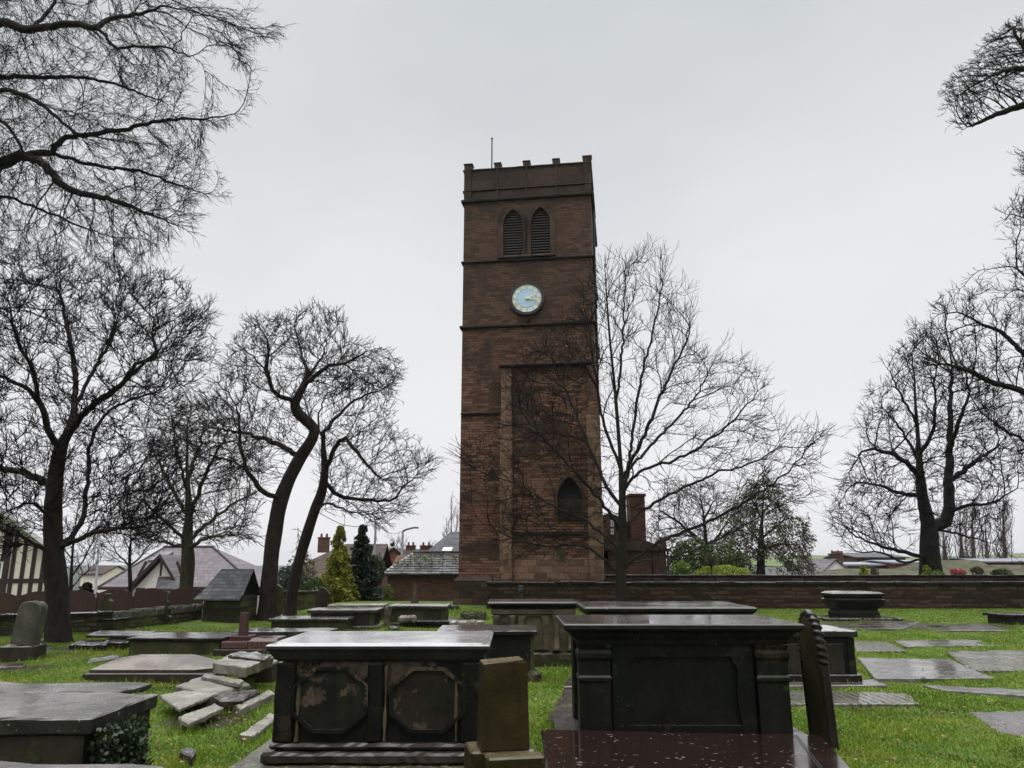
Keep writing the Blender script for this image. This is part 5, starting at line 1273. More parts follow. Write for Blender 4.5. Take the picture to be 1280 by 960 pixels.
# -- rope-edged leaning headstone, seen almost edge on
Yr = 6.7
p0 = G(1042, 936)
th = empty('headstone', p0, 0, 'leaning round-topped headstone edged with twisted rope carving, seen nearly side on', 'headstone')
Hh = 1.16; wh = .44; tt = .07
prof = [(-wh / 2, -.2), (wh / 2, -.2), (wh / 2, Hh * .62)] + [(wh / 2 * math.cos(a), Hh * .62 + (Hh * .38) * math.sin(a) ** .8) for a in [math.pi * k / 12 for k in range(1, 12)]] + [(-wh / 2, Hh * .62)]
Mh = Matrix.Translation((.0, wh / 2, 0)) @ Matrix.Rotation(R(-2.4), 4, 'Y') @ Matrix.Rotation(R(-88), 4, 'Z')
b = MB(); b.prism_y(prof, -tt / 2, tt / 2, .01); b.build('face', MT['olive_face'], th, M=Mh)
b = MB(); pts = prof[2:]; dense = []
for (xa, za), (xb2, zb3) in zip(pts, pts[1:]):
    n = max(1, int(math.hypot(xb2 - xa, zb3 - za) / .012))
    for k in range(n): dense.append((xa + (xb2 - xa) * k / n, za + (zb3 - za) * k / n))
L = []
for i, (x, z) in enumerate(dense):
    x2, z2 = dense[min(i + 1, len(dense) - 1)]; x1, z1 = dense[max(i - 1, 0)]; tx, tz2 = x2 - x1, z2 - z1; l = math.hypot(tx, tz2) or 1; nx, nz = tz2 / l, -tx / l
    ring_ = []
    for k in range(10):
        a = 2 * math.pi * k / 10; r = .031 * (1 + .30 * math.sin(i * 1.25 + a * 1.0))
        ring_.append((x + nx * math.cos(a) * r, math.sin(a) * r * 1.35, z + nz * math.cos(a) * r))
    L.append(ring_)
b.loft(L); b.build('rope_moulding', MT['rope'], th, smooth=True, M=Mh)
b = MB(); b.box(-wh / 2 - .02, -wh / 2 + .03, -.042, .042, -.2, Hh * .62, .012); b.box(wh / 2 - .03, wh / 2 + .02, -.042, .042, -.2, Hh * .62, .012); b.build('side_shaft', MT['rope'], th, M=Mh)
# -- sarcophagus by the far wall
ys = G(1075, 774).y
ss = empty('pedestal_tomb', G(1075, 775), 0, 'urn-like pedestal tomb with a domed wet lid standing before the long wall', 'tomb')
k_ = ys / F / CP
def rr(w, d, z): return (-w * k_ / 2, w * k_ / 2, -d / 2 + .4, d / 2 + .4, z)
zz_ = lambda py: zat(py, ys)
b = MB(); b.box(-43 * k_, 43 * k_, -.35, 1.15, -.1, zz_(771), .02, .03); b.build('base_slab', MT['slab_dark'], ss)
b = MB(); b.rects([rr(48, .8, zz_(771)), rr(48, .8, zz_(766)), rr(44, .74, zz_(762)), rr(46, .78, zz_(760)), rr(58, .95, zz_(753)), rr(60, 1.0, zz_(749)), rr(54, .9, zz_(748)), rr(54, .9, zz_(745))]); b.build('body', MT['black_stone'], ss)
b = MB(); b.rects([rr(57, .95, zz_(745) + .002), rr(59, 1.0, zz_(743.5)), rr(59, 1.0, zz_(741.5)), rr(50, .8, zz_(739.4)), rr(30, .5, zz_(738.8))]); b.build('lid', MT['slab_dark'], ss)
# -- left headstone
hy = G(22, 826).y
hl = empty('headstone', G(18, 826), R(6), 'tall round-shouldered grey headstone on a dark plinth at the left edge', 'headstone')
sc_ = hy / F / CP
b = MB(); b.box(-21 * sc_, 18 * sc_, 0, .55, -.1, zat(808, hy), .015, .012); b.build('plinth', MT['brown_stone'], hl)
w_h = 25 * sc_; zb = zat(808, hy); ztp = zat(752, hy)
prof = [(-w_h / 2, 0), (w_h / 2, 0), (w_h / 2, (ztp - zb) * .84)] + [(w_h / 2 * math.cos(math.pi * k / 10), (ztp - zb) * .84 + (ztp - zb) * .16 * math.sin(math.pi * k / 10)) for k in range(1, 10)] + [(-w_h / 2, (ztp - zb) * .84)]
b = MB(); b.prism_y(prof, 0, .30, .012); b.build('stone', MT['grey_head'], hl, M=Matrix.Translation((.0 * sc_, .14, zb + .001)) @ Matrix.Shear('XY', 4, (0, 0)) @ Matrix.Rotation(R(6), 4, 'Y'))
# -- small distant headstones
def headstone(label, px, pyb, pyt, wpx, mat_, kind='round', th_=.12, lean=0, rz=0, cat='headstone', name='headstone'):
    p = G(px, pyb) if pyb > 735 else YP(px, pyb, 26); s = p.y / F / CP; w = wpx * s; H = zat(pyt, p.y) - p.z
    if kind == 'round': pr = [(-w / 2, -.1), (w / 2, -.1), (w / 2, H * .8)] + [(w / 2 * math.cos(math.pi * k / 8), H * .8 + H * .2 * math.sin(math.pi * k / 8)) for k in range(1, 8)] + [(-w / 2, H * .8)]
    elif kind == 'gothic': pr = [(-w / 2, -.1), (w / 2, -.1), (w / 2, H * .68), (w * .36, H * .84), (w * .14, H * .95), (0, H), (-w * .14, H * .95), (-w * .36, H * .84), (-w / 2, H * .68)]
    elif kind == 'finial': pr = [(-w / 2, -.1), (w / 2, -.1), (w * .42, H * .3), (w * .22, H * .38), (w * .2, H * .55), (w * .32, H * .62), (w * .12, H * .75), (w * .1, H * .9), (0, H), (-w * .14, H * .88), (-w * .1, H * .72), (-w * .3, H * .62), (-w * .18, H * .5), (-w * .24, H * .36), (-w * .42, H * .3)]
    elif kind == 'lobed': pr = [(-w * .3, -.1), (w * .3, -.1), (w * .3, H * .35), (w * .5, H * .55), (w * .46, H * .78), (w * .2, H * .84), (w * .18, H), (-w * .18, H), (-w * .2, H * .84), (-w * .46, H * .78), (-w * .5, H * .55), (-w * .3, H * .35)]
    b = MB(); b.prism_y(pr, 0, th_, .008)
    o = b.build(name, MT[mat_], loc=p); o.rotation_euler = (0, lean, rz); return tag(o, label, cat)
headstone('slim mossy green headstone between the stone hut and the slim leaning tree', 342, 774, 732, 13, 'green_stone', 'round', .14, R(4))
headstone('small dark pointed headstone in front of the golden conifer', 402, 762, 734, 15, 'brown_stone', 'gothic', .12)
headstone('broken carved finial stone standing before the brick barn wall', 518, 760, 728, 10, 'buff_stone', 'finial', .16)
headstone('little dark obelisk-topped marker against the rubble wall', 205, 781, 750, 14, 'brown_stone', 'finial', .2)
headstone('lobed mossy finial stone rising behind the olive-green chest', 128, 786, 742, 13, 'green_stone', 'lobed', .2)
# -- flat ledgers in the lawn
LEDG = []
def ledger_stone(label, pts, mat_, z=.016, group='flat ledgers in the lawn', th=.10, rows_along=None):
    o = slab_quad(label, pts, z, th, mat_, 'ledger_stone', zs=[z + random.uniform(-.014, .02) for _ in pts], cat='ledger', bev=.008, chip=.02, group=group) if True else slab_quad(label, pts, z, th, mat_, 'ledger_stone', 'ledger', bev=.008, chip=.02, group=group); LEDG.append([G(px, py, z) for px, py in pts]); return o
ledger_stone('ledger with a mossy patch just right of the white-gleaming tomb', ((1066, 814), (1133, 813.5), (1109, 802), (1064, 801)), 'ledger_moss')
ledger_stone('long clean grey ledger in the middle of the right lawn, farthest lettered one', ((1132, 808), (1247, 806.5), (1225, 799.5), (1116, 800)), 'ledger_letters')
ledger_stone('broad ledger with moss-filled lettering at the right edge', ((1214, 838), (1340, 838), (1312, 812), (1182, 814)), 'ledger_moss')
ledger_stone('wide reflective ledger with two green moss patches beside the low panelled tomb', ((1094, 848), (1242, 847), (1188, 824), (1072, 822)), 'ledger_plain')
ledger_stone('narrow ledger strip under the foot of the low panelled tomb', ((985, 857), (1110, 856), (1092, 849), (985, 850)), 'ledger_plain')
ledger_stone('lettered ledger with diagonal mossy rows behind the rope-edged headstone', ((978, 879.5), (1149, 879.5), (1134, 866), (984, 863)), 'ledger_letters')
ledger_stone('plain thin ledger running off the right edge of the lawn', ((1176, 862), (1300, 870), (1300, 862), (1153, 856)), 'ledger_plain')
ledger_stone('nearest cracked ledger on the right, split by a dark line', ((1248, 914), (1330, 930), (1330, 888), (1210, 889)), 'ledger_plain')
ledger_stone('dark weedy ledger lying before the long wall', ((1170, 788), (1258, 788), (1232, 780), (1150, 781)), 'ledger_brown')
ledger_stone('second dark sunken ledger at the foot of the pedestal tomb', ((1052, 785), (1128, 786), (1150, 777), (1092, 776)), 'ledger_brown')
ledger_stone('brown sunken slab in the grass left of the largest black tomb', ((683, 899), (730, 901), (734, 862), (706, 861)), 'ledger_brown', z=.05)
ledger_stone('smaller brown sunken slab beyond the first, left of the largest black tomb', ((704, 858), (734, 858), (736, 838), (718, 837)), 'ledger_brown', z=.07)
ledger_stone('wet grey ledger by the base of the left headstone, farther one', ((37, 812), (66, 809), (64, 804.5), (38, 806)), 'ledger_plain')
ledger_stone('long broken ledger crossing the left lawn with a bare muddy middle', ((42, 816), (98, 814), (106, 808.5), (56, 810)), 'ledger_plain')
ledger_stone('small half-buried ledger corner at the left edge of the lawn', ((-20, 836), (30, 832), (32, 828), (-16, 830)), 'ledger_brown')
ledger_stone('overgrown ledger showing through the turf left of the coffin-shaped stone', ((108, 829), (150, 822), (146, 818), (112, 823)), 'ledger_brown')
ledger_stone('thin pale ledger lying at the foot of the thick bole', ((34, 804), (64, 799), (62, 797), (34, 800)), 'ledger_plain')
# raised flat lids on the left lawn
slab_quad('thin grey lid lying on dark stones behind the buff-sided tomb', ((107, 793.5), (182, 794.5), (196, 788.5), (124, 788)), .2, .06, 'slab_grey', 'tomb_lid', 'slab')
bk2 = slab_quad('collapsed dark slab pieces with a pale top under the thin grey lid', ((86, 806), (132, 806), (146, 799), (100, 800)), .10, .10, 'slab_dark', 'broken_slab', 'slab', chip=.05)
slab_quad('dark broken corner piece beside the collapsed pieces and the buff-sided tomb', ((128, 803), (160, 803), (166, 796), (136, 797)), .12, .1, 'slab_dark', 'broken_slab', 'slab', chip=.05)
slab_quad('stone lid lying loose to the right of the greenish-ended tomb', ((500, 776), (585, 776), (578, 772), (515, 771.5)), .15, .08, 'slab_dark', 'tomb_lid', 'slab')
# ------------------------------------------------------------------ stone hut, walls, fence, houses
yq = G(252, 778).y
hx0 = G(252, 778).x; hx1 = G(300, 778).x
hut = empty('stone_hut', ((hx0 + hx1) / 2, yq, 0), 0, 'tiny mossy stone hut with steep dark slate roof beside the elbowed tree', 'hut')
h2 = (hx1 - hx0) / 2; zw = zat(746, yq); zr = zat(711, yq + .8); D_ = 1.45
b = MB(); b.box(-h2, h2, 0, D_, -.2, zw, .015, .02); b.build('wall', MT['hut_wall'], hut)
b = MB(); b.prism_x([(.12, zw), (D_ - .12, zw), (D_ / 2, zr - .12)], h2 - .4, h2 - .2); b.build('gable_recess', MT['void'], hut)
b = MB(); sk_ = .18
for s in (0, 1):
    yA, yB = (-.1, D_ / 2) if s == 0 else (D_ + .1, D_ / 2)
    ex = -h2 - .12; er_ = h2 + .05
    b.loft([[(ex - .1 * 0, yA, zw - .02), (er_, yA, zw - .02), (er_, yA, zw + .03), (ex, yA, zw + .03)], [(ex + .3, yB, zr - .05), (er_, yB, zr - .05), (er_, yB, zr), (ex + .3, yB, zr)]])
b.build('roof', MT['hut_roof'], hut)
b = MB(); b.loft([[(-h2 - .2, -.28, zw - .1), (h2 + .03, -.28, zw - .1), (h2 + .03, -.28, zw - .06), (-h2 - .2, -.28, zw - .06)], [(-h2 - .14, -.02, zw + .05), (h2 + .03, -.02, zw + .05), (h2 + .03, -.02, zw + .09), (-h2 - .14, -.02, zw + .09)]]); b.build('eaves_slates', MT['hut_roof'], hut)
b = MB(); b.box(h2 - .06, h2 + .04, -.06, D_ * .38, zw - .3, zw + .03, .02, .02); b.build('door_jamb', MT['hut_wall'], hut)
# rubble wall with upright coping
def wall_run(label, P0, P1, h, thick, mat_, coping='upright', cm='slab_dark'):
    P0 = Vector((P0.x, P0.y, 0)); P1 = Vector((P1.x, P1.y, 0)); L = (P1 - P0).length; a = math.atan2(P1.y - P0.y, P1.x - P0.x)
    t = empty('stone_wall', P0, a, label, 'wall')
    b = MB(); b.box(0, L, 0, thick, -.4, h - .12, .01); b.build('wall_face', MT[mat_], t)
    b = MB(); x = 0
    while x < L - .02:
        l = random.uniform(.07, .13) if coping == 'upright' else random.uniform(.6, 1.2)
        if coping == 'upright':
            ln = random.uniform(.05, .11); hh = random.uniform(.13, .19)
            b.loft([[(x, -.02, h - .121), (x + l - .01, -.02, h - .121), (x + l - .01, thick + .02, h - .121), (x, thick + .02, h - .121)], [(x + ln, -.01, h - .121 + hh), (x + ln + l - .012, -.01, h - .121 + hh), (x + ln + l - .012, thick + .01, h - .121 + hh), (x + ln, thick + .01, h - .121 + hh)]])
        else: b.box(x + .004, min(x + l, L) - .004, -.05, thick + .05, h - .119, h - .02 + random.uniform(-.015, .01), .012, .015)
        x += l
    b.build('coping', MT[cm], t)
wall_run('mossy rubble boundary wall with slanting upright coping stones, right of the olive-green chest', G(140, 789), G(252, 775), .40, .35, 'rubble', 'upright', 'grey_head')
wall_run('dark low boundary wall with flat coping behind the thick left bole', G(-60, 797), G(139, 789.5), .50, .35, 'rubble', 'flat', 'slab_dark')
wall_run('low grey wall far back between the two leaning trees', YP(344, 748, 33), YP(400, 748, 34), .55, .3, 'rubble', 'flat', 'slab_grey')
# maroon scalloped fence
Fa, Fb = YP(-30, 768, 24.5), YP(252, 764, 27)
fa = math.atan2(Fb.y - Fa.y, Fb.x - Fa.x); FL = math.hypot(Fb.x - Fa.x, Fb.y - Fa.y)
fence = empty('garden_fence', (Fa.x, Fa.y, -1.2), fa, 'maroon board fence with scalloped panel tops beyond the left boundary wall', 'fence')
npan = 6
for k in range(npan):
    x0, x1 = FL * k / npan + .03, FL * (k + 1) / npan - .03; zt = 2.0; n = 10
    pr = [(x0, 0), (x1, 0)] + [(x1 + (x0 - x1) * i / n, zt - .16 + .13 * math.sin(math.pi * i / n) + .02 * k) for i in range(n + 1)]
    b = MB(); b.prism_y(pr, 0, .035); b.build('fence_panel', MT['fence'], fence)
for k in range(npan + 1):
    b = MB(); b.box(FL * k / npan - .028, FL * k / npan + .028, -.03, .06, 0, 1.72 + .02 * k, .006); b.build('fence_post', MT['fence'], fence)
# half-timbered house, far left
Yh = 38.0
pr_ = YP(62, 740, Yh); zE_ = zat(690, Yh); ground_lo = -2.4
ht = empty('timbered_house', (pr_.x, Yh, ground_lo), R(31), 'cream half-timbered house with dark upright beams, cut by the left edge', 'house')
Wt = 9.0; ez = zE_ - ground_lo; rz_ = ez + 3.4
def hl_(px, py): a, z = plane_hit(px, py, Vector((pr_.x, Yh, 0)), R(31)); return a, z - ground_lo
b = MB(); wl = [(-.62 * 1, 0)]
win = [hl_(-6, 733)[0], hl_(5, 733)[0], hl_(0, 726)[1], hl_(0, 701)[1]]
b.prism_y([(-Wt, 0), (0, 0), (0, ez - .1), (-Wt / 2, rz_), (-Wt, ez - .1)], 0, 9); b.build('wall', MT['cream'], ht)
b = MB()
for px in (62, 52, 39.5, 27, 14, 7, 1, -12, -26): 
    x, _ = hl_(px, 720); b.box(x - .09 - (.06 if px == 62 else 0), x + .09 - (.06 if px == 62 else 0), -.03, -.002, 0, min(ez + (rz_ - ez) * (-x / (Wt / 2)) - .25, rz_))
zb_ = hl_(30, 726)[1]; b.box(-Wt, 0, -.034, -.0025, zb_ - .1, zb_ + .1); b.build('timber_framing', MT['timber'], ht)
b = MB()
for s in (0, 1):
    xA = .5 if s == 0 else -Wt - .5; zA = ez - .45 
    b.loft([[(xA, -.4, zA), (xA, 9.4, zA), (xA, 9.4, zA + .16), (xA, -.4, zA + .16)], [(-Wt / 2, -.4, rz_ + .05), (-Wt / 2, 9.4, rz_ + .05), (-Wt / 2, 9.4, rz_ + .22), (-Wt / 2, -.4, rz_ + .22)]])
b.build('roof', MT['tile_brown'], ht)
b = MB()
for s in (0, 1):
    xA = .52 if s == 0 else -Wt - .52; zA = ez - .5
    b.loft([[(xA, -.46, zA), (xA, -.41, zA), (xA, -.41, zA + .24), (xA, -.46, zA + .24)], [(-Wt / 2, -.46, rz_), (-Wt / 2, -.41, rz_), (-Wt / 2, -.41, rz_ + .24), (-Wt / 2, -.46, rz_ + .24)]])
b.build('bargeboard', MT['upvc'], ht)
b = MB(); xw = hl_(3, 712)[0]; b.box(xw - 1.3, xw, -.05, -.004, hl_(0, 726)[1] + .1, hl_(0, 702)[1]); wf = b.build('window', MT['upvc'], ht)
b = MB(); zA, zB_ = hl_(0, 726)[1] + .18, hl_(0, 702)[1] - .08; b.box(xw - 1.22, xw - .7, -.056, -.045, zA, zB_); b.box(xw - .6, xw - .08, -.056, -.045, zA, zB_); b.build('pane', MT['glass'], wf)
# bungalow with the purple roof
Yb = 52.0; gb = -2.6
O = YP(128, 735, Yb)
bg_ = empty('bungalow', (O.x, Yb, gb), 0, 'cream bungalow with a big purple-grey hipped roof and half-timbered front gable', 'house')
def bl_(px, py, y=Yb): p = YP(px, py, y); return p.x - O.x, p.z - gb
x1, _ = bl_(322, 735); ze = bl_(130, 734)[1]; zr = bl_(230, 684, Yb + 4.5)[1]
b = MB(); b.box(.3, x1 - .3, 0, 9, 0, ze); b.build('wall', MT['white_render'], bg_)
rx0, rx1 = bl_(206, 684, Yb + 4.5)[0], bl_(266, 684, Yb + 4.5)[0]
b = MB(); e = .35
b.bm.faces.ensure_lookup_table()
v = [b.bm.verts.new(p) for p in ((-.1, -e, ze), (x1 + .1, -e, ze), (x1 + .1, 9 + e, ze), (-.1, 9 + e, ze), (rx0, 4.5, zr), (rx1, 4.5, zr))]
for f in ((0, 1, 5, 4), (1, 2, 5), (2, 3, 4, 5), (3, 0, 4), (3, 2, 1, 0)): b.bm.faces.new([v[i] for i in f])
b.build('roof', MT['slate_purple'], bg_)
b = MB(); b.box(-.12, x1 + .12, -e - .07, -e + .02, ze - .16, ze + .03); b.box(x1 + .07, x1 + .14, -e + .023, 9, ze - .16, ze + .03); b.build('gutter', MT['timber'], bg_)
# ridge tiles
b = MB(); b.tube([(rx0 - .1, 4.5, zr + .02), (rx1 + .1, 4.5, zr + .02)], .1, 8); b.tube([(rx1, 4.5, zr), (x1 + .1, -e, ze + .02)], .09, 6); b.tube([(rx0, 4.5, zr), (-.1, -e, ze + .02)], .09, 6); b.build('ridge_tiles', MT['timber'], bg_)
# front gable
ga, gc, gap = bl_(163, 733, Yb - 1.2)[0], bl_(228, 733, Yb - 1.2)[0], bl_(203, 696, Yb - 1.2)
gl = gap[0] - (gc - gap[0]) * 1.0; ga = min(ga, gl)
b = MB(); b.prism_y([(ga + .25, 0), (gc - .25, 0), (gc - .25, ze - .1), (gap[0], gap[1] - .22), (ga + .25, ze - .1)], -1.2, .05); b.build('gable_wall', MT['white_render'], bg_)
b = MB()
for xa, za in ((ga, ze - .12), (gc, ze - .12)):
    b.loft([[(xa, -1.55, za), (xa, 3.2, za), (xa, 3.2, za + .14), (xa, -1.55, za + .14)], [(gap[0], -1.55, gap[1]), (gap[0], 3.2, gap[1]), (gap[0], 3.2, gap[1] + .14), (gap[0], -1.55, gap[1] + .14)]])
b.build('gable_roof', MT['slate_purple'], bg_)
b = MB()
for xa, za in ((ga, ze - .2), (gc, ze - .2)):
    b.loft([[(xa, -1.62, za), (xa, -1.56, za), (xa, -1.56, za + .26), (xa, -1.62, za + .26)], [(gap[0], -1.62, gap[1] - .08), (gap[0], -1.56, gap[1] - .08), (gap[0], -1.56, gap[1] + .2), (gap[0], -1.62, gap[1] + .2)]])
b.build('bargeboard', MT['timber'], bg_)
b = MB(); zc_ = bl_(203, 720, Yb - 1.2)[1]; b.box(gap[0] - .06, gap[0] + .06, -1.235, -1.203, zc_, gap[1] - .3)
for s in (-1, 1):
    b.loft([[(gap[0] + s * 1.3, y, zc_), (gap[0] + s * 1.5, y, zc_), (gap[0] + s * 1.05, y, zc_ + .95), (gap[0] + s * .9, y, zc_ + .85)] for y in (-1.238, -1.206)])
b.build('timber_framing', MT['timber'], bg_)
b = MB(); a, c = bl_(170, 740, Yb - 1.2)[0], bl_(181, 740, Yb - 1.2)[0]; b.box(a, c, -1.26, -1.204, bl_(175, 747, Yb - 1.2)[1], bl_(175, 735, Yb - 1.2)[1]); wf = b.build('window', MT['timber'], bg_)
b = MB(); b.box(a + .08, c - .08, -1.266, -1.258, bl_(175, 746, Yb - 1.2)[1], bl_(175, 737, Yb - 1.2)[1]); b.build('pane', MT['glass'], wf)
# porch lean-to
a, c = bl_(191, 733, Yb - 2.2)[0], bl_(232, 733, Yb - 2.2)[0]; zt_ = bl_(200, 721, Yb - 1.2)[1]
b = MB(); b.loft([[(a + .3, -2.5, ze - .15), (c, -2.5, ze - .15), (c, -2.5, ze - .03), (a + .3, -2.5, ze - .03)], [(a - .2, -1.1, zt_ - .05), (c, -1.1, zt_ - .05), (c, -1.1, zt_ + .07), (a - .2, -1.1, zt_ + .07)]]); b.build('porch_roof', MT['slate'], bg_)
b = MB(); b.box(a + .6, c - .2, -2.2, -1.25, 0, ze - .16); b.build('porch_wall', MT['white_render'], bg_)
b = MB(); 
for k in range(3): b.box(a + 1.0 + k * .62, a + 1.5 + k * .62, -2.25, -2.203, ze - .95, ze - .3)
wf = b.build('window', MT['glass'], bg_)
# skylight lying in the roof slope
b = MB(); sx0, sx1 = bl_(180, 702, Yb + 2)[0], bl_(194, 702, Yb + 2)[0]; t0, t1 = .60, .82
def rp(x, t, up=.0): return (x, -e + t * (4.5 + e), ze + t * (zr - ze) + up)
b.loft([[rp(sx0, t0, .03), rp(sx1, t0, .03), rp(sx1 + .5, t1, .03), rp(sx0 + .5, t1, .03)], [rp(sx0, t0, .16), rp(sx1, t0, .16), rp(sx1 + .5, t1, .16), rp(sx0 + .5, t1, .16)]]); b.build('skylight', MT['skyglass'], bg_)
# generic brick house with gable to the viewer or ridge across
def house(label, x0, x1, Y, depth, z0, zeave, zridge, ridge='x', wallm='brick', roofm='tile_brown', hip=0, chimneys=(), over=.25, name='brick_house', windows=()):
    t = empty(name, ((x0 + x1) / 2, Y, z0), 0, label, 'house'); w = x1 - x0; h = w / 2; e = zeave - z0; r = zridge - z0
    b = MB()
    if hip: b.box(-h, h, 0, depth, 0, e)
    elif ridge == 'x': b.prism_x([(0, 0), (depth, 0), (depth, e), (depth / 2, r - .1), (0, e)], -h, h)
    else: b.prism_y([(-h, 0), (h, 0), (h, e), (0, r - .1), (-h, e)], 0, depth)
    b.build('wall', MT[wallm], t)
    b = MB(); th_ = .12
    if ridge == 'x':
        for yA, yB in ((-over, depth / 2), (depth + over, depth / 2)):
            zA = e - (r - e) * over / (depth / 2)
            b.loft([[(-h - .15, yA, zA), (h + .15, yA, zA), (h + .15, yA, zA + th_), (-h - .15, yA, zA + th_)], [(-h - .15 + hip, yB, r), (h + .15, yB, r), (h + .15, yB, r + th_), (-h - .15 + hip, yB, r + th_)]])
        if hip:
            zA = e - (r - e) * over / (depth / 2); xo = -h - .15
            b.loft([[(xo - .01, -over, zA), (xo + hip - .01, depth / 2, r), (xo - .01, depth + over, zA)], [(xo + .05, -over, zA + th_ + .004), (xo + hip + .05, depth / 2, r + th_ + .004), (xo + .05, depth + over, zA + th_ + .004)]])
    else:
        for s in (-1, 1):
            zA = e - (r - e) * over / h
            b.loft([[(s * (h + over), -.2, zA), (s * (h + over), depth + .2, zA), (s * (h + over), depth + .2, zA + th_), (s * (h + over), -.2, zA + th_)], [(0, -.2, r), (0, depth + .2, r), (0, depth + .2, r + th_), (0, -.2, r + th_)]])
    rf = b.build('roof', MT[roofm], t)
    for cx_, cy_, cw, ct in chimneys:
        b = MB(); b.box(cx_ - cw / 2, cx_ + cw / 2, cy_ - .25, cy_ + .25, r - .6, ct - z0, .02); b.box(cx_ - cw / 2 - .05, cx_ + cw / 2 + .05, cy_ - .3, cy_ + .3, ct - z0, ct - z0 + .1, .02)
        for k in (-1, 1): b.lathe([(.09, 0), (.11, .02), (.08, .3)], 10, Matrix.Translation((cx_ + k * cw * .25, cy_, ct - z0 + .1)))
        b.build('chimney', MT['chimney_brick' if 'red' in wallm else 'church_brick' if 'white' in wallm else wallm], rf)
    for wx0, wx1, wz0, wz1 in windows:
        b = MB(); b.box(wx0, wx1, -.04, -.003, wz0 - z0, wz1 - z0); f = b.build('window', MT['upvc'], t)
        b = MB(); b.box(wx0 + .08, wx1 - .08, -.046, -.038, wz0 - z0 + .08, wz1 - z0 - .08); b.build('pane', MT['glass'], f)
    return t
def X(px, Y, py=700): return YP(px, py, Y).x
# large brown brick gable house behind the conifers
Y_ = 62.0
house('brown brick gabled house rising behind the golden and dark conifers', X(345, Y_), X(470, Y_), Y_, 9, -2.8, zat(722, Y_), zat(680, Y_), 'x', 'brick', 'tile_brown', hip=4.6, chimneys=((X(386.5, Y_) - (X(345, Y_) + X(470, Y_)) / 2 , 4.5, .9, zat(673, Y_ + 4.5)),))
Y_ = 70.0
house('orange brick gable-ended house with twin chimneys behind the street lamp', X(470, Y_), X(492, Y_) + (X(492, Y_) - X(470, Y_)), Y_, 7, -2.8, zat(702, Y_), zat(686, Y_), 'y', 'brick_red', 'tile_brown')
house('red brick terrace with a brown roof and two chimney stacks on its ridge', X(500, Y_), X(556, Y_), Y_ + 1.5, 7, -2.8, zat(704, Y_), zat(688, Y_ + 5), 'x', 'brick_red', 'tile_brown',
      chimneys=((X(504, Y_) - X(528, Y_), 3.5, .9, zat(683, Y_ + 5)), (X(524.5, Y_) - X(528, Y_), 3.5, 1.1, zat(683, Y_ + 5))))
# barn with the mossy stone-slate roof
Y_ = 41.0
x0, x1 = X(484, Y_, 735), X(600, Y_, 735); gz0 = -1.2
barn = empty('brick_barn', (x0, Y_, gz0), 0, 'low brown brick barn with mossy stone-slate roof beside the tower', 'barn')
ez = zat(716, Y_) - gz0; rzb = zat(692, Y_ + 3) - gz0
b = MB(); b.box(0, x1 - x0, 0, 6, 0, ez); b.build('wall', MT['brick'], barn)
b = MB(); b.prism_x([(0.0, ez + .001), (6, ez + .001), (3, rzb - .1)], .02, x1 - x0); b.build('gable_wall', MT['brick'], barn)
rows = 9; roof_b = MB(); Lb = x1 - x0
moss_pts = []
for r_ in range(rows):
    t0, t1 = r_ / rows, (r_ + 1.35) / rows; t1 = min(t1, 1.02)
    xs = -.25 + r_ * .13; th_ = .055 * (1.25 - r_ / rows * .6); pitchrow = .55 - .03 * r_
    while xs < Lb:
        l = random.uniform(.28, .62); j = random.uniform(-.012, .014)
        ya, yb_ = -.28 + t0 * 3.28, -.28 + t1 * 3.28; za, zb_ = ez - .12 + t0 * (rzb - ez + .12), ez - .12 + t1 * (rzb - ez + .12)
        o_ = .045 + j
        roof_b.loft([[(xs + .006, ya, za + o_), (xs + l - .006, ya, za + o_), (xs + l - .006, ya, za + o_ + th_), (xs + .006, ya, za + o_ + th_)], [(xs + .006, yb_, zb_ - .005), (xs + l - .006, yb_, zb_ - .005), (xs + l - .006, yb_, zb_ + th_ * .6), (xs + .006, yb_, zb_ + th_ * .6)]])
        if 2 <= r_ <= 7 and random.random() < .55 + .3 * math.sin(xs * 1.3): 
            for _ in range(14): moss_pts.append((xs + random.random() * l, ya + random.random() * .25, za + .11 + random.random() * .04 + random.random() * .25 * (zb_ - za) / max(yb_ - ya, .1)))
        xs += l
roof_b.loft([[(-.1 + 1.1, 3.0, rzb - .02), (Lb, 3.0, rzb - .02), (Lb, 3.0, rzb + .1), (1.0, 3.0, rzb + .1)], [(.9, 6.3, ez - .1), (Lb, 6.3, ez - .1), (Lb, 6.3, ez), (.9, 6.3, ez)]])
rf = roof_b.build('roof', MT['barn_slate'], barn)
V, Q = leaf_quads(np.array(moss_pts), .075); link('moss', np_mesh('moss', V, [Q]), MT['moss_clump'], rf)
b = MB(); b.tube([(.9, 3, rzb + .08), (Lb, 3, rzb + .08)], .09, 8); b.build('ridge_tiles', MT['slate'], rf)
# taller slate roof with the skylight, behind the barn
Y_ = 50.0
t = house('tall grey slate roofed building with a white skylight behind the barn', X(508, Y_), X(620, Y_), Y_, 8, -2, zat(712, Y_), zat(667, Y_ + 4), 'x', 'brick', 'slate', hip=2.6, name='slate_roofed_building')
b = MB(); ww = (X(508, Y_) + X(620, Y_)) / 2; za, zb_ = zat(692, Y_ + 1.5) + 2, zat(686.5, Y_ + 1.9) + 2
sx0, sx1 = X(546, Y_) - ww + .15, X(558, Y_) - ww + .15
b.loft([[(sx0, 1.25, za), (sx1, 1.25, za), (sx1, 1.3, za + .12), (sx0, 1.3, za + .12)], [(sx0 + .1, 1.95, zb_), (sx1 + .1, 1.95, zb_), (sx1 + .1, 1.9, zb_ + .12), (sx0 + .1, 1.9, zb_ + .12)]]); b.build('skylight', MT['upvc'], t)
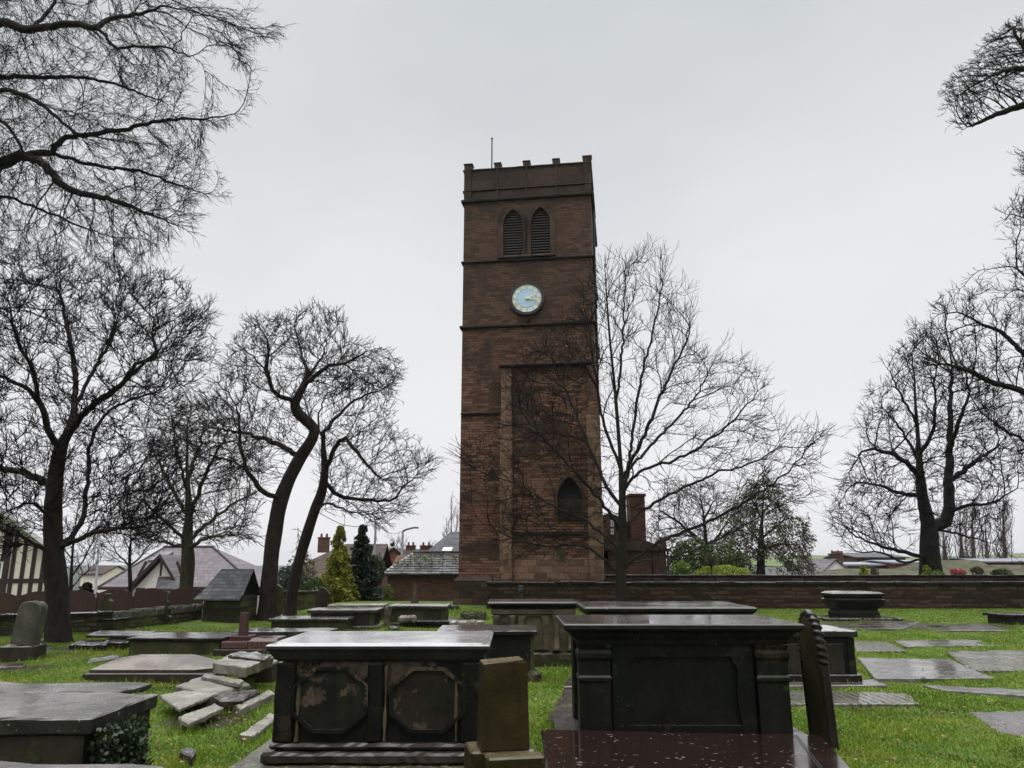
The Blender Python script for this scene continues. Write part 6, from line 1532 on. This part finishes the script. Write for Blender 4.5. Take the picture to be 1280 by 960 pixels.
# right: cottage and low buildings
Y_ = 75.0
house('white gabled cottage with a purple roof and dark chimney beyond the terrace', X(1027, Y_), X(1062, Y_), Y_, 6, -2.5, zat(715, Y_), zat(700, Y_), 'y', 'white_render', 'slate_purple', over=.35, name='cottage', chimneys=((.5, 1.2, 1.15, zat(693, Y_)),))
ct = [o for o in bpy.data.objects if o.name.startswith('cottage')][0]
b = MB(); b.loft([[(-3.4, .3, zat(719, Y_) + 2.5), (-.6, .3, zat(719, Y_) + 2.5), (-.6, .3, zat(718, Y_) + 2.5), (-3.4, .3, zat(718, Y_) + 2.5)], [(-2.6, 3.2, zat(702, Y_) + 2.5), (.2, 3.2, zat(702, Y_) + 2.5), (.2, 3.2, zat(701, Y_) + 2.5), (-2.6, 3.2, zat(701, Y_) + 2.5)]]); b.build('wing_roof', MT['slate_purple'], ct)
b = MB(); b.box(-3.1, -1.3, .6, 5.5, 0, zat(719, Y_) + 2.45); b.build('wing_wall', MT['white_render'], ct)
Y_ = 80.0
def low_block(label, pa, pb, pyt, pyb, Y, depth, m1, m2, roof_py, name='low_building', stack=None):
    x0, x1 = X(pa, Y), X(pb, Y); t = empty(name, ((x0 + x1) / 2, Y, -2.5), 0, label, 'building'); h = (x1 - x0) / 2
    b = MB(); b.box(-h, h, 0, depth, 0, zat(pyt, Y) + 2.5); b.build('wall', MT[m1], t)
    b = MB(); za, zb_ = zat(pyt, Y) + 2.5, zat(roof_py, Y + depth * .6) + 2.5
    b.loft([[(-h - .3, -.4, za - .08), (h + .3, -.4, za - .08), (h + .3, -.4, za + .06), (-h - .3, -.4, za + .06)], [(-h - .3, depth * .6, zb_ - .1), (h + .3, depth * .6, zb_ - .1), (h + .3, depth * .6, zb_), (-h - .3, depth * .6, zb_)]])
    b.loft([[(-h - .3, depth + .3, za - .08), (h + .3, depth + .3, za - .08), (h + .3, depth + .3, za + .06), (-h - .3, depth + .3, za + .06)], [(-h - .3, depth * .6, zb_ - .1), (h + .3, depth * .6, zb_ - .1), (h + .3, depth * .6, zb_), (-h - .3, depth * .6, zb_)]])
    rf = b.build('roof', MT[m2], t)
    if stack:
        b = MB(); sx = X(stack[0], Y) - (x0 + x1) / 2; b.box(sx - .4, sx + .4, depth * .5, depth * .5 + .8, zb_ - .6, zat(stack[1], Y) + 2.5, .03); b.build('chimney', MT['brick'], rf)
    return t
low_block('long dark glazed low building with a pale shiny roof behind the left yellow conifer', 1058, 1120, 706, 722, 82, 8, 'glass', 'solar', 702.5, stack=(1070, 688))
low_block('red banded low building with a pale roof behind the forked tree trunk', 1118, 1182, 703.5, 722, 80, 8, 'red_render', 'solar', 700)
low_block('far long grey-roofed hall just above the red banded building', 1072, 1132, 697, 715, 100, 10, 'brick', 'slate', 691)
low_block('pale glass-roofed shed at the far right behind the poplars', 1226, 1320, 702, 722, 84, 8, 'brick', 'solar', 697)
house('broad mossy low roof hugging the ground right of the forked trunk', X(1150, 62), X(1262, 62), 62, 9, -2.2, zat(722, 62), zat(702, 66), 'x', 'church_brick', 'mossy_roof', hip=3.0, name='mossy_roofed_building')
house('second low mossy roof beside the far right edge, partly behind the green shrub', X(1248, 58), X(1340, 58), 58, 8, -2.2, zat(724, 58), zat(708, 62), 'x', 'church_brick', 'mossy_roof', hip=2.0, name='mossy_roofed_building')
house('low stone-tiled outbuilding under the forked tree, left of its trunk', X(1050, 55), X(1160, 55), 55, 7, -2, zat(722, 55), zat(713, 58), 'x', 'church_brick', 'mossy_roof', hip=1.5, name='outbuilding')
house('plain far house with a pink roof glimpsed left of the young sapling', X(104, 95), X(130, 95), 95, 7, -2.6, zat(718, 95), zat(708, 95), 'x', 'cream', 'tile_brown', name='far_house')
# posts, lamps, wire
def column(label, px, pyt, pyb, Y, r, name='lamp_post', lean=0, head=None, cat='lamp post', m='steel'):
    p = YP(px, pyb, Y); zt = zat(pyt, Y); t = empty(name, (p.x, Y, -2.5), 0, label, cat); H = zt + 2.5; lx = YP(lean or px, pyt, Y).x - p.x
    z1 = p.z + 2.5
    b = MB(); b.tube([(0, 0, 0), (0, 0, z1), (lx * .02, 0, z1 + .03), (lx, 0, H)], [r * 1.6, r * 1.6, r, r * .7], 10); b.build('shaft', MT[m], t, smooth=True)
    if head:
        hx, hy = head; q = YP(hx, hy, Y); dx = q.x - p.x; dz = q.z + 2.5
        b = MB(); b.tube([(lx, 0, H), (lx + dx * .3, 0, H + (dz - H) * .55), (dx * .8, 0, dz)], r * .7, 8); b.build('arm', MT['steel'], t, smooth=True)
        b = MB(); b.box(dx * .78, dx * 1.12, -.12, .12, dz - .07, dz + .06, .03); b.build('lamp_head', MT['steel'], t)
    return t
column('leaning pale grey lamp column with a thick silver base, beside the big left bole', 118, 640, 752, 28.5, .045, lean=127, m='steel_pale')
column('plain dark pole between the dark conifer and the barn', 464.5, 654, 752, 44, .085, 'utility_pole', lean=470, cat='pole')
column('street lamp with a single curved arm above the barn roof', 502.5, 664, 694, 58, .10, lean=503.5, head=(521, 659.5))
wa, wb = YP(470, 655, 44), YP(503.5, 664, 58)
b = MB(); pts = []
for k in range(13): t = k / 12; p = wa.lerp(wb, t); p.z -= .35 * math.sin(math.pi * t); pts.append(p - wa)
b.tube(pts, .018, 5); o = b.build('overhead_wire', MT['iron'], loc=wa); tag(o, 'thin sagging overhead wire from the dark pole to the street lamp', 'wire')
wc = YP(398, 640, 40)
b = MB(); pts = []
for k in range(13): t = k / 12; p = wa.lerp(wc, t); p.z -= .4 * math.sin(math.pi * t); pts.append(p - wa)
b.tube(pts, .018, 5); o = b.build('overhead_wire', MT['iron'], loc=wa); tag(o, 'thin overhead wire running left from the dark pole into the branches', 'wire')
# ------------------------------------------------------------------ ground, grass, plants, hills
def ss(x, a, b): t = np.clip((x - a) / (b - a), 0, 1); return t * t * (3 - 2 * t)
def ground_h(x, y):
    x = np.asarray(x, float); y = np.asarray(y, float)
    h = .022 * np.sin(x * 1.3 + .7) * np.sin(y * .9) + .014 * np.sin(x * 2.9 + y * 1.7) + .008 * np.sin(x * 6.1 - y * 5.3) - .012
    near = 1 - ss(y, 26, 29); h = h * near
    lowL = ss(y + .22 * (x + 9) * (x < -9), 24.5, 28.5) * ss(-x, 7.5, 10.5)          # beyond the left boundary wall
    lowB = ss(y, 36, 42)                                                               # beyond the church
    low = np.maximum(lowL, lowB)
    far = np.hypot(x, y)
    hill = 40 * ss(far, 700, 1900) * (.75 + .12 * np.sin(np.arctan2(x, y) * 9 + 1) + .06 * np.sin(np.arctan2(x, y) * 23)) * (.12 + .88 * ss(np.arctan2(x, y), .05, .35))
    return h * (1 - low) - 2.45 * low - 4.5 * ss(far, 90, 400) + hill
def axis(fine0, fine1, st, lim):
    a = list(np.arange(fine0, fine1 + 1e-6, st)); s = st
    while a[-1] < lim: s *= 1.22; a.append(a[-1] + s)
    s = st
    while a[0] > -lim: s *= 1.22; a.insert(0, a[0] - s)
    return np.array(a)
xs, ys = axis(-22, 24, .16, 2600), axis(2, 34, .16, 2600)
XX, YY = np.meshgrid(xs, ys); ZZ = ground_h(XX, YY)
V = np.stack([XX.ravel(), YY.ravel(), ZZ.ravel()], 1); nx = len(xs)
i = np.arange((len(ys) - 1) * nx).reshape(-1, nx)[:, :-1].ravel()
MUD = [(G(1150, 782), 3.2, 1.4), (G(1100, 778), 2.2, 1.2), (G(20, 834), 1.2, .35), (G(150, 824), 1.0, .3), (G(80, 812), 1.2, .35), (G(250, 900), .5, .5), (G(1000, 846), 1.4, .3), (G(560, 790), 1.6, .8), (G(330, 800), 1.2, .5), (G(610, 780), 1.2, .6), (G(205, 790), 2.0, .4)]
def mud_at(x, y):
    m = np.zeros(np.shape(x))
    for p, sx, sy in MUD: m = np.maximum(m, np.exp(-((x - p.x) / sx) ** 2 - ((y - p.y) / sy) ** 2))
    return m * (.75 + .25 * np.sin(x * 3.1 + np.sin(y * 2.3) * 2) * np.sin(y * 2.7))
gr = link('ground', np_mesh('ground', V, [np.stack([i, i + 1, i + nx + 1, i + nx], 1)], True), MT['turf']); tag(gr, kind='structure')
at = gr.data.attributes.new('mud', 'FLOAT', 'POINT'); at.data.foreach_set('value', mud_at(V[:, 0], V[:, 1]).astype(np.float32))
# mown wet grass
def blades(n, y0, y1, seed):
    r = np.random.default_rng(seed)
    y = y0 * (y1 / y0) ** r.random(n); x = (r.random(n) * 2 - 1) * (y * .74 + .6)
    ok = ~((x < -7.5) & (y + .25 * (x + 9) * (x < -9) > 21.5)) & (y < 29.9)
    for q in LEDG:
        pl = [(p.x, p.y) for p in q]; xy = np.stack([x, y], 1); ins = in_poly(xy, pl)
        if ins.any():
            ii = np.where(ins)[0]; ed = edge_dist(xy[ii], pl); creep = .05 + .07 * np.sin(x[ii] * 9 + y[ii] * 4) * np.sin(y[ii] * 11 - x[ii] * 3)
            ok[ii[ed > creep]] = False
    # worn bare patches
    wn = np.sin(x * 1.9 + 2 * np.sin(y * .8)) * np.sin(y * 1.6 + x * .5) + .5 * np.sin(x * 5.1 + y * 4.3)
    ok &= r.random(n) < np.where(wn > .9, .45, 1) * (1 - .85 * np.clip(mud_at(x, y) * 1.6, 0, 1))
    x, y = x[ok], y[ok]; n = len(x); z = ground_h(x, y)
    hgt = r.uniform(.018, .042, n) * (1 + .35 * np.sin(x * 2.2) * np.sin(y * 1.7)); w = .0035 + .00075 * y
    a = r.random(n) * 6.283; lean = r.normal(0, .022, (n, 2)); c, s = np.cos(a) * w, np.sin(a) * w
    P = np.stack([x, y, z - .005], 1)
    A = P + np.stack([c, s, 0 * c], 1); B = P - np.stack([c, s, 0 * c], 1); T = P + np.stack([lean[:, 0], lean[:, 1], hgt], 1)
    V = np.stack([A, B, T], 1).reshape(-1, 3); return V, np.arange(3 * n).reshape(n, 3)
V, Q = blades(480000, 3.6, 30, 3)
# longer uncut tufts against the stones
bpy.context.view_layer.update(); r = np.random.default_rng(21); TV = []
for o in list(scene.objects):
    if o.type != 'MESH' or o.name.split('.')[0] not in ('body', 'base', 'step', 'plinth', 'kerb', 'base_mould', 'base_slab', 'broken_slab', 'stone_block', 'headstone', 'front_ledge', 'wall_face', 'face'): continue
    bb = [o.matrix_world @ Vector(c) for c in o.bound_box]
    if min(p.z for p in bb) > .03 or min(p.y for p in bb) > 29.8: continue
    x0, x1, y0, y1 = min(p.x for p in bb), max(p.x for p in bb), min(p.y for p in bb), max(p.y for p in bb)
    if x1 - x0 > 12 or y1 < 3: continue
    m = int((x1 - x0 + y1 - y0) * 260 / (1 + y0 * .05)); s = r.random(m); side = r.integers(0, 4, m); j = np.abs(r.normal(0, .03, m))
    x = np.where(side < 2, x0 + (x1 - x0) * s, np.where(side == 2, x0 - j, x1 + j)); y = np.where(side < 2, np.where(side == 0, y0 - j, y1 + j), y0 + (y1 - y0) * s)
    keep = (np.sin(x * 5 + y * 3) + np.sin(x * 13 - y * 7) * .6 > -.5) & (y < 29.7); TV.append(np.stack([x[keep], y[keep]], 1))
TV = np.concatenate(TV); n = len(TV); hgt = r.uniform(.03, .11, n); w = .003 + .0006 * TV[:, 1]; a = r.random(n) * 6.283
P = np.stack([TV[:, 0], TV[:, 1], ground_h(TV[:, 0], TV[:, 1]) - .005], 1); S = np.stack([np.cos(a) * w, np.sin(a) * w, 0 * w], 1); T = P + np.stack([r.normal(0, .03, n), r.normal(0, .03, n), hgt], 1)
V = np.concatenate([V, np.stack([P + S, P - S, T], 1).reshape(-1, 3)]); Q = np.arange(len(V)).reshape(-1, 3)
g = link('grass', np_mesh('grass', V, [Q]), MT['blades']); tag(g, kind='stuff')
# fallen leaves lying on the turf
r = np.random.default_rng(5)
def leaf_scatter(n, y0, y1, px_lo, px_hi):
    y = y0 * (y1 / y0) ** r.random(n); px = r.uniform(px_lo, px_hi, n); x = (px - 640) / F * y
    return np.stack([x, y, ground_h(x, y) + .045], 1)
C = np.concatenate([leaf_scatter(2200, 4.5, 26, -60, 1340), leaf_scatter(130, 5.2, 16, 640, 730), leaf_scatter(170, 5, 20, 980, 1290), leaf_scatter(60, 5.8, 8, 225, 330), leaf_scatter(60, 9, 22, 0, 300)])
p_ = np.array([G(px, py, .05) for px, py in [(265 + 8 * k % 70 * .9 + random.uniform(-20, 25), 903 - k % 14 * 1.3 + random.uniform(-4, 6)) for k in range(50)]]); C = np.concatenate([C, p_])
V, Q = leaf_quads(C, .026, 1.4, .75, r); lf = link('fallen_leaves', np_mesh('fallen_leaves', V, [Q]), MT['dead_leaf']); tag(lf, kind='stuff')

# ---- shrubs and conifers built from many small leaf faces
def bush(name, label, px, pyb, Y, wpx, pyt, leafm, n=2600, size=.07, depth=None, lumps=5, cat='shrub', z0=None, group=None, stem='bark_brown', flat=0, seed=1):
    r = np.random.default_rng(seed + int(px)); b0 = YP(px, pyb, Y); zt = zat(pyt, Y); w = wpx * Y / F / CP; H = zt - b0.z; d = depth or w
    t = empty(name, b0, 0, label, cat, group)
    L = [(0, 0, H * .5, w * .42, d * .42, H * .5)] + [(r.uniform(-.3, .3) * w, r.uniform(-.3, .3) * d, H * r.uniform(.3, .75), w * r.uniform(.2, .3), d * .28, H * r.uniform(.2, .3)) for _ in range(lumps)]
    C = []
    for k, (x, y, z, rx, ry, rz) in enumerate(L):
        m = int(n * (.5 if k == 0 else .5 / max(lumps, 1))); u = norm(r.normal(0, 1, (m, 3))); rad = r.uniform(.62, 1.03, m) ** .5 * (1 + .12 * np.sin(u[:, 0] * 7 + k) * np.sin(u[:, 2] * 9))
        q = u * rad[:, None] * np.array([rx, ry, rz]) + np.array([x, y, z]); C.append(q)
    C = np.concatenate(C); C = C[C[:, 2] > 0]
    V, Q = leaf_quads(C, size, 1.5, flat, r); link('foliage', np_mesh('foliage', V, [Q]), MT[leafm], t)
    b = MB()
    for k in range(4): a = k * 1.57 + .4; b.tube([(0, 0, -.1), (math.cos(a) * w * .1, math.sin(a) * d * .1, H * .3), (math.cos(a) * w * .2, math.sin(a) * d * .2, H * .6)], [.05, .035, .015], 6)
    b.build('stem', MT[stem], t); return t
def conifer(name, label, px, pyb, pyt, Y, wpx, leafm, tiers=20, n=5200, size=.11, droop=.35, cat='conifer', gap=.55, seed=2, taper=1.0, low_z=None):
    r = np.random.default_rng(seed + int(px)); b0 = YP(px, pyb, Y); zt = zat(pyt, Y); H = zt - b0.z; w = wpx * Y / F / CP / 2
    t = empty(name, b0, 0, label, cat)
    C = []
    for k in range(tiers):
        f = (k + r.uniform(-.2, .2)) / tiers; z = H * (.05 + .95 * f); R0 = w * (1 - f) ** taper + .05; nb = max(5, int(13 * (1 - f)) + 4)
        for j in range(nb):
            a = r.uniform(0, 6.283); L = R0 * r.uniform(.72, 1.12); m = max(6, int(n / tiers / nb)); s = r.random(m) ** .6
            wid = (1 - s * .75) * L * .26
            q = np.stack([np.cos(a) * L * s, np.sin(a) * L * s, z - droop * L * s ** 1.4 + .05 * L + r.normal(0, .035 * w, m) - gap * 0], 1)
            q[:, 0] += -np.sin(a) * r.normal(0, 1, m) * wid; q[:, 1] += np.cos(a) * r.normal(0, 1, m) * wid; C.append(q)
    C = np.concatenate(C)
    V, Q = leaf_quads(C, size, 1.8, .3, r); link('foliage', np_mesh('foliage', V, [Q]), MT[leafm], t)
    b = MB(); b.tube([(0, 0, -.3), (0, 0, H * .97)], [w * .09 + .03, .02], 8); b.build('trunk', MT['bark_brown'], t); return t
conifer('golden_conifer', 'tall golden-yellow conifer with layered drooping sprays', 420, 765, 655, 36, 62, 'leaf_gold', 26, 17000, .065, .5, taper=.82)
conifer('dark_conifer', 'tall dark green conifer to the right of the golden one', 449, 765, 655, 37, 58, 'leaf_dark', 30, 24000, .062, .1, taper=.72)
conifer('dark_conifer', 'small round-topped dark conifer beyond the maroon fence', 105, 765, 727, 30, 30, 'leaf_dark', 10, 3600, .09, .2, taper=.6)
conifer('dark_conifer', 'far dark conifer tip peeping over the orange brick house', 489, 730, 675, 85, 18, 'leaf_green', 9, 900, .25, .2)
bush('shrub', 'blue-green airy shrub behind the slim leaning tree', 360, 765, 36, 44, 705, 'leaf_bluegreen', 3200, .08)
bush('shrub', 'dark evergreen mass under the golden conifer', 390, 768, 35, 40, 722, 'leaf_green', 3000, .08, seed=4)
bush('shrub', 'brown-green twiggy bush against the brown brick house', 376, 760, 40, 34, 690, 'leaf_willow', 1500, .08, seed=6)
bush('shrub', 'dark green ivy-clad post bush right of the dark conifer', 470, 735, 40, 22, 692, 'leaf_green', 1600, .08, lumps=3)
bush('shrub', 'small rounded green shrub at the barn corner', 483, 758, 40.3, 20, 730, 'leaf_mid', 1200, .06, lumps=2)
bush('shrub', 'dark shrub peeping above the left fence near the lamp column', 128, 760, 30, 20, 742, 'leaf_willow', 500, .07, lumps=2)
bush('shrub', 'big dark evergreen bush right of the church remains', 868, 735, 40, 66, 672, 'leaf_green', 5200, .09, lumps=7)
bush('shrub', 'low yellow-green bush in front of the big evergreen beside the church remains', 852, 730, 36, 30, 700, 'leaf_mid', 1400, .07, lumps=3)
bush('shrub', 'second dark evergreen mass behind the clipped hedge', 912, 735, 41, 44, 680, 'leaf_green', 3000, .09, seed=9)
bush('hedge', 'clipped dome-shaped bright green hedge behind the wall', 903, 727, 33, 80, 706.5, 'leaf_lime', 6500, .045, depth=1.4, lumps=0, cat='hedge')
tp = bush('topiary', 'small ball-topped topiary standing in front of the clipped hedge', 889, 706, 32.6, 17, 691, 'leaf_willow', 900, .045, lumps=0)
b = MB(); b.tube([(0, 0, -.9), (0, 0, .1)], .035, 7); b.build('stem', MT['bark_brown'], tp)
bush('shrub', 'pale variegated tuft on the wall right of the young tree', 835, 722, 32.4, 14, 713, 'leaf_bluegreen', 400, .04, lumps=1)
conifer('dwarf_conifer', 'left dwarf lime-yellow conifer on the terrace edge', 1081, 722, 706, 32.6, 11, 'leaf_lime', 10, 1800, .045, .0, taper=.7)
conifer('dwarf_conifer', 'right dwarf lime-yellow conifer at the foot of the forked tree', 1160, 722, 706, 32.6, 11, 'leaf_lime', 10, 1800, .045, .0, taper=.7)
bush('shrub', 'low light green plants around the right dwarf conifer', 1171, 724, 32.4, 22, 713, 'leaf_mid', 700, .045, lumps=2)
bush('shrub', 'small brown dried plant beside the left dwarf conifer', 1094, 722, 32.6, 12, 710, 'leaf_willow', 300, .05, lumps=2)
bush('shrub', 'olive tuft between the flowers and the green shrub on the terrace', 1223, 722, 32.6, 16, 708, 'leaf_willow', 500, .05, lumps=2)
bush('shrub', 'wide low green shrub at the right end of the terrace', 1253, 724, 32.6, 28, 711, 'leaf_green', 1200, .05, lumps=3)
fl = bush('flowers', 'cluster of pinkish red flowers on the terrace wall', 1199, 724, 32.3, 20, 710, 'petal_red', 520, .055, lumps=3, cat='flowers')
bush('flowers', 'small cream flowers low beside the red cluster', 1211, 725, 32.2, 12, 717, 'petal_white', 160, .045, lumps=2, cat='flowers')
# ivy on the near tomb corner
r = np.random.default_rng(8)
iv = empty('ivy', (-2.38, 5.0, 0), 0, 'dark ivy bush climbing the corner of the grey-topped tomb at the lower left', 'ivy')
n = 6500; u = norm(r.normal(0, 1, (n, 3))); zf = r.random(n)
C = np.stack([u[:, 0] * (.15 - .04 * zf) + .02 - .08 * zf, u[:, 1] * (.20) + .12, zf ** .8 * .66 - .02], 1) + r.normal(0, .03, (n, 3))
V, Q = leaf_quads(C, .028, 1.2, 0, r); link('foliage', np_mesh('foliage', V, [Q]), MT['leaf_ivy'], iv)
b = MB()
for k in range(5): b.tube([(-.1 + .05 * k, .06 * k, -.05), (-.05 + .03 * k, .02 + .05 * k, .3), (-.1, .04 + .04 * k, .6)], [.018, .012, .006], 5)
b.build('stem', MT['bark_brown'], iv)
# hazy far fringe of woodland
# ------------------------------------------------------------------ damp air
hm = bpy.data.materials.new('damp_air'); hm.use_nodes = True; hn = hm.node_tree; hn.nodes.remove(hn.nodes['Principled BSDF'])
pv = node(hn, 'ShaderNodeVolumePrincipled', {'Color': (.86, .88, .92, 1), 'Density': .00019, 'Anisotropy': .2}); hn.links.new(pv.outputs[0], hn.nodes['Material Output'].inputs['Volume'])
b = MB(); b.box(-2900, 2900, -2900, 2900, -12, 37); hz = b.build('haze', hm); tag(hz, kind='stuff')
# ------------------------------------------------------------------ sky, sun, view
w = bpy.data.worlds.new('World'); scene.world = w; w.use_nodes = True
nt = w.node_tree; bg = nt.nodes['Background']
SUN_EL, SUN_AZ = R(73), R(200)
sk = node(nt, 'ShaderNodeTexSky', sky_type='NISHITA', sun_disc=False, sun_elevation=SUN_EL, sun_rotation=SUN_AZ, air_density=1.0, dust_density=3.0)
tc = node(nt, 'ShaderNodeTexCoord').outputs['Generated']
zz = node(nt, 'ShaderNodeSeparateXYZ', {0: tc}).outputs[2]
cl = noise(nt, node(nt, 'ShaderNodeMapping', {'Vector': tc, 'Scale': (1, 1, 2.2)}).outputs[0], 1.5, 4, .5)
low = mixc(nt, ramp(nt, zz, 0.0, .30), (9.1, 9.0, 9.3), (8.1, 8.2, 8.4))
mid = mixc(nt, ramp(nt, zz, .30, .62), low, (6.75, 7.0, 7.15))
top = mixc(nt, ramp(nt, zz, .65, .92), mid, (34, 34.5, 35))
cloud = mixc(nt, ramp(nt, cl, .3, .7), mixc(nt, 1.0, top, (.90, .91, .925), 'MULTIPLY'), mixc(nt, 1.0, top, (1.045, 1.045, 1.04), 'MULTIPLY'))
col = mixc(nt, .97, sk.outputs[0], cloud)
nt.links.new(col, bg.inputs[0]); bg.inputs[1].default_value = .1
sd = bpy.data.lights.new('sun', 'SUN'); so = bpy.data.objects.new('sun', sd); COL.objects.link(so)
sd.energy = 1.5; sd.angle = R(60); sd.color = (1, .97, .93)
so.rotation_euler = (math.pi / 2 - SUN_EL, 0, math.pi - SUN_AZ)
vs = scene.view_settings; vs.view_transform = 'Standard'; vs.look = 'None'; vs.exposure = 0; vs.gamma = 1; vs.use_curve_mapping = False
cy = scene.cycles; cy.max_bounces = 5; cy.diffuse_bounces = 3; cy.glossy_bounces = 3; cy.transmission_bounces = 2; cy.transparent_max_bounces = 4; cy.volume_bounces = 0
cy.use_denoising = True; cy.caustics_reflective = False; cy.caustics_refractive = False
scene.render.film_transparent = False; cy.use_adaptive_sampling = True; cy.adaptive_threshold = .02
